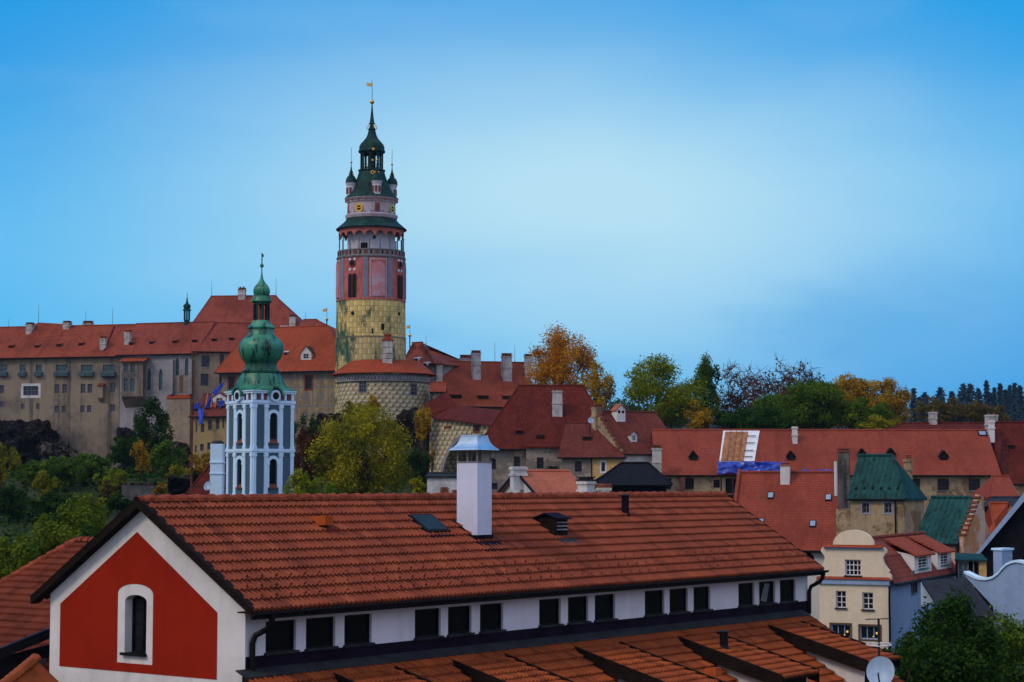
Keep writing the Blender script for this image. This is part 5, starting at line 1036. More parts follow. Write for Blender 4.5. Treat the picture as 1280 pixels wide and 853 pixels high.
c = gh.f.hit(773.5, 517, (0, gh.D / 2 - 1, 0)); m = MB(); m.box(c.x - .6, c.x + .6, c.y - .5, c.y + .6, c.z - 1, c.z + .45); m.ext([(c.x - .6, c.y - .5, c.z + .45), (c.x + .6, c.y - .5, c.z + .45), (c.x, c.y - .5, c.z + 1.05)], (0, 1.1, 0)); o = m.build('chimney', M['white'], gh.root); MB().slab([(c.x - .75, c.y - .6, c.z + .38), (c.x, c.y - .6, c.z + 1.13), (c.x, c.y + .7, c.z + 1.13), (c.x - .75, c.y + .7, c.z + .38), (c.x + .75, c.y - .6, c.z + .38), (c.x + .75, c.y + .7, c.z + .38)], [(0, 1, 2, 3), (1, 4, 5, 2)], .1).build('chimney_cap', M['t_salmon'], o)
for dx in (-.28, .28): MB().lathe([(.19, -.02), (.19, 0), (.01, 0)], 10).build('opening', M['void'], o).matrix_local = __import__('mathutils').Matrix.Translation((c.x + dx, c.y - .52, c.z + .18)) @ __import__('mathutils').Matrix.Rotation(math.pi / 2, 4, 'X')
tb = House('tarred_hall', 'blue-black tarred roof hall standing in front of the mauve gable house', (746, 605), (833, 605), 150, 150, 2, 8, (776, 811, 581.5), 'darkboard', 'darkboard', ov=.4, cat='hall'); tb.finish()
so = House('salmon_roof_house', 'small house with bright salmon roof and stained white gable', (672, 617), (732, 613.5), 134, 135.3, 2, 7, (636, 717, 591.5), 'white_old', 't_salmon', ov=.25); so.finish()
so.chimney(642, 658.5, 583.5, 602, 'white_old', y=so.D / 2 - .9, depth=.7, cap=False); so.chimney(687.5, 698, 584, 596, 'white_old', y=so.D / 2 + .6, depth=.8, band=False, cap=True, capm='lead')
m = MB(); x = -.0
for y0, z0, y1, z1 in ((-.25, so.he - .15, so.D / 2, so.hr), (so.D / 2, so.hr, so.D + .25, so.he - .15)): m.ext([(-.32, y0, z0), (-.32, y1, z1), (-.32, y1, z1 + .22), (-.32, y0, z0 + .22)], (.08, 0, 0))
m.build('verge_board', M['black'], so.root)
for yy in (2.2, 4.9): MB().box(-.03, .02, yy - .35, yy + .35, so.he - 1.0, so.he - .2).build('window', M['frame_d'], so.root)
wb = House('white_parapet_house', 'plain white parapet house in front of the arched bastion wall', (534, 597), (575, 597), 128, 128, 2, 8, (534, 575, 595), 'white_old', 'lead', ov=.12); wb.finish(gutter=False); wb.chimney(551.5, 559.5, 610, 622, 'brick', y=-1.2, capm='brick', name='side_chimney'); wb.chimney(566, 571, 613.5, 622, 'brick', y=-1.2, name='side_chimney')
hr_ = House('hidden_row_house', 'low red roof just behind the tiled ridge with two squat chimneys', (640, 640), (790, 636), 112, 120, 2, 7, (640, 790, 622), 'white_old', 't_dark', ov=.3); hr_.finish(); hr_.chimney(733.5, 743.5, 597, 626, 'white_old', depth=1.0, capm='lead', y=3.6); hr_.chimney(755.5, 763, 606, 628, 'cream', depth=1.0, capm='t_salmon', y=3.6)
dish('satellite_dish', 'tiny white satellite dish by the red-capped squat chimney', 754, 615, 110, 2.6, R(10), pole=.6)
# ------------------------------------------------------------------ long red house
lg = House('long_red_house', 'very long low house with plain red roof, part stripped and tarped', (826, 590.5), (1245, 590.5), 220, 221, 6, 11, (818, 1243, 539.3), 'stone', 't_long', ov=.5)
lg.f = lg.f
for cx, w, h in ((835, 8, 14), (862, 11, 14), (896, 8, 10)): lg.add_win((cx - w / 2, 605 - h / 2, cx + w / 2, 605 + h / 2), 3, 3, frame='frame_d', glass='void')
for cx in (1143, 1179, 1218): lg.add_win((cx - 7, 598.5, cx + 7, 613.5), 3, 3, frame='frame_d', sill='castle_blue')
lg.add_win((907, 598, 925, 640), 1, 1, frame='frame_d', glass='void'); lg.finish()
lg.chimney(991, 997, 533.5, 555, 'white', cap=False, band=True, capm='lead'); lg.chimney(816, 827, 557, 600, 'chim', y=-1.6, depth=.6, capm='brick')
for px, py in ((867, 576), (989, 576), (1078, 573), (1114, 572.5), (1180, 575.5)): lg.dormer(px, py, .85, .62, 'darkwood', 'darkboard', False, .5)
lg.skylight(1228, 540.5 + 2, 1.0, .8)
rp = [lg.rhit(*p) for p in ((899, 577.5), (943, 577.5), (949.5, 539.6), (904, 539.6))]
def onroof(name, mat, pts, par, lift, t): m = MB(); m.slab([V(p) + V((0, -lift * .5, lift)) for p in pts], [(0, 1, 2, 3)], t); return m.build(name, M[mat], par)
pt = onroof('stripped_patch', 'membrane', rp, lg.root, .10, .08)
e = lambda u, v: rp[0].lerp(rp[1], u).lerp(rp[3].lerp(rp[2], u), v)
onroof('exposed_battens', 'batten', [e(.05, .0), e(.69, 0), e(.69, .95), e(.06, .95)], pt, .17, .06)
m = MB()
for i in range(1, 4): m.tube([e(.05 + .16 * i, 0) + V((0, -.12, .24)), e(.05 + .16 * i, .95) + V((0, -.12, .24))], .05, 5)
for v in (.1, .3, .55, .78): m.tube([e(.66, v) + V((0, -.12, .26)), e(.93, v) + V((0, -.12, .26))], .06, 5)
m.build('rafters', M['batten'], pt)
W_ = lambda px, py, dy=-.5, dz=.25: lg.f.wor(lg.f.hit(px, py, (0, dy, 0)))
cloth('tarpaulin', 'broad blue tarpaulin draped along the eave under the stripped roof patch', None, [W_(896.5, 592.5, -.9), W_(983, 592, -.9), W_(983, 577.5, -.3), W_(897, 577, -.3)], 9, .42, seed=11, sag=.16)
cloth('tarpaulin', 'narrow blue tarpaulin strip along the eave left of the sooty grey chimney', None, [W_(999, 594.5, -.9), W_(1050, 594.5, -.9), W_(1050, 587, -.3), W_(1000, 587.5, -.3)], 8, .3, seed=12, sag=.16)
for px in (862 - 10,):
    q = lg.f.hit(px, 600); MB().box(q.x - .22, q.x + .22, -.5, -.03, q.z - 3, q.z + .3).build('red_flue', M['frame_red'], lg.root)
sc = thing('scaffold', 'thin metal scaffold against the long house wall under the tarpaulin', 'scaffold', F((at(912, 600, 218).x, 218, 6))); 
for i in range(3):
    for y in (0, .9):
        x = i * 1.3 - .9; MB().tube([(x, y, 0), (x, y, at(912, 596, 218).z - 6)], .05, 5).build('pole', M['lead'], sc)
for z in (6.5, 8.8, 10.8): MB().box(-1.1, 1.9, -.05, .95, z, z + .08).build('deck', M['batten'], sc)
rr = House('rear_red_house', 'dark red roof strip rising behind the ridge of the long red house', (1100, 545), (1248, 545), 252, 252, 8, 9, (1128, 1248, 530.5), 'stone', 't_dark', ov=.3); rr.finish(gutter=False)
rr.chimney(1162.5, 1171.5, 515, 531, 'chim', y=4, pots=1, cap=False)
r2 = House('end_red_house', 'dark red roof house with ladder rungs adjoining the long house end', (1246, 604), (1330, 604), 221, 221, 6, 14, (1244, 1330, 529.5), 'stone', 't_dark', ov=.2); r2.finish(); r2.hatch(1264, 562, .9)
c = r2.chimney(1234, 1248, 518.5, 545, 'chim', y=7, depth=.8, cap=False, pots=2); lg.chimney(1237.5, 1243.5, 526, 545, 'white', cap=False, y=4.6, depth=1)
ld = MB(); a0, a1 = r2.rhit(1249, 592), r2.rhit(1252, 549); b0_, b1_ = r2.rhit(1258, 592), r2.rhit(1260, 549); up = V((0, -.1, .15)); ld.tube([a0 + up, a1 + up], .05, 5); ld.tube([b0_ + up, b1_ + up], .05, 5)
for i in range(14): ld.tube([a0.lerp(a1, i / 13) + up, b0_.lerp(b1_, i / 13) + up], .035, 4)
ld.build('roof_ladder', M['lead'], r2.root)
# ------------------------------------------------------------------ skylit red roof house
nr = House('skylight_house', 'smooth orange-red roof house with four small skylights behind the tiled roof', (918, 683), (1041, 681.5), 166.2, 164.0, 2, 12, (925, 1062, 592.5), 'white', 't_long', ov=.4)
nr.add_win((1000, 690, 1018, 712), 1, 1, .5, frame='frame', glass='void'); nr.finish()
for px, py in ((963.5, 620), (1035.6, 622.5), (1016, 655.5), (951, 653)): nr.skylight(px, py, .55, .75)
nr.chimney(975.5, 987, 579, 606, 'white', depth=.8, capm='t_salmon', band=False)
m = MB(); q = [(-.55, -.4, nr.he - .4 * nr.tan + .05), (-.55, nr.D / 2, nr.hr + .05), (-.55, nr.D / 2, nr.hr + .45), (-.55, -.4, nr.he - .4 * nr.tan + .45)]; m.ext(q, (.28, 0, 0)); m.build('verge_wall', M['t_long'], nr.root)
c = nr.chimney(1047.5, 1062, 561, 632, 'soot', y=2.2, depth=.9, capm='brick', band=False, name='sooty_chimney'); c['label'] = 'tall soot-blackened grey chimney'
p = nr.f.hit(1045, 620, (0, 1.6, 0)); MB().tube([(p.x, 1.6, p.z), (p.x, 1.6, nr.f.hit(1045, 577, (0, 1.6, 0)).z)], .13, 8).build('white_flue', M['white'], nr.root)
# ------------------------------------------------------------------ green copper roofed house and its lower wing
gr = House('green_roof_house', 'squat stone house under a hipped green copper roof', (1063, 621), (1130, 620.5), 153.6, 151.4, 2, 5.0, (1076, 1116, 571.5), 'stone', 'copper_s', ov=.22)
for px in (1082, 1110): gr.add_win((px - 4.6, 628.5, px + 4.6, 641.5), 2, 2, frame='frame', surround=('bluegrey', .07))
gr.finish()
MB().tube([(gr.f.hit(1119.5, 625).x, -.12, -2), (gr.f.hit(1119.5, 625).x, -.12, gr.he - .2)], .07, 6).build('drainpipe', M['black'], gr.root)
for i in range(6): q = gr.rhit(1070 + i * 10.4, 612.5); MB().ext([q + V((-.12, 0, .02)), q + V((.12, 0, .02)), q + V((0, 0, .28))], (0, .1, 0)).build('snow_guard', M['black'], gr.root)
gr.chimney(1130, 1138.5, 574, 600, 'stone', y=4.2, depth=.8, pots=2, cap=False)
p = gr.f.hit(1057, 640, (0, 0, 0)); MB().box(-1.3, -.02, .2, 2.4, -3, gr.he - 1.0).build('side_wall', M['stone'], gr.root)
gw = House('green_roof_wing', 'lower lean green copper roof ending in a peach stepped brick gable', (1148, 676), (1193.5, 675.5), 142, 140.4, 2, 6.5, (1140, 1204, 624), 'peach', 'copper_s', ov=.3, cat='house wing'); gw.finish()
L, D = gw.L, gw.D; gp = MB(); st = []
for i in range(9): t = i / 8; st.append((L + .35, t * D / 2, gw.he + (gw.hr - gw.he) * t + .35)); st.append((L + .35, t * D / 2 + .28, gw.he + (gw.hr - gw.he) * t + .35))
gp.ext([(L + .35, 0, -3)] + st + [(L + .35, D * .62, gw.hr + .2), (L + .35, D * .66, gw.hr - 1.6), (L + .35, D, gw.he - .6), (L + .35, D, -3)], (.34, 0, 0)); gp.build('gable_end', M['peach'], gw.root)
gp = MB()
for i in range(9): t = (i + .3) / 9; zz = gw.he + (gw.hr - gw.he) * t; gp.box(L + .22, L + .76, t * D / 2 - .05, t * D / 2 + .4, zz + .30, zz + .46)
gp.build('gable_coping', M['brick'], gw.root)
og = House('orange_roof_house', 'small bright orange roof house behind the peach stepped gable', (1203, 706), (1252, 706), 150, 147, 2, 12, (1208, 1237, 631), 't_bright', 't_bright', ov=.2); og.wm = 'peach'; og.finish()
m = MB(); q = og.rhit(1224, 662); m.ext([q + V((.1, -.3, -.5)), q + V((1.0, -.3, -.5)), q + V((.55, -.3, .15))], (0, .8, 0)); o = m.build('roof_dormer', M['t_rose'], og.root); MB().box(q.x + .2, q.x + .9, q.y - .34, q.y - .2, q.z - 1.5, q.z - .5).build('opening', M['void'], o)
o2 = House('far_orange_house', 'short orange roof slope wedged below the dark red end house', (1238, 622), (1272, 624), 196, 196, 4, 8, (1240, 1268, 597), 'stone', 't_long', ov=.2); o2.finish()
st = House('dark_shed', 'flat dark corrugated shed roof between the orange roof and white verge', (1226, 634), (1282, 640), 172, 170, 4, 8, (1228, 1282, 624), 'darkboard', 'slate', ov=.2, cat='shed'); st.finish()
# ------------------------------------------------------------------ cream baroque gable house
T6 = lambda x, y: (1000 + x / 4.489, 640 + y / 4.489)
A_ = at(1110, 728, 110); ac = R(-26); u_ = V((math.cos(ac), math.sin(ac), 0)); Lc = 4.05; O_ = A_ - u_ * Lc; CFm = F((O_.x, O_.y, 2), ac); ha = A_.z - 2
cr = thing('cream_gable_house', 'cream house with curved baroque gable, white-barred windows and red mansard roof', 'house', CFm); hh = lambda px, py: CFm.hit(px, py)
def hr4(px0, py0, px1, py1): a, b = hh(px0, py1), hh(px1, py0); return {'r': (a.x, b.x, a.z, b.z)}
W1 = [hr4(1045, 739, 1057.5, 760), hr4(1078, 741, 1091.5, 762)]; W2 = [hr4(1039, 781, 1063, 797), hr4(1075, 783, 1100, 799)]; W3 = hr4(1056.5, 700, 1076, 719.5); zl, zl2, zl3 = hh(1068, 724).z, hh(1068, 684).z, hh(1068, 662.5).z
mb = MB(); wall(mb, 0, Lc, -1, zl, W1 + W2, 0, .2); Dm = 16.5
for x in (0, Lc): mb.poly([(x, 0, -1), (x, Dm, -1), (x, Dm, ha), (x, 0, ha)])
mb.build('wall', M['cream'], cr)
MB().box(Lc + .005, Lc + .03, .0, Dm, -1, ha - .05).build('side_wall', M['bluegrey'], cr)
xl, xr = hh(1031, 700).x, hh(1103, 700).x; g = MB(); wall(g, xl, xr, zl, zl2, [W3], 0, .2); cc = (xl + xr) / 2
def scroll(sx):
    b = xl if sx < 0 else xr; pts = [(b, zl)]; 
    for q, z in ((.42, 0), (.42, .14), (.30, .20), (.34, .28), (.22, .36), (.06, .50), (-.0, .66), (.10, .78), (.20, .84), (.19, .92), (.08, 1.0), (0, 1.0)): pts.append((b + sx * q * 1.15, zl + (zl2 - zl) * z))
    return pts
for sx in (-1, 1): g.ext([(x, 0, z) for x, z in scroll(sx)], (0, .3, 0))
gab = g.build('gable_wall', M['cream'], cr); MB().poly
bk = MB(); bk.poly([(xl, .22, zl), (xr, .22, zl), (xr, .22, zl2), (xl, .22, zl2)]); bk.build('gable_back', M['void'], gab)
rl = hh(1092, 684).x - hh(1041, 684).x; m = MB(); m.ext([(cc + rl / 2 * math.cos(math.pi * i / 20), 0, zl2 + .12 + (zl3 - zl2 - .12) * math.sin(math.pi * i / 20)) for i in range(21)], (0, .3, 0)); m.build('gable_lunette', M['cream'], gab)
m = MB()
for z, x0, x1 in ((zl2, xl - .05, xr + .05), (zl, -.12, Lc + .12)): m.ext([(x0, -.22, z - .02), (x0, .05, z + .16), (x0, .05, z - .02)], (x1 - x0, 0, 0))
m.build('tiled_ledge', M['t_bright'], cr); m = MB(); m.box(-.08, Lc + .08, -.14, -.005, zl - .30, zl - .03); m.box(xl - .02, xr + .02, -.1, -.005, zl2 - .12, zl2 - .03); m.build('cornice', M['bluegrey'], cr)
for h in W1: window(cr, h, .2, 2, 3, frame='frame_w', sill='lead', fw=.06)
window(cr, W3, .2, 4, 3, frame='frame_w', sill='lead', fw=.06)
for h in W2:
    w = window(cr, h, .2, 3, 1, frame='bluegrey', fw=.06, surround=('batten_d', .09)); r = h['r']; MB().ball((r[1] - .22, .12, r[2] + .35), .07).build('lamp', M['lamp'], w, True); MB().ball((r[0] + .75, .12, r[2] + .15), .04).build('lamp', M['lamp'], w, True)
# mansard roof: lower steep slope, upper shallow slope, ridge runs back from the gable
zr = hh(1066, 672).z - .15; zk = CFm.hit(1101, 697, (0, .3, 0)).z; xk = Lc - .75
m = MB(); m.slab([(Lc + .35, .3, ha - .1), (Lc + .35, Dm, ha - .1), (xk, Dm, zk), (xk, .3, zk), (cc, .3, zr), (cc, Dm, zr), (Lc - xk, .3, zk), (Lc - xk, Dm, zk), (-.35, .3, ha - .1), (-.35, Dm, ha - .1)], [(0, 1, 2, 3), (3, 2, 5, 4), (4, 5, 7, 6), (6, 7, 9, 8)], .12); m.tube([(cc, .3, zr + .05), (cc, Dm, zr + .05)], .1, 6); m.tube([(xk, .3, zk), (xk, Dm, zk)], .05, 5); m.build('roof', M['t_castle2'], cr)
m = MB(); m.poly([(Lc + .3, Dm - .02, ha - .1), (xk, Dm - .02, zk), (cc, Dm - .02, zr), (Lc - xk, Dm - .02, zk), (-.3, Dm - .02, ha - .1)]); m.build('rear_gable', M['cream'], cr)
for px0, px1 in ((1143, 1164), (1172, 1189)):
    a = CFm.hit(px0, 712, (Lc + .1, 0, 0), (1, 0, 0)); b = CFm.hit(px1, 710, (Lc + .1, 0, 0), (1, 0, 0)); y0, y1 = a.y, b.y; z0 = ha + .25; z1 = zk - .05; mpd = lambda s, d, z: (Lc + .12 - d, s, z); m = MB(); h = {'r': (y0 + (y1 - y0) * .22, y0 + (y1 - y0) * .78, z0 + .25, z1 - .1)}; wall(m, y0, y1, z0, z1, [h], 0, .08, mpd)
    for y in (y0, y1): m.poly([(Lc + .12, y, z0), (Lc + .12, y, z1), (xk - .6, y, z1 + .3), (xk, y, z0)])
    d = m.build('dormer', M['white'], cr); window(d, h, .12, 2, 4, frame='frame_w', mp=mpd, fw=.06, sill='copper'); m = MB(); m.slab([(Lc + .35, y0 - .15, z1), (Lc + .35, y1 + .15, z1), (cc + .4, y1 + .15, zr - .05), (cc + .4, y0 - .15, zr - .05)], [(0, 1, 2, 3)], .1); m.build('dormer_roof', M['t_bright'], d)
p = CFm.hit(1142, 728, (Lc + .03, 0, 0), (1, 0, 0)); hz = {'r': (p.y - .6, p.y + .6, p.z - .7, p.z + .7)}; window(cr, hz, .02, 2, 2, frame='frame', mp=lambda s, d, z: (Lc + .07 - d, s, z))
MB().tube([(Lc + .12, -.1, ha - .2), (Lc + .10, -.12, ha - 1.0), (Lc + .10, -.12, -1)], .07, 6).build('drainpipe', M['black'], cr); MB().tube([(Lc + .42, .2, ha - .15), (Lc + .42, Dm, ha - .15)], .09, 6).build('gutter', M['black'], cr)
# ------------------------------------------------------------------ houses at the picture's edge
a = at(1222, 694, 131); e = at(1286, 622, 130); f = F((a.x, 131, 2), R(-16)); dk = thing('dark_gable_house', 'black boarded gable house with a pale blue verge board', 'house', f); q = f.hit(1286, 618); zl_, hwd = a.z - 2, q.x
m = MB(); m.ext([(0, 0, -2), (0, 0, zl_), (hwd, 0, q.z), (2 * hwd, 0, zl_), (2 * hwd, 0, -2)], (0, .4, 0)); m.build('wall', M['darkboard'], dk)
for sx in (0, 1):
    x0, x1 = (0 - .35, hwd) if sx == 0 else (2 * hwd + .35, hwd); m = MB(); sl = (q.z - zl_) / hwd; m.slab([(x0, -.5, zl_ - .35 * sl + .1), (x0, 3.5, zl_ - .35 * sl + .1), (x1, 3.5, q.z + .1), (x1, -.5, q.z + .1)], [(0, 1, 2, 3)], .15); m.build('roof', M['slate'], dk)
    m = MB(); m.ext([(x0, -.58, zl_ - .35 * sl - .1), (x1, -.58, q.z - .1), (x1, -.58, q.z + .5), (x0, -.58, zl_ - .35 * sl + .22)], (0, .07, 0)); m.build('verge_board', M['bluegrey'], dk)
a, b = at(1206, 717, 113), at(1300, 717, 109); f = F((a.x, a.y, 2), math.atan2(b.y - a.y, b.x - a.x)); wc = thing('curved_gable_house', 'pale blue-white house wall with a sweeping curved gable top above the tree', 'house', f); hp = lambda px, py: f.hit(px, py)
top = [(1206, 717.5), (1212, 720.5), (1218, 723.5), (1224.6, 725.5), (1233, 726), (1241, 724), (1248, 719), (1253, 713), (1258, 708), (1264, 705), (1271, 703.5), (1280, 705), (1288, 711), (1294, 722), (1300, 740)]
P = [hp(*t_) for t_ in top]; bot = [hp(1300, 800), hp(1252, 775), hp(1241, 764), hp(1224, 740)]; m = MB(); m.ext([(p.x, 0, p.z) for p in P] + [(P[-1].x, 0, -1), (hp(1262, 770).x, 0, -1), (hp(1241, 752).x, 0, hp(1241, 758).z), (P[0].x, 0, P[0].z - .12)], (0, .35, 0)); m.build('wall', M['bluegrey'], wc)
m = MB()
for p, q2 in zip(P[:-1], P[1:]): m.ext([(p.x, -.10, p.z + .02), (q2.x, -.10, q2.z + .02), (q2.x, -.10, q2.z + .16), (p.x, -.10, p.z + .16)], (0, .55, 0))
m.build('coping', M['cwhite'], wc)
c = f.hit(1247.5, 720, (0, 2, 0)); zt = f.hit(1247.5, 688, (0, 2, 0)).z; w = 6.6 * 113 / FPX; m = MB(); m.box(c.x - w, c.x + w, 2, 3.0, c.z - 3, zt); c_ = m.build('chimney', M['bluegrey'], wc); MB().box(c.x - w - .08, c.x + w + .08, 1.92, 3.08, zt, zt + .12).build('chimney_cap', M['cwhite'], c_)
a, b = f.hit(1192, 725, (0, .5, 0)), f.hit(1226, 765, (0, .5, 0)); m = MB(); q = [f.loc(at(*t_)) for t_ in ((1178, 766, 104), (1246, 772, 106), (1208, 722, 111), (1152, 726, 110))]; m.slab(q, [(0, 1, 2, 3)], .15); m.build('plank_roof', M['slate'], wc)
m = MB(); q = [f.loc(at(*t_)) for t_ in ((1151, 728, 109.9), (1151, 760, 109.9), (1168, 752, 109.9))]; m.ext(q, (0, .25, 0)); m.build('side_gable', M['cwhite'], wc)
a = at(1196, 700, 122); f = F((a.x, 122, 2), R(-10)); po = thing('copper_roof_porch', 'small porch with flat green copper roof and one ochre pillar', 'porch', f); hp = lambda px, py, y=0: f.hit(px, py, (0, y, 0)); z1 = hp(1215, 699.5).z; zb = hp(1215, 726).z
m = MB(); m.slab([(-.15, -.2, z1), (hp(1234, 700).x, -.2, z1), (hp(1228, 695, 2).x, 2.2, hp(1215, 692.5, 2).z), (.1, 2.2, hp(1205, 691.5, 2).z)], [(0, 1, 2, 3)], .12); m.build('roof', M['copper_d'], po)
a0, a1 = hp(1223.5, 700).x, hp(1234, 700).x; MB().box(a0, a1 - .05, 0, .5, zb - .1, z1 - .1).build('pillar', M['yellow'], po); MB().box(0, a0, 1.2, 1.4, -2, z1 - .05).build('rear_wall', M['darkboard'], po)
for px in (1198, 1204, 1210, 1217): x = hp(px, 710).x; MB().box(x - .04, x + .04, .02, .1, -2, z1 - .1).build('glazing_bar', M['frame'], po)
for px0, px1 in ((1198, 1204), (1204, 1210)): MB().box(hp(px0, 710).x + .05, hp(px1, 710).x - .05, .05, .07, -2, z1 - .12).build('pane', M['glass_teal'], po)
# ------------------------------------------------------------------ near tiled house with the red gable
P0 = at(172, 627, 58); aN = math.atan2(.796, .604); GZ = -1.0
# eave height from the picture: front eave corner on the roof's cross direction
NF = F((P0.x, P0.y, GZ), aN); HR = P0.z - GZ
ec = NF.hit(315, 766, (0, 0, 0), (1, 0, 0)); EW, HE = -ec.y, ec.z; TN = (HR - HE) / EW; LN = NF.hit(905, 619, (0, 0, 0), (0, 1, 0)).x
near = thing('red_gable_house', 'near long house with brown-red interlocking tiles and white gable with red panel', 'house', NF)
cosr = 1 / math.sqrt(1 + TN * TN); SL = EW / cosr; FW = 4.30; GX = .30          # front wall and gable wall planes
tiles((0, 0, HR), (1, 0, 0), (0, -cosr, -cosr * TN), LN, SL, seed=3, hooks=(8, 9, 10)).build('tiled_roof', M['neartile'], near, recalc=False)
tiles((0, 0, HR), (1, 0, 0), (0, cosr, -cosr * TN), LN, SL, seed=4).build('tiled_roof', M['neartile'], near, recalc=False)
m = MB(); ridge_tiles(m, (-.05, 0, HR - .03), (LN + .05, 0, HR - .03), .17, .62); m.build('ridge_cap', M['ridge'], near)
nh = lambda px, py, P=(0, 0, 0), N=(1, 0, 0): NF.hit(px, py, P, N)
ns = lambda px, py: NF.hit(px, py, (0, 0, HR + .04), (0, -TN, 1))       # front slope, local
fw = lambda px, py: NF.hit(px, py, (0, -FW, 0), (0, 1, 0))
# gable wall with deep arched window
gp = lambda px, py: NF.hit(px, py, (GX, 0, 0), (1, 0, 0))
a, b = gp(155.5, 816), gp(183.5, 744.5); hw = {'r': (-a.y, -b.y, a.z, b.z), 'arch': (abs(a.y - b.y)) * .20, 'depth': .36}; hw['r'] = (min(hw['r'][:2]), max(hw['r'][:2]), a.z, b.z)
mpg = lambda s, d, z: (GX + d, -s, z)     # s runs left to right as seen from outside
gt = lambda s: HR - .15 - abs(s) * TN
m = MB(); ss = [-FW, hw['r'][0], hw['r'][1], FW]; zb_, zc_ = -3, hw['r'][3] + .35
wall(m, -FW, FW, -3, gt(FW), [], 0, .36, mpg) if hw['r'][3] < 0 else None
lowz = gt(FW)
if hw['r'][3] <= lowz - .05: wall(m, -FW, FW, -3, lowz, [hw], 0, .36, mpg); m.poly([mpg(-FW, 0, lowz), mpg(FW, 0, lowz), mpg(0, 0, gt(0))])
else:
    z2 = hw['r'][3] + .02; k = (gt(0) - z2) / TN
    wall(m, -k, k, -3, z2, [hw], 0, .36, mpg); m.poly([mpg(-k, 0, z2), mpg(k, 0, z2), mpg(0, 0, gt(0))])
    for sg_ in (-1, 1): m.poly([mpg(sg_ * k, 0, -3), mpg(sg_ * FW, 0, -3), mpg(sg_ * FW, 0, lowz), mpg(sg_ * k, 0, z2)])
gw_ = m.build('gable_wall', M['white'], near)
# painted red field, a thin coat with the window surround left out
rp = [gp(*t_) for t_ in ((172, 665), (272, 766.5), (271.5, 850), (72.5, 832.5), (75.8, 754))]; so_ = gp(146.3, 828), gp(192, 731)
pz = [(-p.y, p.z) for p in rp]; zbot = min(p[1] for p in pz); zsh = (pz[1][1] + pz[4][1]) / 2; hs_ = (pz[1][0] - pz[4][0]) / 2; mid = (pz[1][0] + pz[4][0]) / 2; slp = (pz[0][1] - zsh) / hs_
zbot = (pz[2][1] + pz[3][1]) / 2; hole = {'r': (-so_[0].y, -so_[1].y, so_[0].z, so_[1].z)}; hole['r'] = (min(hole['r'][:2]), max(hole['r'][:2]), *hole['r'][2:]); hole['arch'] = (hole['r'][1] - hole['r'][0]) * .19
m = MB(); mpp = lambda s, d, z: (GX - .012 + d, -s, z); x0, x1 = mid - hs_, mid + hs_
zt2 = hole['r'][3] + .02; k2 = hs_ - max(0, (zt2 - zsh)) / slp
zmid = min(zsh, zt2)
wall(m, mid - k2, mid + k2, zbot, zt2, [hole], 0, .014, mpp); m.poly([mpp(mid - k2, 0, zt2), mpp(mid + k2, 0, zt2), mpp(mid, 0, zsh + slp * hs_)]) if zt2 >= zsh else m.poly([mpp(x0, 0, zt2), mpp(x1, 0, zt2), mpp(x1, 0, zsh), mpp(mid, 0, zsh + slp * hs_), mpp(x0, 0, zsh)])
if zt2 >= zsh:
    for sg_ in (-1, 1): m.poly([mpp(mid + sg_ * k2, 0, zbot), mpp(mid + sg_ * hs_, 0, zbot), mpp(mid + sg_ * hs_, 0, zsh), mpp(mid + sg_ * k2, 0, zt2)])
m.build('red_field', M['redpaint'], gw_)
w = window(near, hw, .36, 2, 4, frame='black', fw=.07, mp=mpg)
m = MB(); mbox(m, mpg, hw['r'][0] - .08, hw['r'][1] + .04, -.12, .30, hw['r'][2] - .07, hw['r'][2] + .01); m.build('sill', M['black'], w)
# long front wall, band of small windows
wins = [(332, 775, 370, 813), (382.5, 770, 419, 808), (430.5, 766.5, 464.6, 804.5), (518.6, 761, 551, 797), (560, 758, 589.5, 792.5), (600, 754, 629, 788.5), (674, 748, 701, 780), (710, 745, 735.5, 777), (743.5, 742.5, 769, 774), (806, 738, 830.5, 769), (837, 736, 860, 766), (867, 734, 888, 763.5), (923, 731, 943, 757.5), (949, 728.5, 969, 755), (975, 726, 994.5, 753)]
hs = []
zt_, zb_ = [], []
for x0, y0, x1, y1 in wins:
    p, q = fw(x0, (y0 + y1) / 2), fw(x1, (y0 + y1) / 2); hs.append([p.x, q.x]); zt_.append(fw((x0 + x1) / 2, y0).z); zb_.append(fw((x0 + x1) / 2, y1).z)
ZT, ZB = sum(zt_) / 15, sum(zb_) / 15; mpf = lambda s, d, z: (s, -FW + d, z); WE = LN - .35; ZL = fw(640, 803).z; ZLT = fw(640, 791).z
hs = [{'r': (a_, b_, ZB, ZT)} for a_, b_ in hs]
zw = HE + (EW - FW) * TN - .12
m = MB(); wall(m, GX, WE, -3, zw, hs, 0, .16, mpf)
m.poly([(WE, -FW, -3), (WE, FW, -3), (WE, FW, gt(FW)), (WE, 0, HR - .15), (WE, -FW, gt(FW))]); m.poly([(GX, FW, -3), (WE, FW, -3), (WE, FW, gt(FW)), (GX, FW, gt(FW))]); m.build('long_wall', M['wallw'], near)
for i, h in enumerate(hs):
    window(near, h, .16, 1, 1, frame='black', fw=.05, mp=mpf, sill='lead', d0=-.0, glass='glass_k')
r = hs[13]['r']; m = MB(); m.ext([(r[0] + .1, -FW - .02, r[2] + .12), (r[0] + .55, -FW - .02, r[2] + .06), (r[0] + .35, -FW - .28, r[3] - .1), (r[0] + .02, -FW - .28, r[3] - .06)], (0, .03, .01)); m.build('open_casement', M['glass_sky'], near)
# dark painted band, flashing
LZ = fw(640, 806.5).z
m = MB(); m.box(GX + .02, WE, -FW - .03, -FW + .01, LZ - .3, ZB - .06); m.build('plinth_band', M['flash'], near)
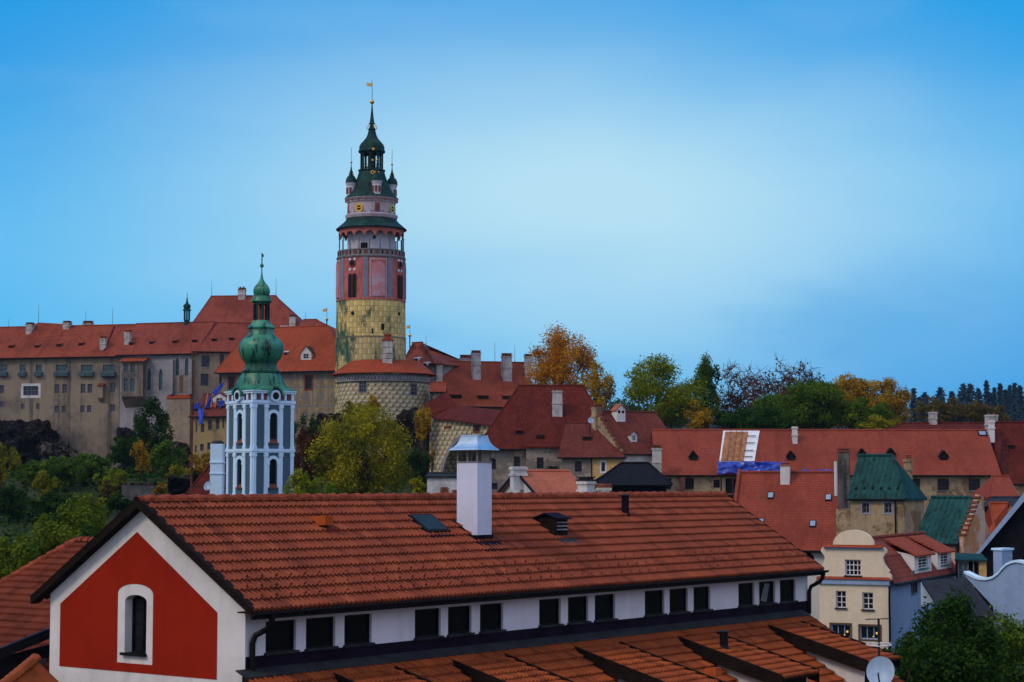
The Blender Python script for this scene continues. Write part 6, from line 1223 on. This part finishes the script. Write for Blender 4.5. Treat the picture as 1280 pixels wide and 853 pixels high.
# eave: soffit, fascia, gutter, verge boards
m = MB(); m.box(.02, LN - .02, -EW + .02, -FW + .05, HE - .04, HE); m.build('soffit', M['darkwood'], near)
m = MB(); m.box(-.02, LN + .02, -EW - .02, -EW + .03, HE - .21, HE + .05); m.build('fascia', M['black'], near)
g = MB(); pr_ = [(-EW - .02 - .095 + .095 * math.cos(t), HE - .02 + .095 * math.sin(t)) for t in [math.pi + math.pi * i / 8 for i in range(9)]]; g.ext([(-.1, y, z) for y, z in pr_] + [(-.1, y + (.01 if i == 0 else -.01 if i == 8 else 0), z + .012) for i, (y, z) in list(enumerate(pr_))[::-1]], (LN + .25, 0, 0)); g.build('gutter', M['black'], near)
for x in (0, LN):
    for sg_ in (-1, 1):
        m = MB(); q = -.03 if x == 0 else .03; m.ext([(x + q, 0, HR + .12), (x + q, sg_ * (EW + .02), HE + .12), (x + q, sg_ * (EW + .02), HE - .12), (x + q, 0, HR - .18)], (-q * 1.5, 0, 0)); m.build('verge_board', M['darkwood'], near)
        if x == 0: m = MB(); m.ext([(-.04, 0, HR + .125), (-.04, sg_ * (EW + .02), HE + .125), (-.04, sg_ * (EW + .02), HE + .08), (-.04, 0, HR + .08)], (.22, 0, 0)); m.build('verge_trim', M['darkwood'], near); m = MB(); m.ext([(.0, 0, HR - .18), (.0, sg_ * EW, HE - .12), (.0, sg_ * EW, HE - .08), (.0, 0, HR - .14)], (GX, 0, 0)); m.build('verge_soffit', M['darkwood'], near)
def downpipe(x, zend, name='downpipe'):
    y = -EW - .06; m = MB(); m.tube([(x, y, HE - .05), (x, y, HE - .30), (x - .05, y + .12, HE - .50), (x - .20, -FW - .16, HE - .70), (x - .25, -FW - .10, HE - .92), (x - .25, -FW - .10, zend)], .085, 12); m.lathe([(.14, HE - .02), (.12, HE - .15), (.085, HE - .28)], 10, (x, y)); return m.build(name, M['black'], near)
downpipe(.75, LZ - .05); downpipe(LN - .15, LZ - .05)
# chimney with zinc hood
cc_ = ns(596.6, 677); q = 1.0; cx1 = NF.hit(614.5, 672, (0, cc_.y, 0), (0, 1, 0)).x; cy1 = NF.hit(571, 658, (cc_.x, 0, 0), (1, 0, 0)).y
zt1 = NF.hit(597, 578.5, cc_, (0, 1, 0)).z; zt2_ = NF.hit(597, 563, cc_, (0, 1, 0)).z; zt3 = NF.hit(597, 543.5, cc_, (0, 1, 0)).z
X0, X1, Y0, Y1 = cc_.x, cx1, cc_.y, cy1
chn = MB().box(X0, X1, Y0, Y1, cc_.z - .1, zt1).build('chimney', M['chimw'] if 'chimw' in M else M['white'], near)
m = MB(); m.box(X0 - .04, X1 + .04, Y0 - .05, Y1 + .05, cc_.z - .35, cc_.z + .22); m.slab([(X0 - .2, Y0 - .55, cc_.z - .55 * TN + .06), (X1 + .25, Y0 - .55, cc_.z - .55 * TN + .06), (X1 + .25, Y0, cc_.z + .07), (X0 - .2, Y0, cc_.z + .07)], [(0, 1, 2, 3)], .04)
m.slab([(X0 - .12, Y0 - .1, cc_.z - .1 * TN + .07), (X0, Y0 - .1, cc_.z - .1 * TN + .07), (X0, Y1 + .1, cc_.z + (Y1 - Y0 + .1) * TN + .07), (X0 - .12, Y1 + .1, cc_.z + (Y1 - Y0 + .1) * TN + .07)], [(0, 1, 2, 3)], .04); m.build('chimney_flashing', M['flash'], chn)
m = MB(); k = .05; m.box(X0 - .02, X1 + .02, Y0 - .02, Y1 + .02, zt1, zt1 + k); m.box(X0 - .02, X1 + .02, Y0 - .02, Y1 + .02, zt2_ - k, zt2_)
for x in (X0, X1 - k):
    for y in (Y0, (Y0 + Y1) / 2 - k / 2, Y1 - k): m.box(x, x + k, y, y + k, zt1 + k, zt2_ - k)
m.build('vent_frame', M['frame'], chn)
m = MB(); rows = []; H_ = zt3 - zt2_
for t_, z in ((.17, 0), (.20, .02), (.17, .10), (.08, .24), (.0, .42), (-.05, .62), (-.09, .85), (-.10, 1.0)): rows.append([m.pt((x, y, zt2_ + z * H_)) for x, y in ((X0 - t_, Y0 - t_), (X1 + t_, Y0 - t_), (X1 + t_, Y1 + t_), (X0 - t_, Y1 + t_))])
for a_, b_ in zip(rows[:-1], rows[1:]):
    for i in range(4): m.f.append([a_[i], a_[(i + 1) % 4], b_[(i + 1) % 4], b_[i]])
m.f.append(rows[-1]); m.f.append(rows[0][::-1]); hood = m.build('zinc_hood', M['zinc'], chn)
m = MB()
for a_, b_ in zip(rows[:-1], rows[1:]): pass
m.tube([((X0 + X1) / 2, Y0 - .10, zt3 - .01), ((X0 + X1) / 2, Y1 + .0, zt3 + .0)], .015, 5); m.build('seam', M['lead'], hood); MB().tube([(X1 - .15, Y0 - .06, zt1 + .12), (X1 - .02, Y0 - .10, zt1 + .16), (X1 + .02, Y0 - .10, zt1 - .08)], .025, 5).build('latch', M['black'], chn)
# roof window, vent box, soil pipe, vent tile
nrm = V((0, -TN, 1)).normalized(); c4 = [ns(*t_) for t_ in ((534, 671), (558, 664), (537, 645.5), (512, 647.5))]; cen = sum(c4, V()) / 4; sxw = (abs((c4[1] - c4[0]).x) + abs((c4[2] - c4[3]).x)) / 4; syw = (abs(c4[3].y - c4[0].y) + abs(c4[2].y - c4[1].y)) / 4
dn = V((0, -cosr, -cosr * TN)); b4 = [cen + V((sx * sxw, 0, 0)) + dn * (sy * syw / cosr) for sx, sy in ((-1, 1), (1, 1), (1, -1), (-1, -1))]
rw = MB().ext([p - nrm * .05 for p in b4], nrm * .17).build('roof_window', M['black'], near); MB().ext([cen + (p - cen) * .84 + nrm * .125 for p in b4], nrm * .01).build('pane', M['dusk'], rw)
MB().slab([b4[0] + dn * .02 + nrm * .06, b4[1] + dn * .02 + nrm * .06, b4[1] + dn * .22 + nrm * .05, b4[0] + dn * .22 + nrm * .05], [(0, 1, 2, 3)], .02).build('flashing', M['flash'], rw)
v = ns(703, 672); m = MB(); bw_ = .42; zt4 = NF.hit(703, 641, v, (0, 1, 0)).z; m.box(v.x - bw_, v.x + bw_ * .8, v.y, v.y + .95, v.z - .1, zt4 - .18); vb = m.build('vent_box', M['darkwood'], near)
m = MB(); m.slab([(v.x - bw_ - .08, v.y - .12, zt4 - .20), (v.x + bw_ * .8 + .08, v.y - .12, zt4 - .20), (v.x + bw_ * .8 + .08, v.y + .5, zt4), (v.x - bw_ - .08, v.y + .5, zt4), (v.x + bw_ * .8 + .08, v.y + 1.05, zt4 - .22), (v.x - bw_ - .08, v.y + 1.05, zt4 - .22)], [(0, 1, 2, 3), (3, 2, 4, 5)], .05); m.build('vent_hood', M['flash'], vb)
m = MB()
for i in range(4): z = v.z + .28 + i * .13; m.slab([(v.x - bw_ + .05, v.y - .06, z), (v.x + bw_ * .8 - .05, v.y - .06, z), (v.x + bw_ * .8 - .05, v.y + .02, z + .06), (v.x - bw_ + .05, v.y + .02, z + .06)], [(0, 1, 2, 3)], .015)
m.build('louvre', M['frame'], vb); MB().slab([(v.x - bw_ - .1, v.y - .5, v.z - .5 * TN + .08), (v.x + bw_ + .15, v.y - .5, v.z - .5 * TN + .08), (v.x + bw_ + .15, v.y + .05, v.z + .1), (v.x - bw_ - .1, v.y + .05, v.z + .1)], [(0, 1, 2, 3)], .03).build('flashing', M['lead'], vb)
def pipe(px, yt, yb, hit, par, r, mat='flash', name='soil_pipe'):
    v = hit(px, yb); zt = NF.hit(px, yt, v, (0, 1, 0)).z; o = MB().lathe([(r * 1.5, v.z - .15), (r, v.z + .12), (r, zt - .08)], 14, (v.x, v.y)).build(name, M[mat], par); MB().lathe([(r * 1.25, zt - .09), (r * 1.4, zt - .05), (r * .3, zt + .01), (.01, zt + .012)], 14, (v.x, v.y)).build('pipe_cap', M['lead'], o); return o
pipe(781.5, 617.5, 643, ns, near, .15)
v = ns(404, 660); m = MB(); m.ext([(v.x - .22, v.y + .30, v.z + .06), (v.x + .22, v.y + .30, v.z + .06), (v.x + .19, v.y - .26, v.z + .10), (v.x - .19, v.y - .26, v.z + .10)], (0, .0, .30)); m.build('vent_tile', M['t_vent'], near)
# ------------------------------------------------------------------ lower tiled roof with shed dormers
lt = NF.hit(540, 821, (0, -FW, 0), (0, 1, 0)); LZT = lt.z; LTN = math.tan(R(30.5)); lc = math.cos(R(30.5)); LSL = 9.0
vx = NF.hit(1010, 765.5, (0, -FW - .35, 0), (0, 1, 0)).x; LX0, LX1 = -.1, vx; LY = -FW - .34; LZ0 = LZT - .0
ls = lambda px, py: NF.hit(px, py, (0, LY, LZ0 + .03), (0, -LTN, 1))
low = thing('lower_tiled_roof', 'orange tiled lean-to roof with shed dormers under the band of small windows', 'lean-to roof', F(NF.wor((0, 0, 0)), aN))
tiles((LX0, LY, LZ0), (1, 0, 0), (0, -lc, -lc * LTN), LX1 - LX0, LSL, seed=7).build('tiled_roof', M['lowtile'], low, recalc=False)
MB().slab([(LX0, LY - LSL * lc, LZ0 - LSL * lc * LTN - .06), (LX1, LY - LSL * lc, LZ0 - LSL * lc * LTN - .06), (LX1, LY, LZ0 - .06), (LX0, LY, LZ0 - .06)], [(0, 1, 2, 3)], .12).build('roof_deck', M['darkwood'], low)
MB().box(LX0 + .3, LX1 - .3, -FW - 6.5, -FW - .1, -3, LZ0 - 5.0).build('wall', M['white'], low)
m = MB(); m.slab([(LX0, LY - .12, LZ0 + .045), (LX1 + .05, LY - .12, LZ0 + .045), (LX1 + .05, -FW - .02, LZ0 + .24), (LX0, -FW - .02, LZ0 + .24)], [(0, 1, 2, 3)], .03); m.build('flashing', M['lead'], low)
for x, q in ((LX1, 1), (LX0, -1)): m = MB(); m.ext([(x, LY, LZ0 + .08), (x, LY - LSL * lc, LZ0 - LSL * lc * LTN + .08), (x, LY - LSL * lc, LZ0 - LSL * lc * LTN - .2), (x, LY, LZ0 - .2)], (q * .05, 0, 0)); m.build('verge_board', M['darkwood'], low)
DT = math.tan(R(15)); dc = math.cos(R(15))
p3 = ls(960, 787); pr3 = ls(1000, 782); dw = pr3.x - p3.x
for px, py in ((418, 849), (566, 832), (719, 815), (847.5, 801.5), (960, 786.5)):
    p = ls(px, py); wd = dw; ln = 4.6
    t = tiles((p.x, p.y, p.z + .06), (1, 0, 0), (0, -dc, -dc * DT), wd, ln, seed=int(px)); d = t.build('dormer_roof', M['lowtile'], low, recalc=False)
    z = lambda y, k=DT: p.z + (y - p.y) * k
    y1 = p.y - ln * dc; MB().slab([(p.x - .02, y1, z(y1) + .03), (p.x + wd + .02, y1, z(y1) + .03), (p.x + wd + .02, p.y + .02, p.z + .03), (p.x - .02, p.y + .02, p.z + .03)], [(0, 1, 2, 3)], .05).build('deck', M['darkwood'], d)
    for x, q in ((p.x - .03, -1), (p.x + wd + .03, 1)): m = MB(); m.ext([(x, p.y, p.z + .20), (x, y1, z(y1) + .20), (x, y1, z(y1) - .30), (x, p.y - .5, z(p.y - .5) - .30)], (q * .04, 0, 0)); m.build('verge_board', M['darkwood'], d)  # board made extra deep, its dark also stands for the soffit's shadow
    for x in (p.x + .28, p.x + wd - .28): m = MB(); ya = p.y - .25; m.ext([(x, ya, z(ya) - .02), (x, y1 + .35, z(y1 + .35) - .02), (x, y1 + .35, p.z + (y1 + .35 - p.y) * LTN - .05), (x, ya, p.z + (ya - p.y) * LTN - .05)], (.05, 0, 0)); m.build('cheek', M['white'], d)
    MB().box(p.x + .33, p.x + wd - .28, y1 + .36, y1 + .42, z(y1) - 1.4, z(y1) - .05).build('dormer_front', M['darkwood'], d)
pd_ = ls(847.5, 801.5); ld_ = lambda px, py: NF.hit(px, py, (0, pd_.y, pd_.z + .12), (0, -DT, 1))
pipe(905, 787.5, 811, ld_, low, .16, 'black')
v = ld_(892, 846); MB().ext([(v.x - .20, v.y + .25, v.z + .0), (v.x + .20, v.y + .25, v.z + .0), (v.x + .18, v.y - .2, v.z + .06), (v.x - .18, v.y - .2, v.z + .06)], (0, 0, .28)).build('vent_tile', M['t_vent'], low)
# ------------------------------------------------------------------ neighbour roof left of the gable
A0 = at(60, 760, 66); nd = V((.796, -.604, 0)); NB = F((A0.x, A0.y, GZ), math.atan2(nd.y, nd.x)); nb = thing('neighbour_roof_house', 'brown tiled hipped roof house half hidden by the red gable house', 'house', NB)
NTN = math.tan(R(34)); nl = A0.z - GZ; nhit = lambda px, py: NB.hit(px, py, (0, 0, nl), (0, -NTN, 1)); tp, hp0, hp1 = nhit(97, 677.5), nhit(96, 677.5), nhit(0, 732.5); cN = math.cos(R(34)); LEN = 26
slN = (tp.y - nhit(40, 830).y) / cN + .6; X0N = tp.x - LEN + 12
o = tiles((X0N, tp.y, tp.z), (1, 0, 0), (0, -cN, -cN * NTN), LEN, slN, seed=21, hooks=(), gauge=.36, tw=.30).build('tiled_roof', M['nbtile'] if 'nbtile' in M else M['neartile'], nb, recalc=False)
dh = (hp1 - hp0); clip(o, hp0, V((dh.y, -dh.x, 0)).normalized() * (1 if V((dh.y, -dh.x, 0)).dot(V((-1, 0, 0))) > 0 else -1))
m = MB(); e2 = hp0 + dh * 2.2; ridge_tiles(m, hp0 + V((0, 0, .02)), e2 + V((0, 0, .02)), .14, .36, .02); ridge_tiles(m, hp0, hp0 + V((9, 0, 0)), .14, .36, .04); m.build('ridge_cap', M['ridge'], nb)
b0 = nhit(-40, 850); MB().box(e2.x + .5, X0N + LEN - .5, tp.y - slN * cN + .6, tp.y + 6, -3, tp.z - slN * cN * NTN - .15).build('wall', M['white'], nb); m = MB(); m.poly([hp0, e2, e2 + V((0, 9, 0)), hp0 + V((0, 9, 0))]); m.build('rear_slope', M['neartile'], nb)
# dark board and orange hip below it
a, b = at(-12, 816, 60), at(62, 786, 62); f = F((a.x, a.y, GZ), math.atan2(b.y - a.y, b.x - a.x)); a_, b_ = f.loc(a), f.loc(b); sd_ = thing('dark_eave_shed', 'black eave edge and void of a low shed beside the red gable', 'shed', f); m = MB(); m.ext([a_, b_, b_ + V((0, 0, -.32)), a_ + V((0, 0, -.32))], (0, .12, 0)); m.build('eave_board', M['black'], sd_)
m = MB(); m.slab([a_ + V((0, .12, -.02)), b_ + V((0, .12, -.02)), b_ + V((0, 1.0, -.35)), a_ + V((0, 1.0, -.35))], [(0, 1, 2, 3)], .08); m.build('roof', M['darkwood'], sd_); c, d = f.loc(at(-12, 826, 60.5)), f.loc(at(62, 806, 62.5)); MB().ext([c, d, V((d.x, d.y, -2)), V((c.x, c.y, -2))], (0, .1, 0)).build('wall', M['darkboard'], sd_)
a, b, c = at(4, 858, 55), at(44, 825, 57.5), at(60, 822, 58); f = F((a.x, a.y, GZ), math.atan2(b.y - a.y, b.x - a.x)); hs_ = thing('orange_hip_roof', 'bit of roof with orange hip tiles and dark verge at the gable foot', 'roof', f); A_, B_ = f.loc(a), f.loc(b); m = MB(); ridge_tiles(m, A_ - (B_ - A_) * .6, B_, .13, .34, .02); m.build('ridge_cap', M['lowtile'], hs_)
m = MB(); dv = (B_ - A_).normalized(); m.slab([A_ - dv * 1.2 + V((0, -.1, -.06)), B_ + V((0, -.1, -.06)), B_ + V((0, -1.6, -1.4)), A_ - dv * 1.2 + V((0, -1.6, -1.4))], [(0, 1, 2, 3)], .1); m.build('roof', M['lowtile'], hs_)
q0, q1 = f.loc(at(34, 857, 56.5)), f.loc(at(60, 823, 58)); m = MB(); m.ext([q0, q1, q1 + V((0, .1, -.2)), q0 + V((0, .1, -.2))], (.0, .25, 0)); m.build('verge_board', M['darkwood'], hs_)
# ------------------------------------------------------------------ aerial and dish in front
o = at(1100, 900, 60); f = F((o.x, o.y, o.z)); z = lambda py: at(1100, py, 60).z - o.z; an2 = thing('tv_aerial', 'thin roof aerial mast with looped ring and crossbar by the cream house', 'aerial', f)
MB().tube([(0, 0, 0), (0, 0, z(774))], .038, 8).build('mast', M['lead'], an2)
m = MB(); m.tube([(-.42, -.06, z(774.3)), (.42, .06, z(773.4))], .016, 5)
for i in range(7): x = -.40 + i * .13; m.tube([(x, -.16, z(774)), (x, .16, z(774))], .008, 4)
m.build('crossbar', M['lead'], an2)
m = MB(); m.tube([(.38 * math.cos(t), .38 * math.sin(t), z(806) + .02 * math.sin(t)) for t in [R(100) + R(340) * i / 28 for i in range(29)]], .018, 5); m.tube([(.38 * math.cos(t), .38 * math.sin(t), z(803)) for t in [R(200) + R(140) * i / 14 for i in range(15)]], .010, 5); m.tube([(-.38, 0, z(806)), (.38, 0, z(806))], .01, 4); m.build('ring_dipole', M['frame_w'], an2)
dish('satellite_dish', 'large pale blue satellite dish at the foot of the aerial mast', 1101.5, 840.5, 59.5, 17.5, R(-22), tilt=.30, pole=1.5)
# ------------------------------------------------------------------ trees, shrubs, far woods
G1 = None
# beyond the long red house
tree('orange_tree', 'tall orange autumn tree behind the castle range chimneys', 701, 408, 285, 94, 'orange', 520, 9500, .36, lobes=36, airy=.5)
tree('orange_tree', 'smaller thin orange tree beside the tall orange one', 745, 449, 280, 50, 'amber', 530, 3240, 0.358, lobes=14, airy=.6)
tree('green_tree', 'broad yellow-green tree standing beyond the gable house', 824, 445, 290, 130, 'olive', 545, 9936, 0.403, lobes=28, airy=.4)
tree('green_tree', 'slender dark green tree between broad tree and bare trees', 883, 446, 300, 43, 'green', 535, 4104, 0.381, lobes=15, airy=.4)
tree('amber_tree', 'low amber tree under the slender green tree', 872, 502, 285, 41, 'amber', 545, 1944, 0.358, lobes=10)
bare_tree('bare_tree', 'nearly leafless brown tree next to slender green tree', 921, 455, 305, 70, leafn=5200)
bare_tree('bare_tree', 'nearly leafless brown tree with the widest fine twigs', 965, 450, 300, 78, leafn=5600)
bare_tree('bare_tree', 'bare topped tree with rusty leaves above the dark round tree', 1003, 449, 305, 70, leafn=6500, kind='rust')
tree('green_tree', 'large dark round tree in the middle of the row', 1006, 472, 280, 125, 'green', 545, 11232, 0.403, lobes=30, airy=.3)
tree('green_tree', 'lower dark green tree in front of the bare trees', 928, 508, 275, 94, 'dark', 545, 5184, 0.381, lobes=18)
tree('amber_tree', 'golden tree behind the chimneyed ridge end of the long house', 1068, 464, 290, 89, 'amber', 545, 7776, 0.403, lobes=24, airy=.4)
tree('amber_tree', 'smaller golden green tree at the end of the row', 1106, 470, 295, 71, 'amber', 545, 5616, 0.403, lobes=20, airy=.45)
tree('green_tree', 'low dark green tree below the golden trees', 1085, 494, 275, 75, 'green', 548, 4320, 0.358, lobes=16)
tree('green_tree', 'small green tree behind the skyline of the stripped roof', 955, 509, 268, 80, 'dark', 548, 3240, 0.358, lobes=14)
tree('yellow_bush', 'yellow bush peeping over the ridge near the golden trees', 1102, 516, 262, 57, 'yellowgreen', 548, 1512, 0.336, lobes=9, cat='bush')
for px, yt, w, lab in ((1165, 492, 46, 'ochre tree on the misty slope, nearest to golden row'), (1192, 494, 44, 'ochre tree on the misty slope, the middle one'), (1218, 497, 42, 'pale ochre tree in front of the tall conifers'), (1240, 505, 34, 'small ochre tree behind the white chimney at the ridge end')): tree('ochre_tree', lab, px, yt, 470, w * 1.2, 'ochre', 538, 1300, .6, lobes=12, airy=.5)
G = 'dark conifers on the misty skyline'
for i, (px, yt, w, rd) in enumerate(((1142, 487, 11, 0), (1156, 486, 16, .8), (1175, 481, 20, .8), (1190, 487, 14, .7), (1204, 479, 20, .8), (1213, 480, 18, .8), (1223, 486, 14, .7), (1233, 478, 11, 0), (1243, 480, 9, 0), (1250, 476, 12, .2), (1257, 485, 11, 0), (1262, 480, 10, 0), (1268, 479, 13, .2), (1275, 483, 12, 0), (1283, 486, 12, 0), (1149, 492, 12, 0), (1238, 488, 12, .2), (1292, 480, 14, 0))): conifer('conifer', 'dark haze-tinted conifer of the skyline row on the misty hill', px, yt + (i * 13) % 7, 780 + (i * 37) % 60, w * 1.5, G, 700, 1.5, .4, 'conifer', rd)
# hillside left of the church
tree('cypress_shaped_tree', 'dark green pointed tree against the castle wall foot', 190, 496, 312, 60, 'dark', 600, 5600, .40, lobes=26, airy=.25)
tree('dark_bush', 'dark green thicket below the pointed dark tree', 160, 538, 300, 56, 'dark', 625, 2400, .38, cat='bush', lobes=16)
tree('orange_bush', 'orange leaved bush beside the pointed dark tree', 178, 546, 285, 34, 'amber', 600, 1100, .34, cat='bush', lobes=10, airy=.4)
tree('olive_bush', 'olive green bush between the orange bush and the rusty pole', 212, 552, 280, 46, 'green', 612, 1900, .36, cat='bush', lobes=14)
tree('yellow_bush', 'mustard yellow bush by the rusty pole', 225, 580, 262, 40, 'yellowgreen', 618, 1500, .32, cat='bush', lobes=12)
tree('orange_bush', 'small orange bush at the stone terrace wall', 201, 601, 232, 22, 'amber', 622, 800, .26, cat='bush', lobes=9)
tree('ochre_bush', 'ochre bush below the tarped house', 258, 562, 280, 46, 'amber', 605, 1600, .34, cat='bush', lobes=12)
tree('yellow_tree', 'golden yellow tree at the picture edge under the cliff', 2, 545, 262, 20, 'yellowgreen', 612, 1100, .32, lobes=10, airy=.4)
tree('yellow_tree', 'thin yellow tree before the dark cliff', 18, 556, 280, 26, 'yellowgreen', 620, 900, .32, lobes=10, airy=.5)
tree('olive_tree', 'olive tree under the castle cliff, near the golden edge tree', 42, 574, 268, 52, 'green', 640, 1700, .36, lobes=14)
tree('green_tree', 'mid green tree on the slope below the pale castle wall', 76, 568, 262, 64, 'green', 640, 4600, .36, lobes=18)
tree('green_tree', 'darker green tree right under the stained castle wall', 114, 566, 268, 62, 'green', 640, 4600, .36, lobes=18)
tree('green_tree', 'green tree on the slope beside the terrace wall', 140, 584, 258, 46, 'olive', 640, 1900, .36, lobes=14)
tree('dark_tree', 'shaded tree low on the slope at the picture edge', 12, 606, 232, 66, 'dark', 690, 2600, .38, lobes=18)
tree('dark_tree', 'shaded tree on the slope directly behind the big light green one', 66, 612, 225, 76, 'dark', 700, 3200, .38, lobes=20)
tree('dark_tree', 'olive tree low on the slope next to the clipped hedge', 112, 612, 228, 60, 'olive', 690, 2400, .38, lobes=16)
tree('hedge_bush', 'clipped dark hedge below the terrace wall', 148, 618, 215, 40, 'dark', 640, 1600, .28, cat='hedge', lobes=14, airy=.1)
tree('light_green_tree', 'big light green tree in front of the slope, its crown fullest', 88, 622, 132, 104, 'bright', 735, 6500, .25, lobes=34, airy=.25)
tree('light_green_tree', 'light green tree spreading at the picture edge above the brown roof', 22, 664, 122, 96, 'bright', 770, 5200, .25, lobes=28, airy=.25)
tree('dark_tree', 'dark shaded tree just above the brown hipped roof', 122, 655, 118, 70, 'dark', 760, 3400, .25, lobes=20)
tree('yellow_bush', 'yellow-green bush under the dark cliff between two green trees', 58, 588, 250, 30, 'yellowgreen', 630, 1300, .32, cat='bush', lobes=10)
tree('ochre_bush', 'small ochre bush on the slope above the terrace wall', 136, 600, 245, 22, 'ochre', 625, 800, .30, cat='bush', lobes=8)
# below the bastion
tree('maple_tree', 'big yellow-green maple tree below the round bastion', 453, 500, 222, 134, 'yellowgreen', 640, 13000, .32, lobes=48, airy=.25)
tree('rust_tree', 'rust red tree between the church tower and the big maple', 384, 528, 232, 52, 'rust', 625, 2800, .30, lobes=18)
tree('dark_tree', 'dark green tree behind the church tower at the painted wall', 384, 512, 262, 40, 'dark', 590, 1700, .34, lobes=14)
tree('willow_tree', 'grey-green weeping tree beside the church tower foot', 379, 580, 158, 56, 'olive', 655, 2600, .20, lobes=20, airy=.5)
tree('green_bush', 'green bush at the tiled ridge between weeping tree and maple', 418, 600, 150, 34, 'green', 650, 1200, .20, cat='bush', lobes=10)
tree('amber_bush', 'amber bush growing on the bastion ledge beside the tall chimney side', 440, 500, 292, 30, 'yellowgreen', 530, 900, .3, cat='bush', lobes=10, airy=.5)
tree('orange_bush', 'orange bush clinging to the bastion base', 466, 492, 297, 20, 'amber', 520, 700, .3, cat='bush', lobes=9, airy=.5)
tree('orange_bush', 'orange creeper bush where bastion meets the arched wall', 529, 506, 266, 24, 'amber', 556, 1400, .28, cat='bush', lobes=12, airy=.5)
tree('yellow_bush', 'yellow bush hanging down beside the great arch', 540, 552, 262, 10, 'amber', 590, 500, .24, cat='bush', lobes=8, airy=.5)
tree('dark_bush', 'dark green bush on the black rock under the bastion', 522, 560, 258, 42, 'dark', 625, 1900, .32, cat='bush', lobes=14)
tree('yellow_bush', 'yellow-green bush next to the white parapet house', 524, 594, 200, 24, 'yellowgreen', 625, 900, .26, cat='bush', lobes=9)
# near corner
tree('green_tree', 'large dark leafy tree covering the near corner below the cream house', 1182, 738, 92, 140, 'dark', 930, 12000, .21, lobes=40, airy=.3)
tree('green_tree', 'dark tree with olive tips by the curved blue wall', 1258, 764, 95, 140, 'green', 930, 10000, .21, lobes=28, airy=.3)
tree('dark_bush', 'dark bush between the satellite dish and the large leafy tree', 1132, 786, 90, 76, 'dark', 930, 3600, .19, cat='bush', lobes=18)
tree('olive_tree', 'soft olive bush under the lit windows of the cream house', 1076, 797, 98, 70, 'olive', 900, 3200, .16, cat='bush', lobes=22)
# undergrowth that covers the castle slope
rs = np.random.RandomState(5); C = []
for _ in range(26000):
    x, y = rs.uniform(-95, 12), rs.uniform(105, 326)
    if abs(x) > y * .30: continue
    if -.245 < x / y < -.195 and 205 < y < 222: continue
    k = mnoise.noise(V((x * .09, y * .09, 7))); C.append((x, y, gz(x, y) + max(0, rs.uniform(-.1, 1.1 + k * 1.6))))
C = np.array(C); ug = leaves('undergrowth', C, .55 * rs.uniform(.5, 1.3, len(C)), LEAF['dark'], None, rs, np.tile(np.array([0, 0, 1.0]), (len(C), 1)), 1.2, .35); tag(ug, kind='stuff')
# terrace wall on the slope
a, b = at(152, 606, 238), at(193, 606, 236); f = F((a.x, a.y, gz(a.x, a.y)), math.atan2(b.y - a.y, b.x - a.x)); tw = thing('terrace_wall', 'grey rubble terrace wall on the green slope', 'wall', f); za, zb = a.z - f.O.z, at(170, 622, 237).z - f.O.z - 1.5
MB().box(0, (b - a).length, 0, .7, zb, za).build('wall', M['rubble'] if 'rubble' in M else M['chim'], tw); MB().box(-.1, (b - a).length + .1, -.1, .8, za, za + .22).build('coping', M['rock_l'], tw)
# forest far behind the trees
rs = np.random.RandomState(9); C = []
for _ in range(15000):
    y = rs.uniform(830, 1250); x = rs.uniform(-.05, .32) * y; C.append((x, y, gz(x, y) + rs.uniform(0, 11) * rs.uniform(.3, 1)))
C = np.array(C); ff = leaves('far_forest', C, 2.2 * rs.uniform(.5, 1.2, len(C)), LEAF['conifer'], None, rs, np.tile(np.array([0, -.3, .9]), (len(C), 1)), 1.5, .4); tag(ff, kind='stuff')
# ------------------------------------------------------------------ haze
def haze():
    mb = MB(); mb.box(-450, 500, -40, 1500, -8, 135); t = NT('haze'); t.t.nodes.remove(t.p); pv = t.n('VolumePrincipled'); pv.inputs['Color'].default_value = (.50, .66, .90, 1); pv.inputs['Density'].default_value = HAZE; pv.inputs['Anisotropy'].default_value = .2
    t.ln(pv.outputs[0], t.t.nodes['Material Output'].inputs['Volume']); tag(mb.build('haze', t.m), kind='stuff')
HAZE = .00005
if HAZE: haze()
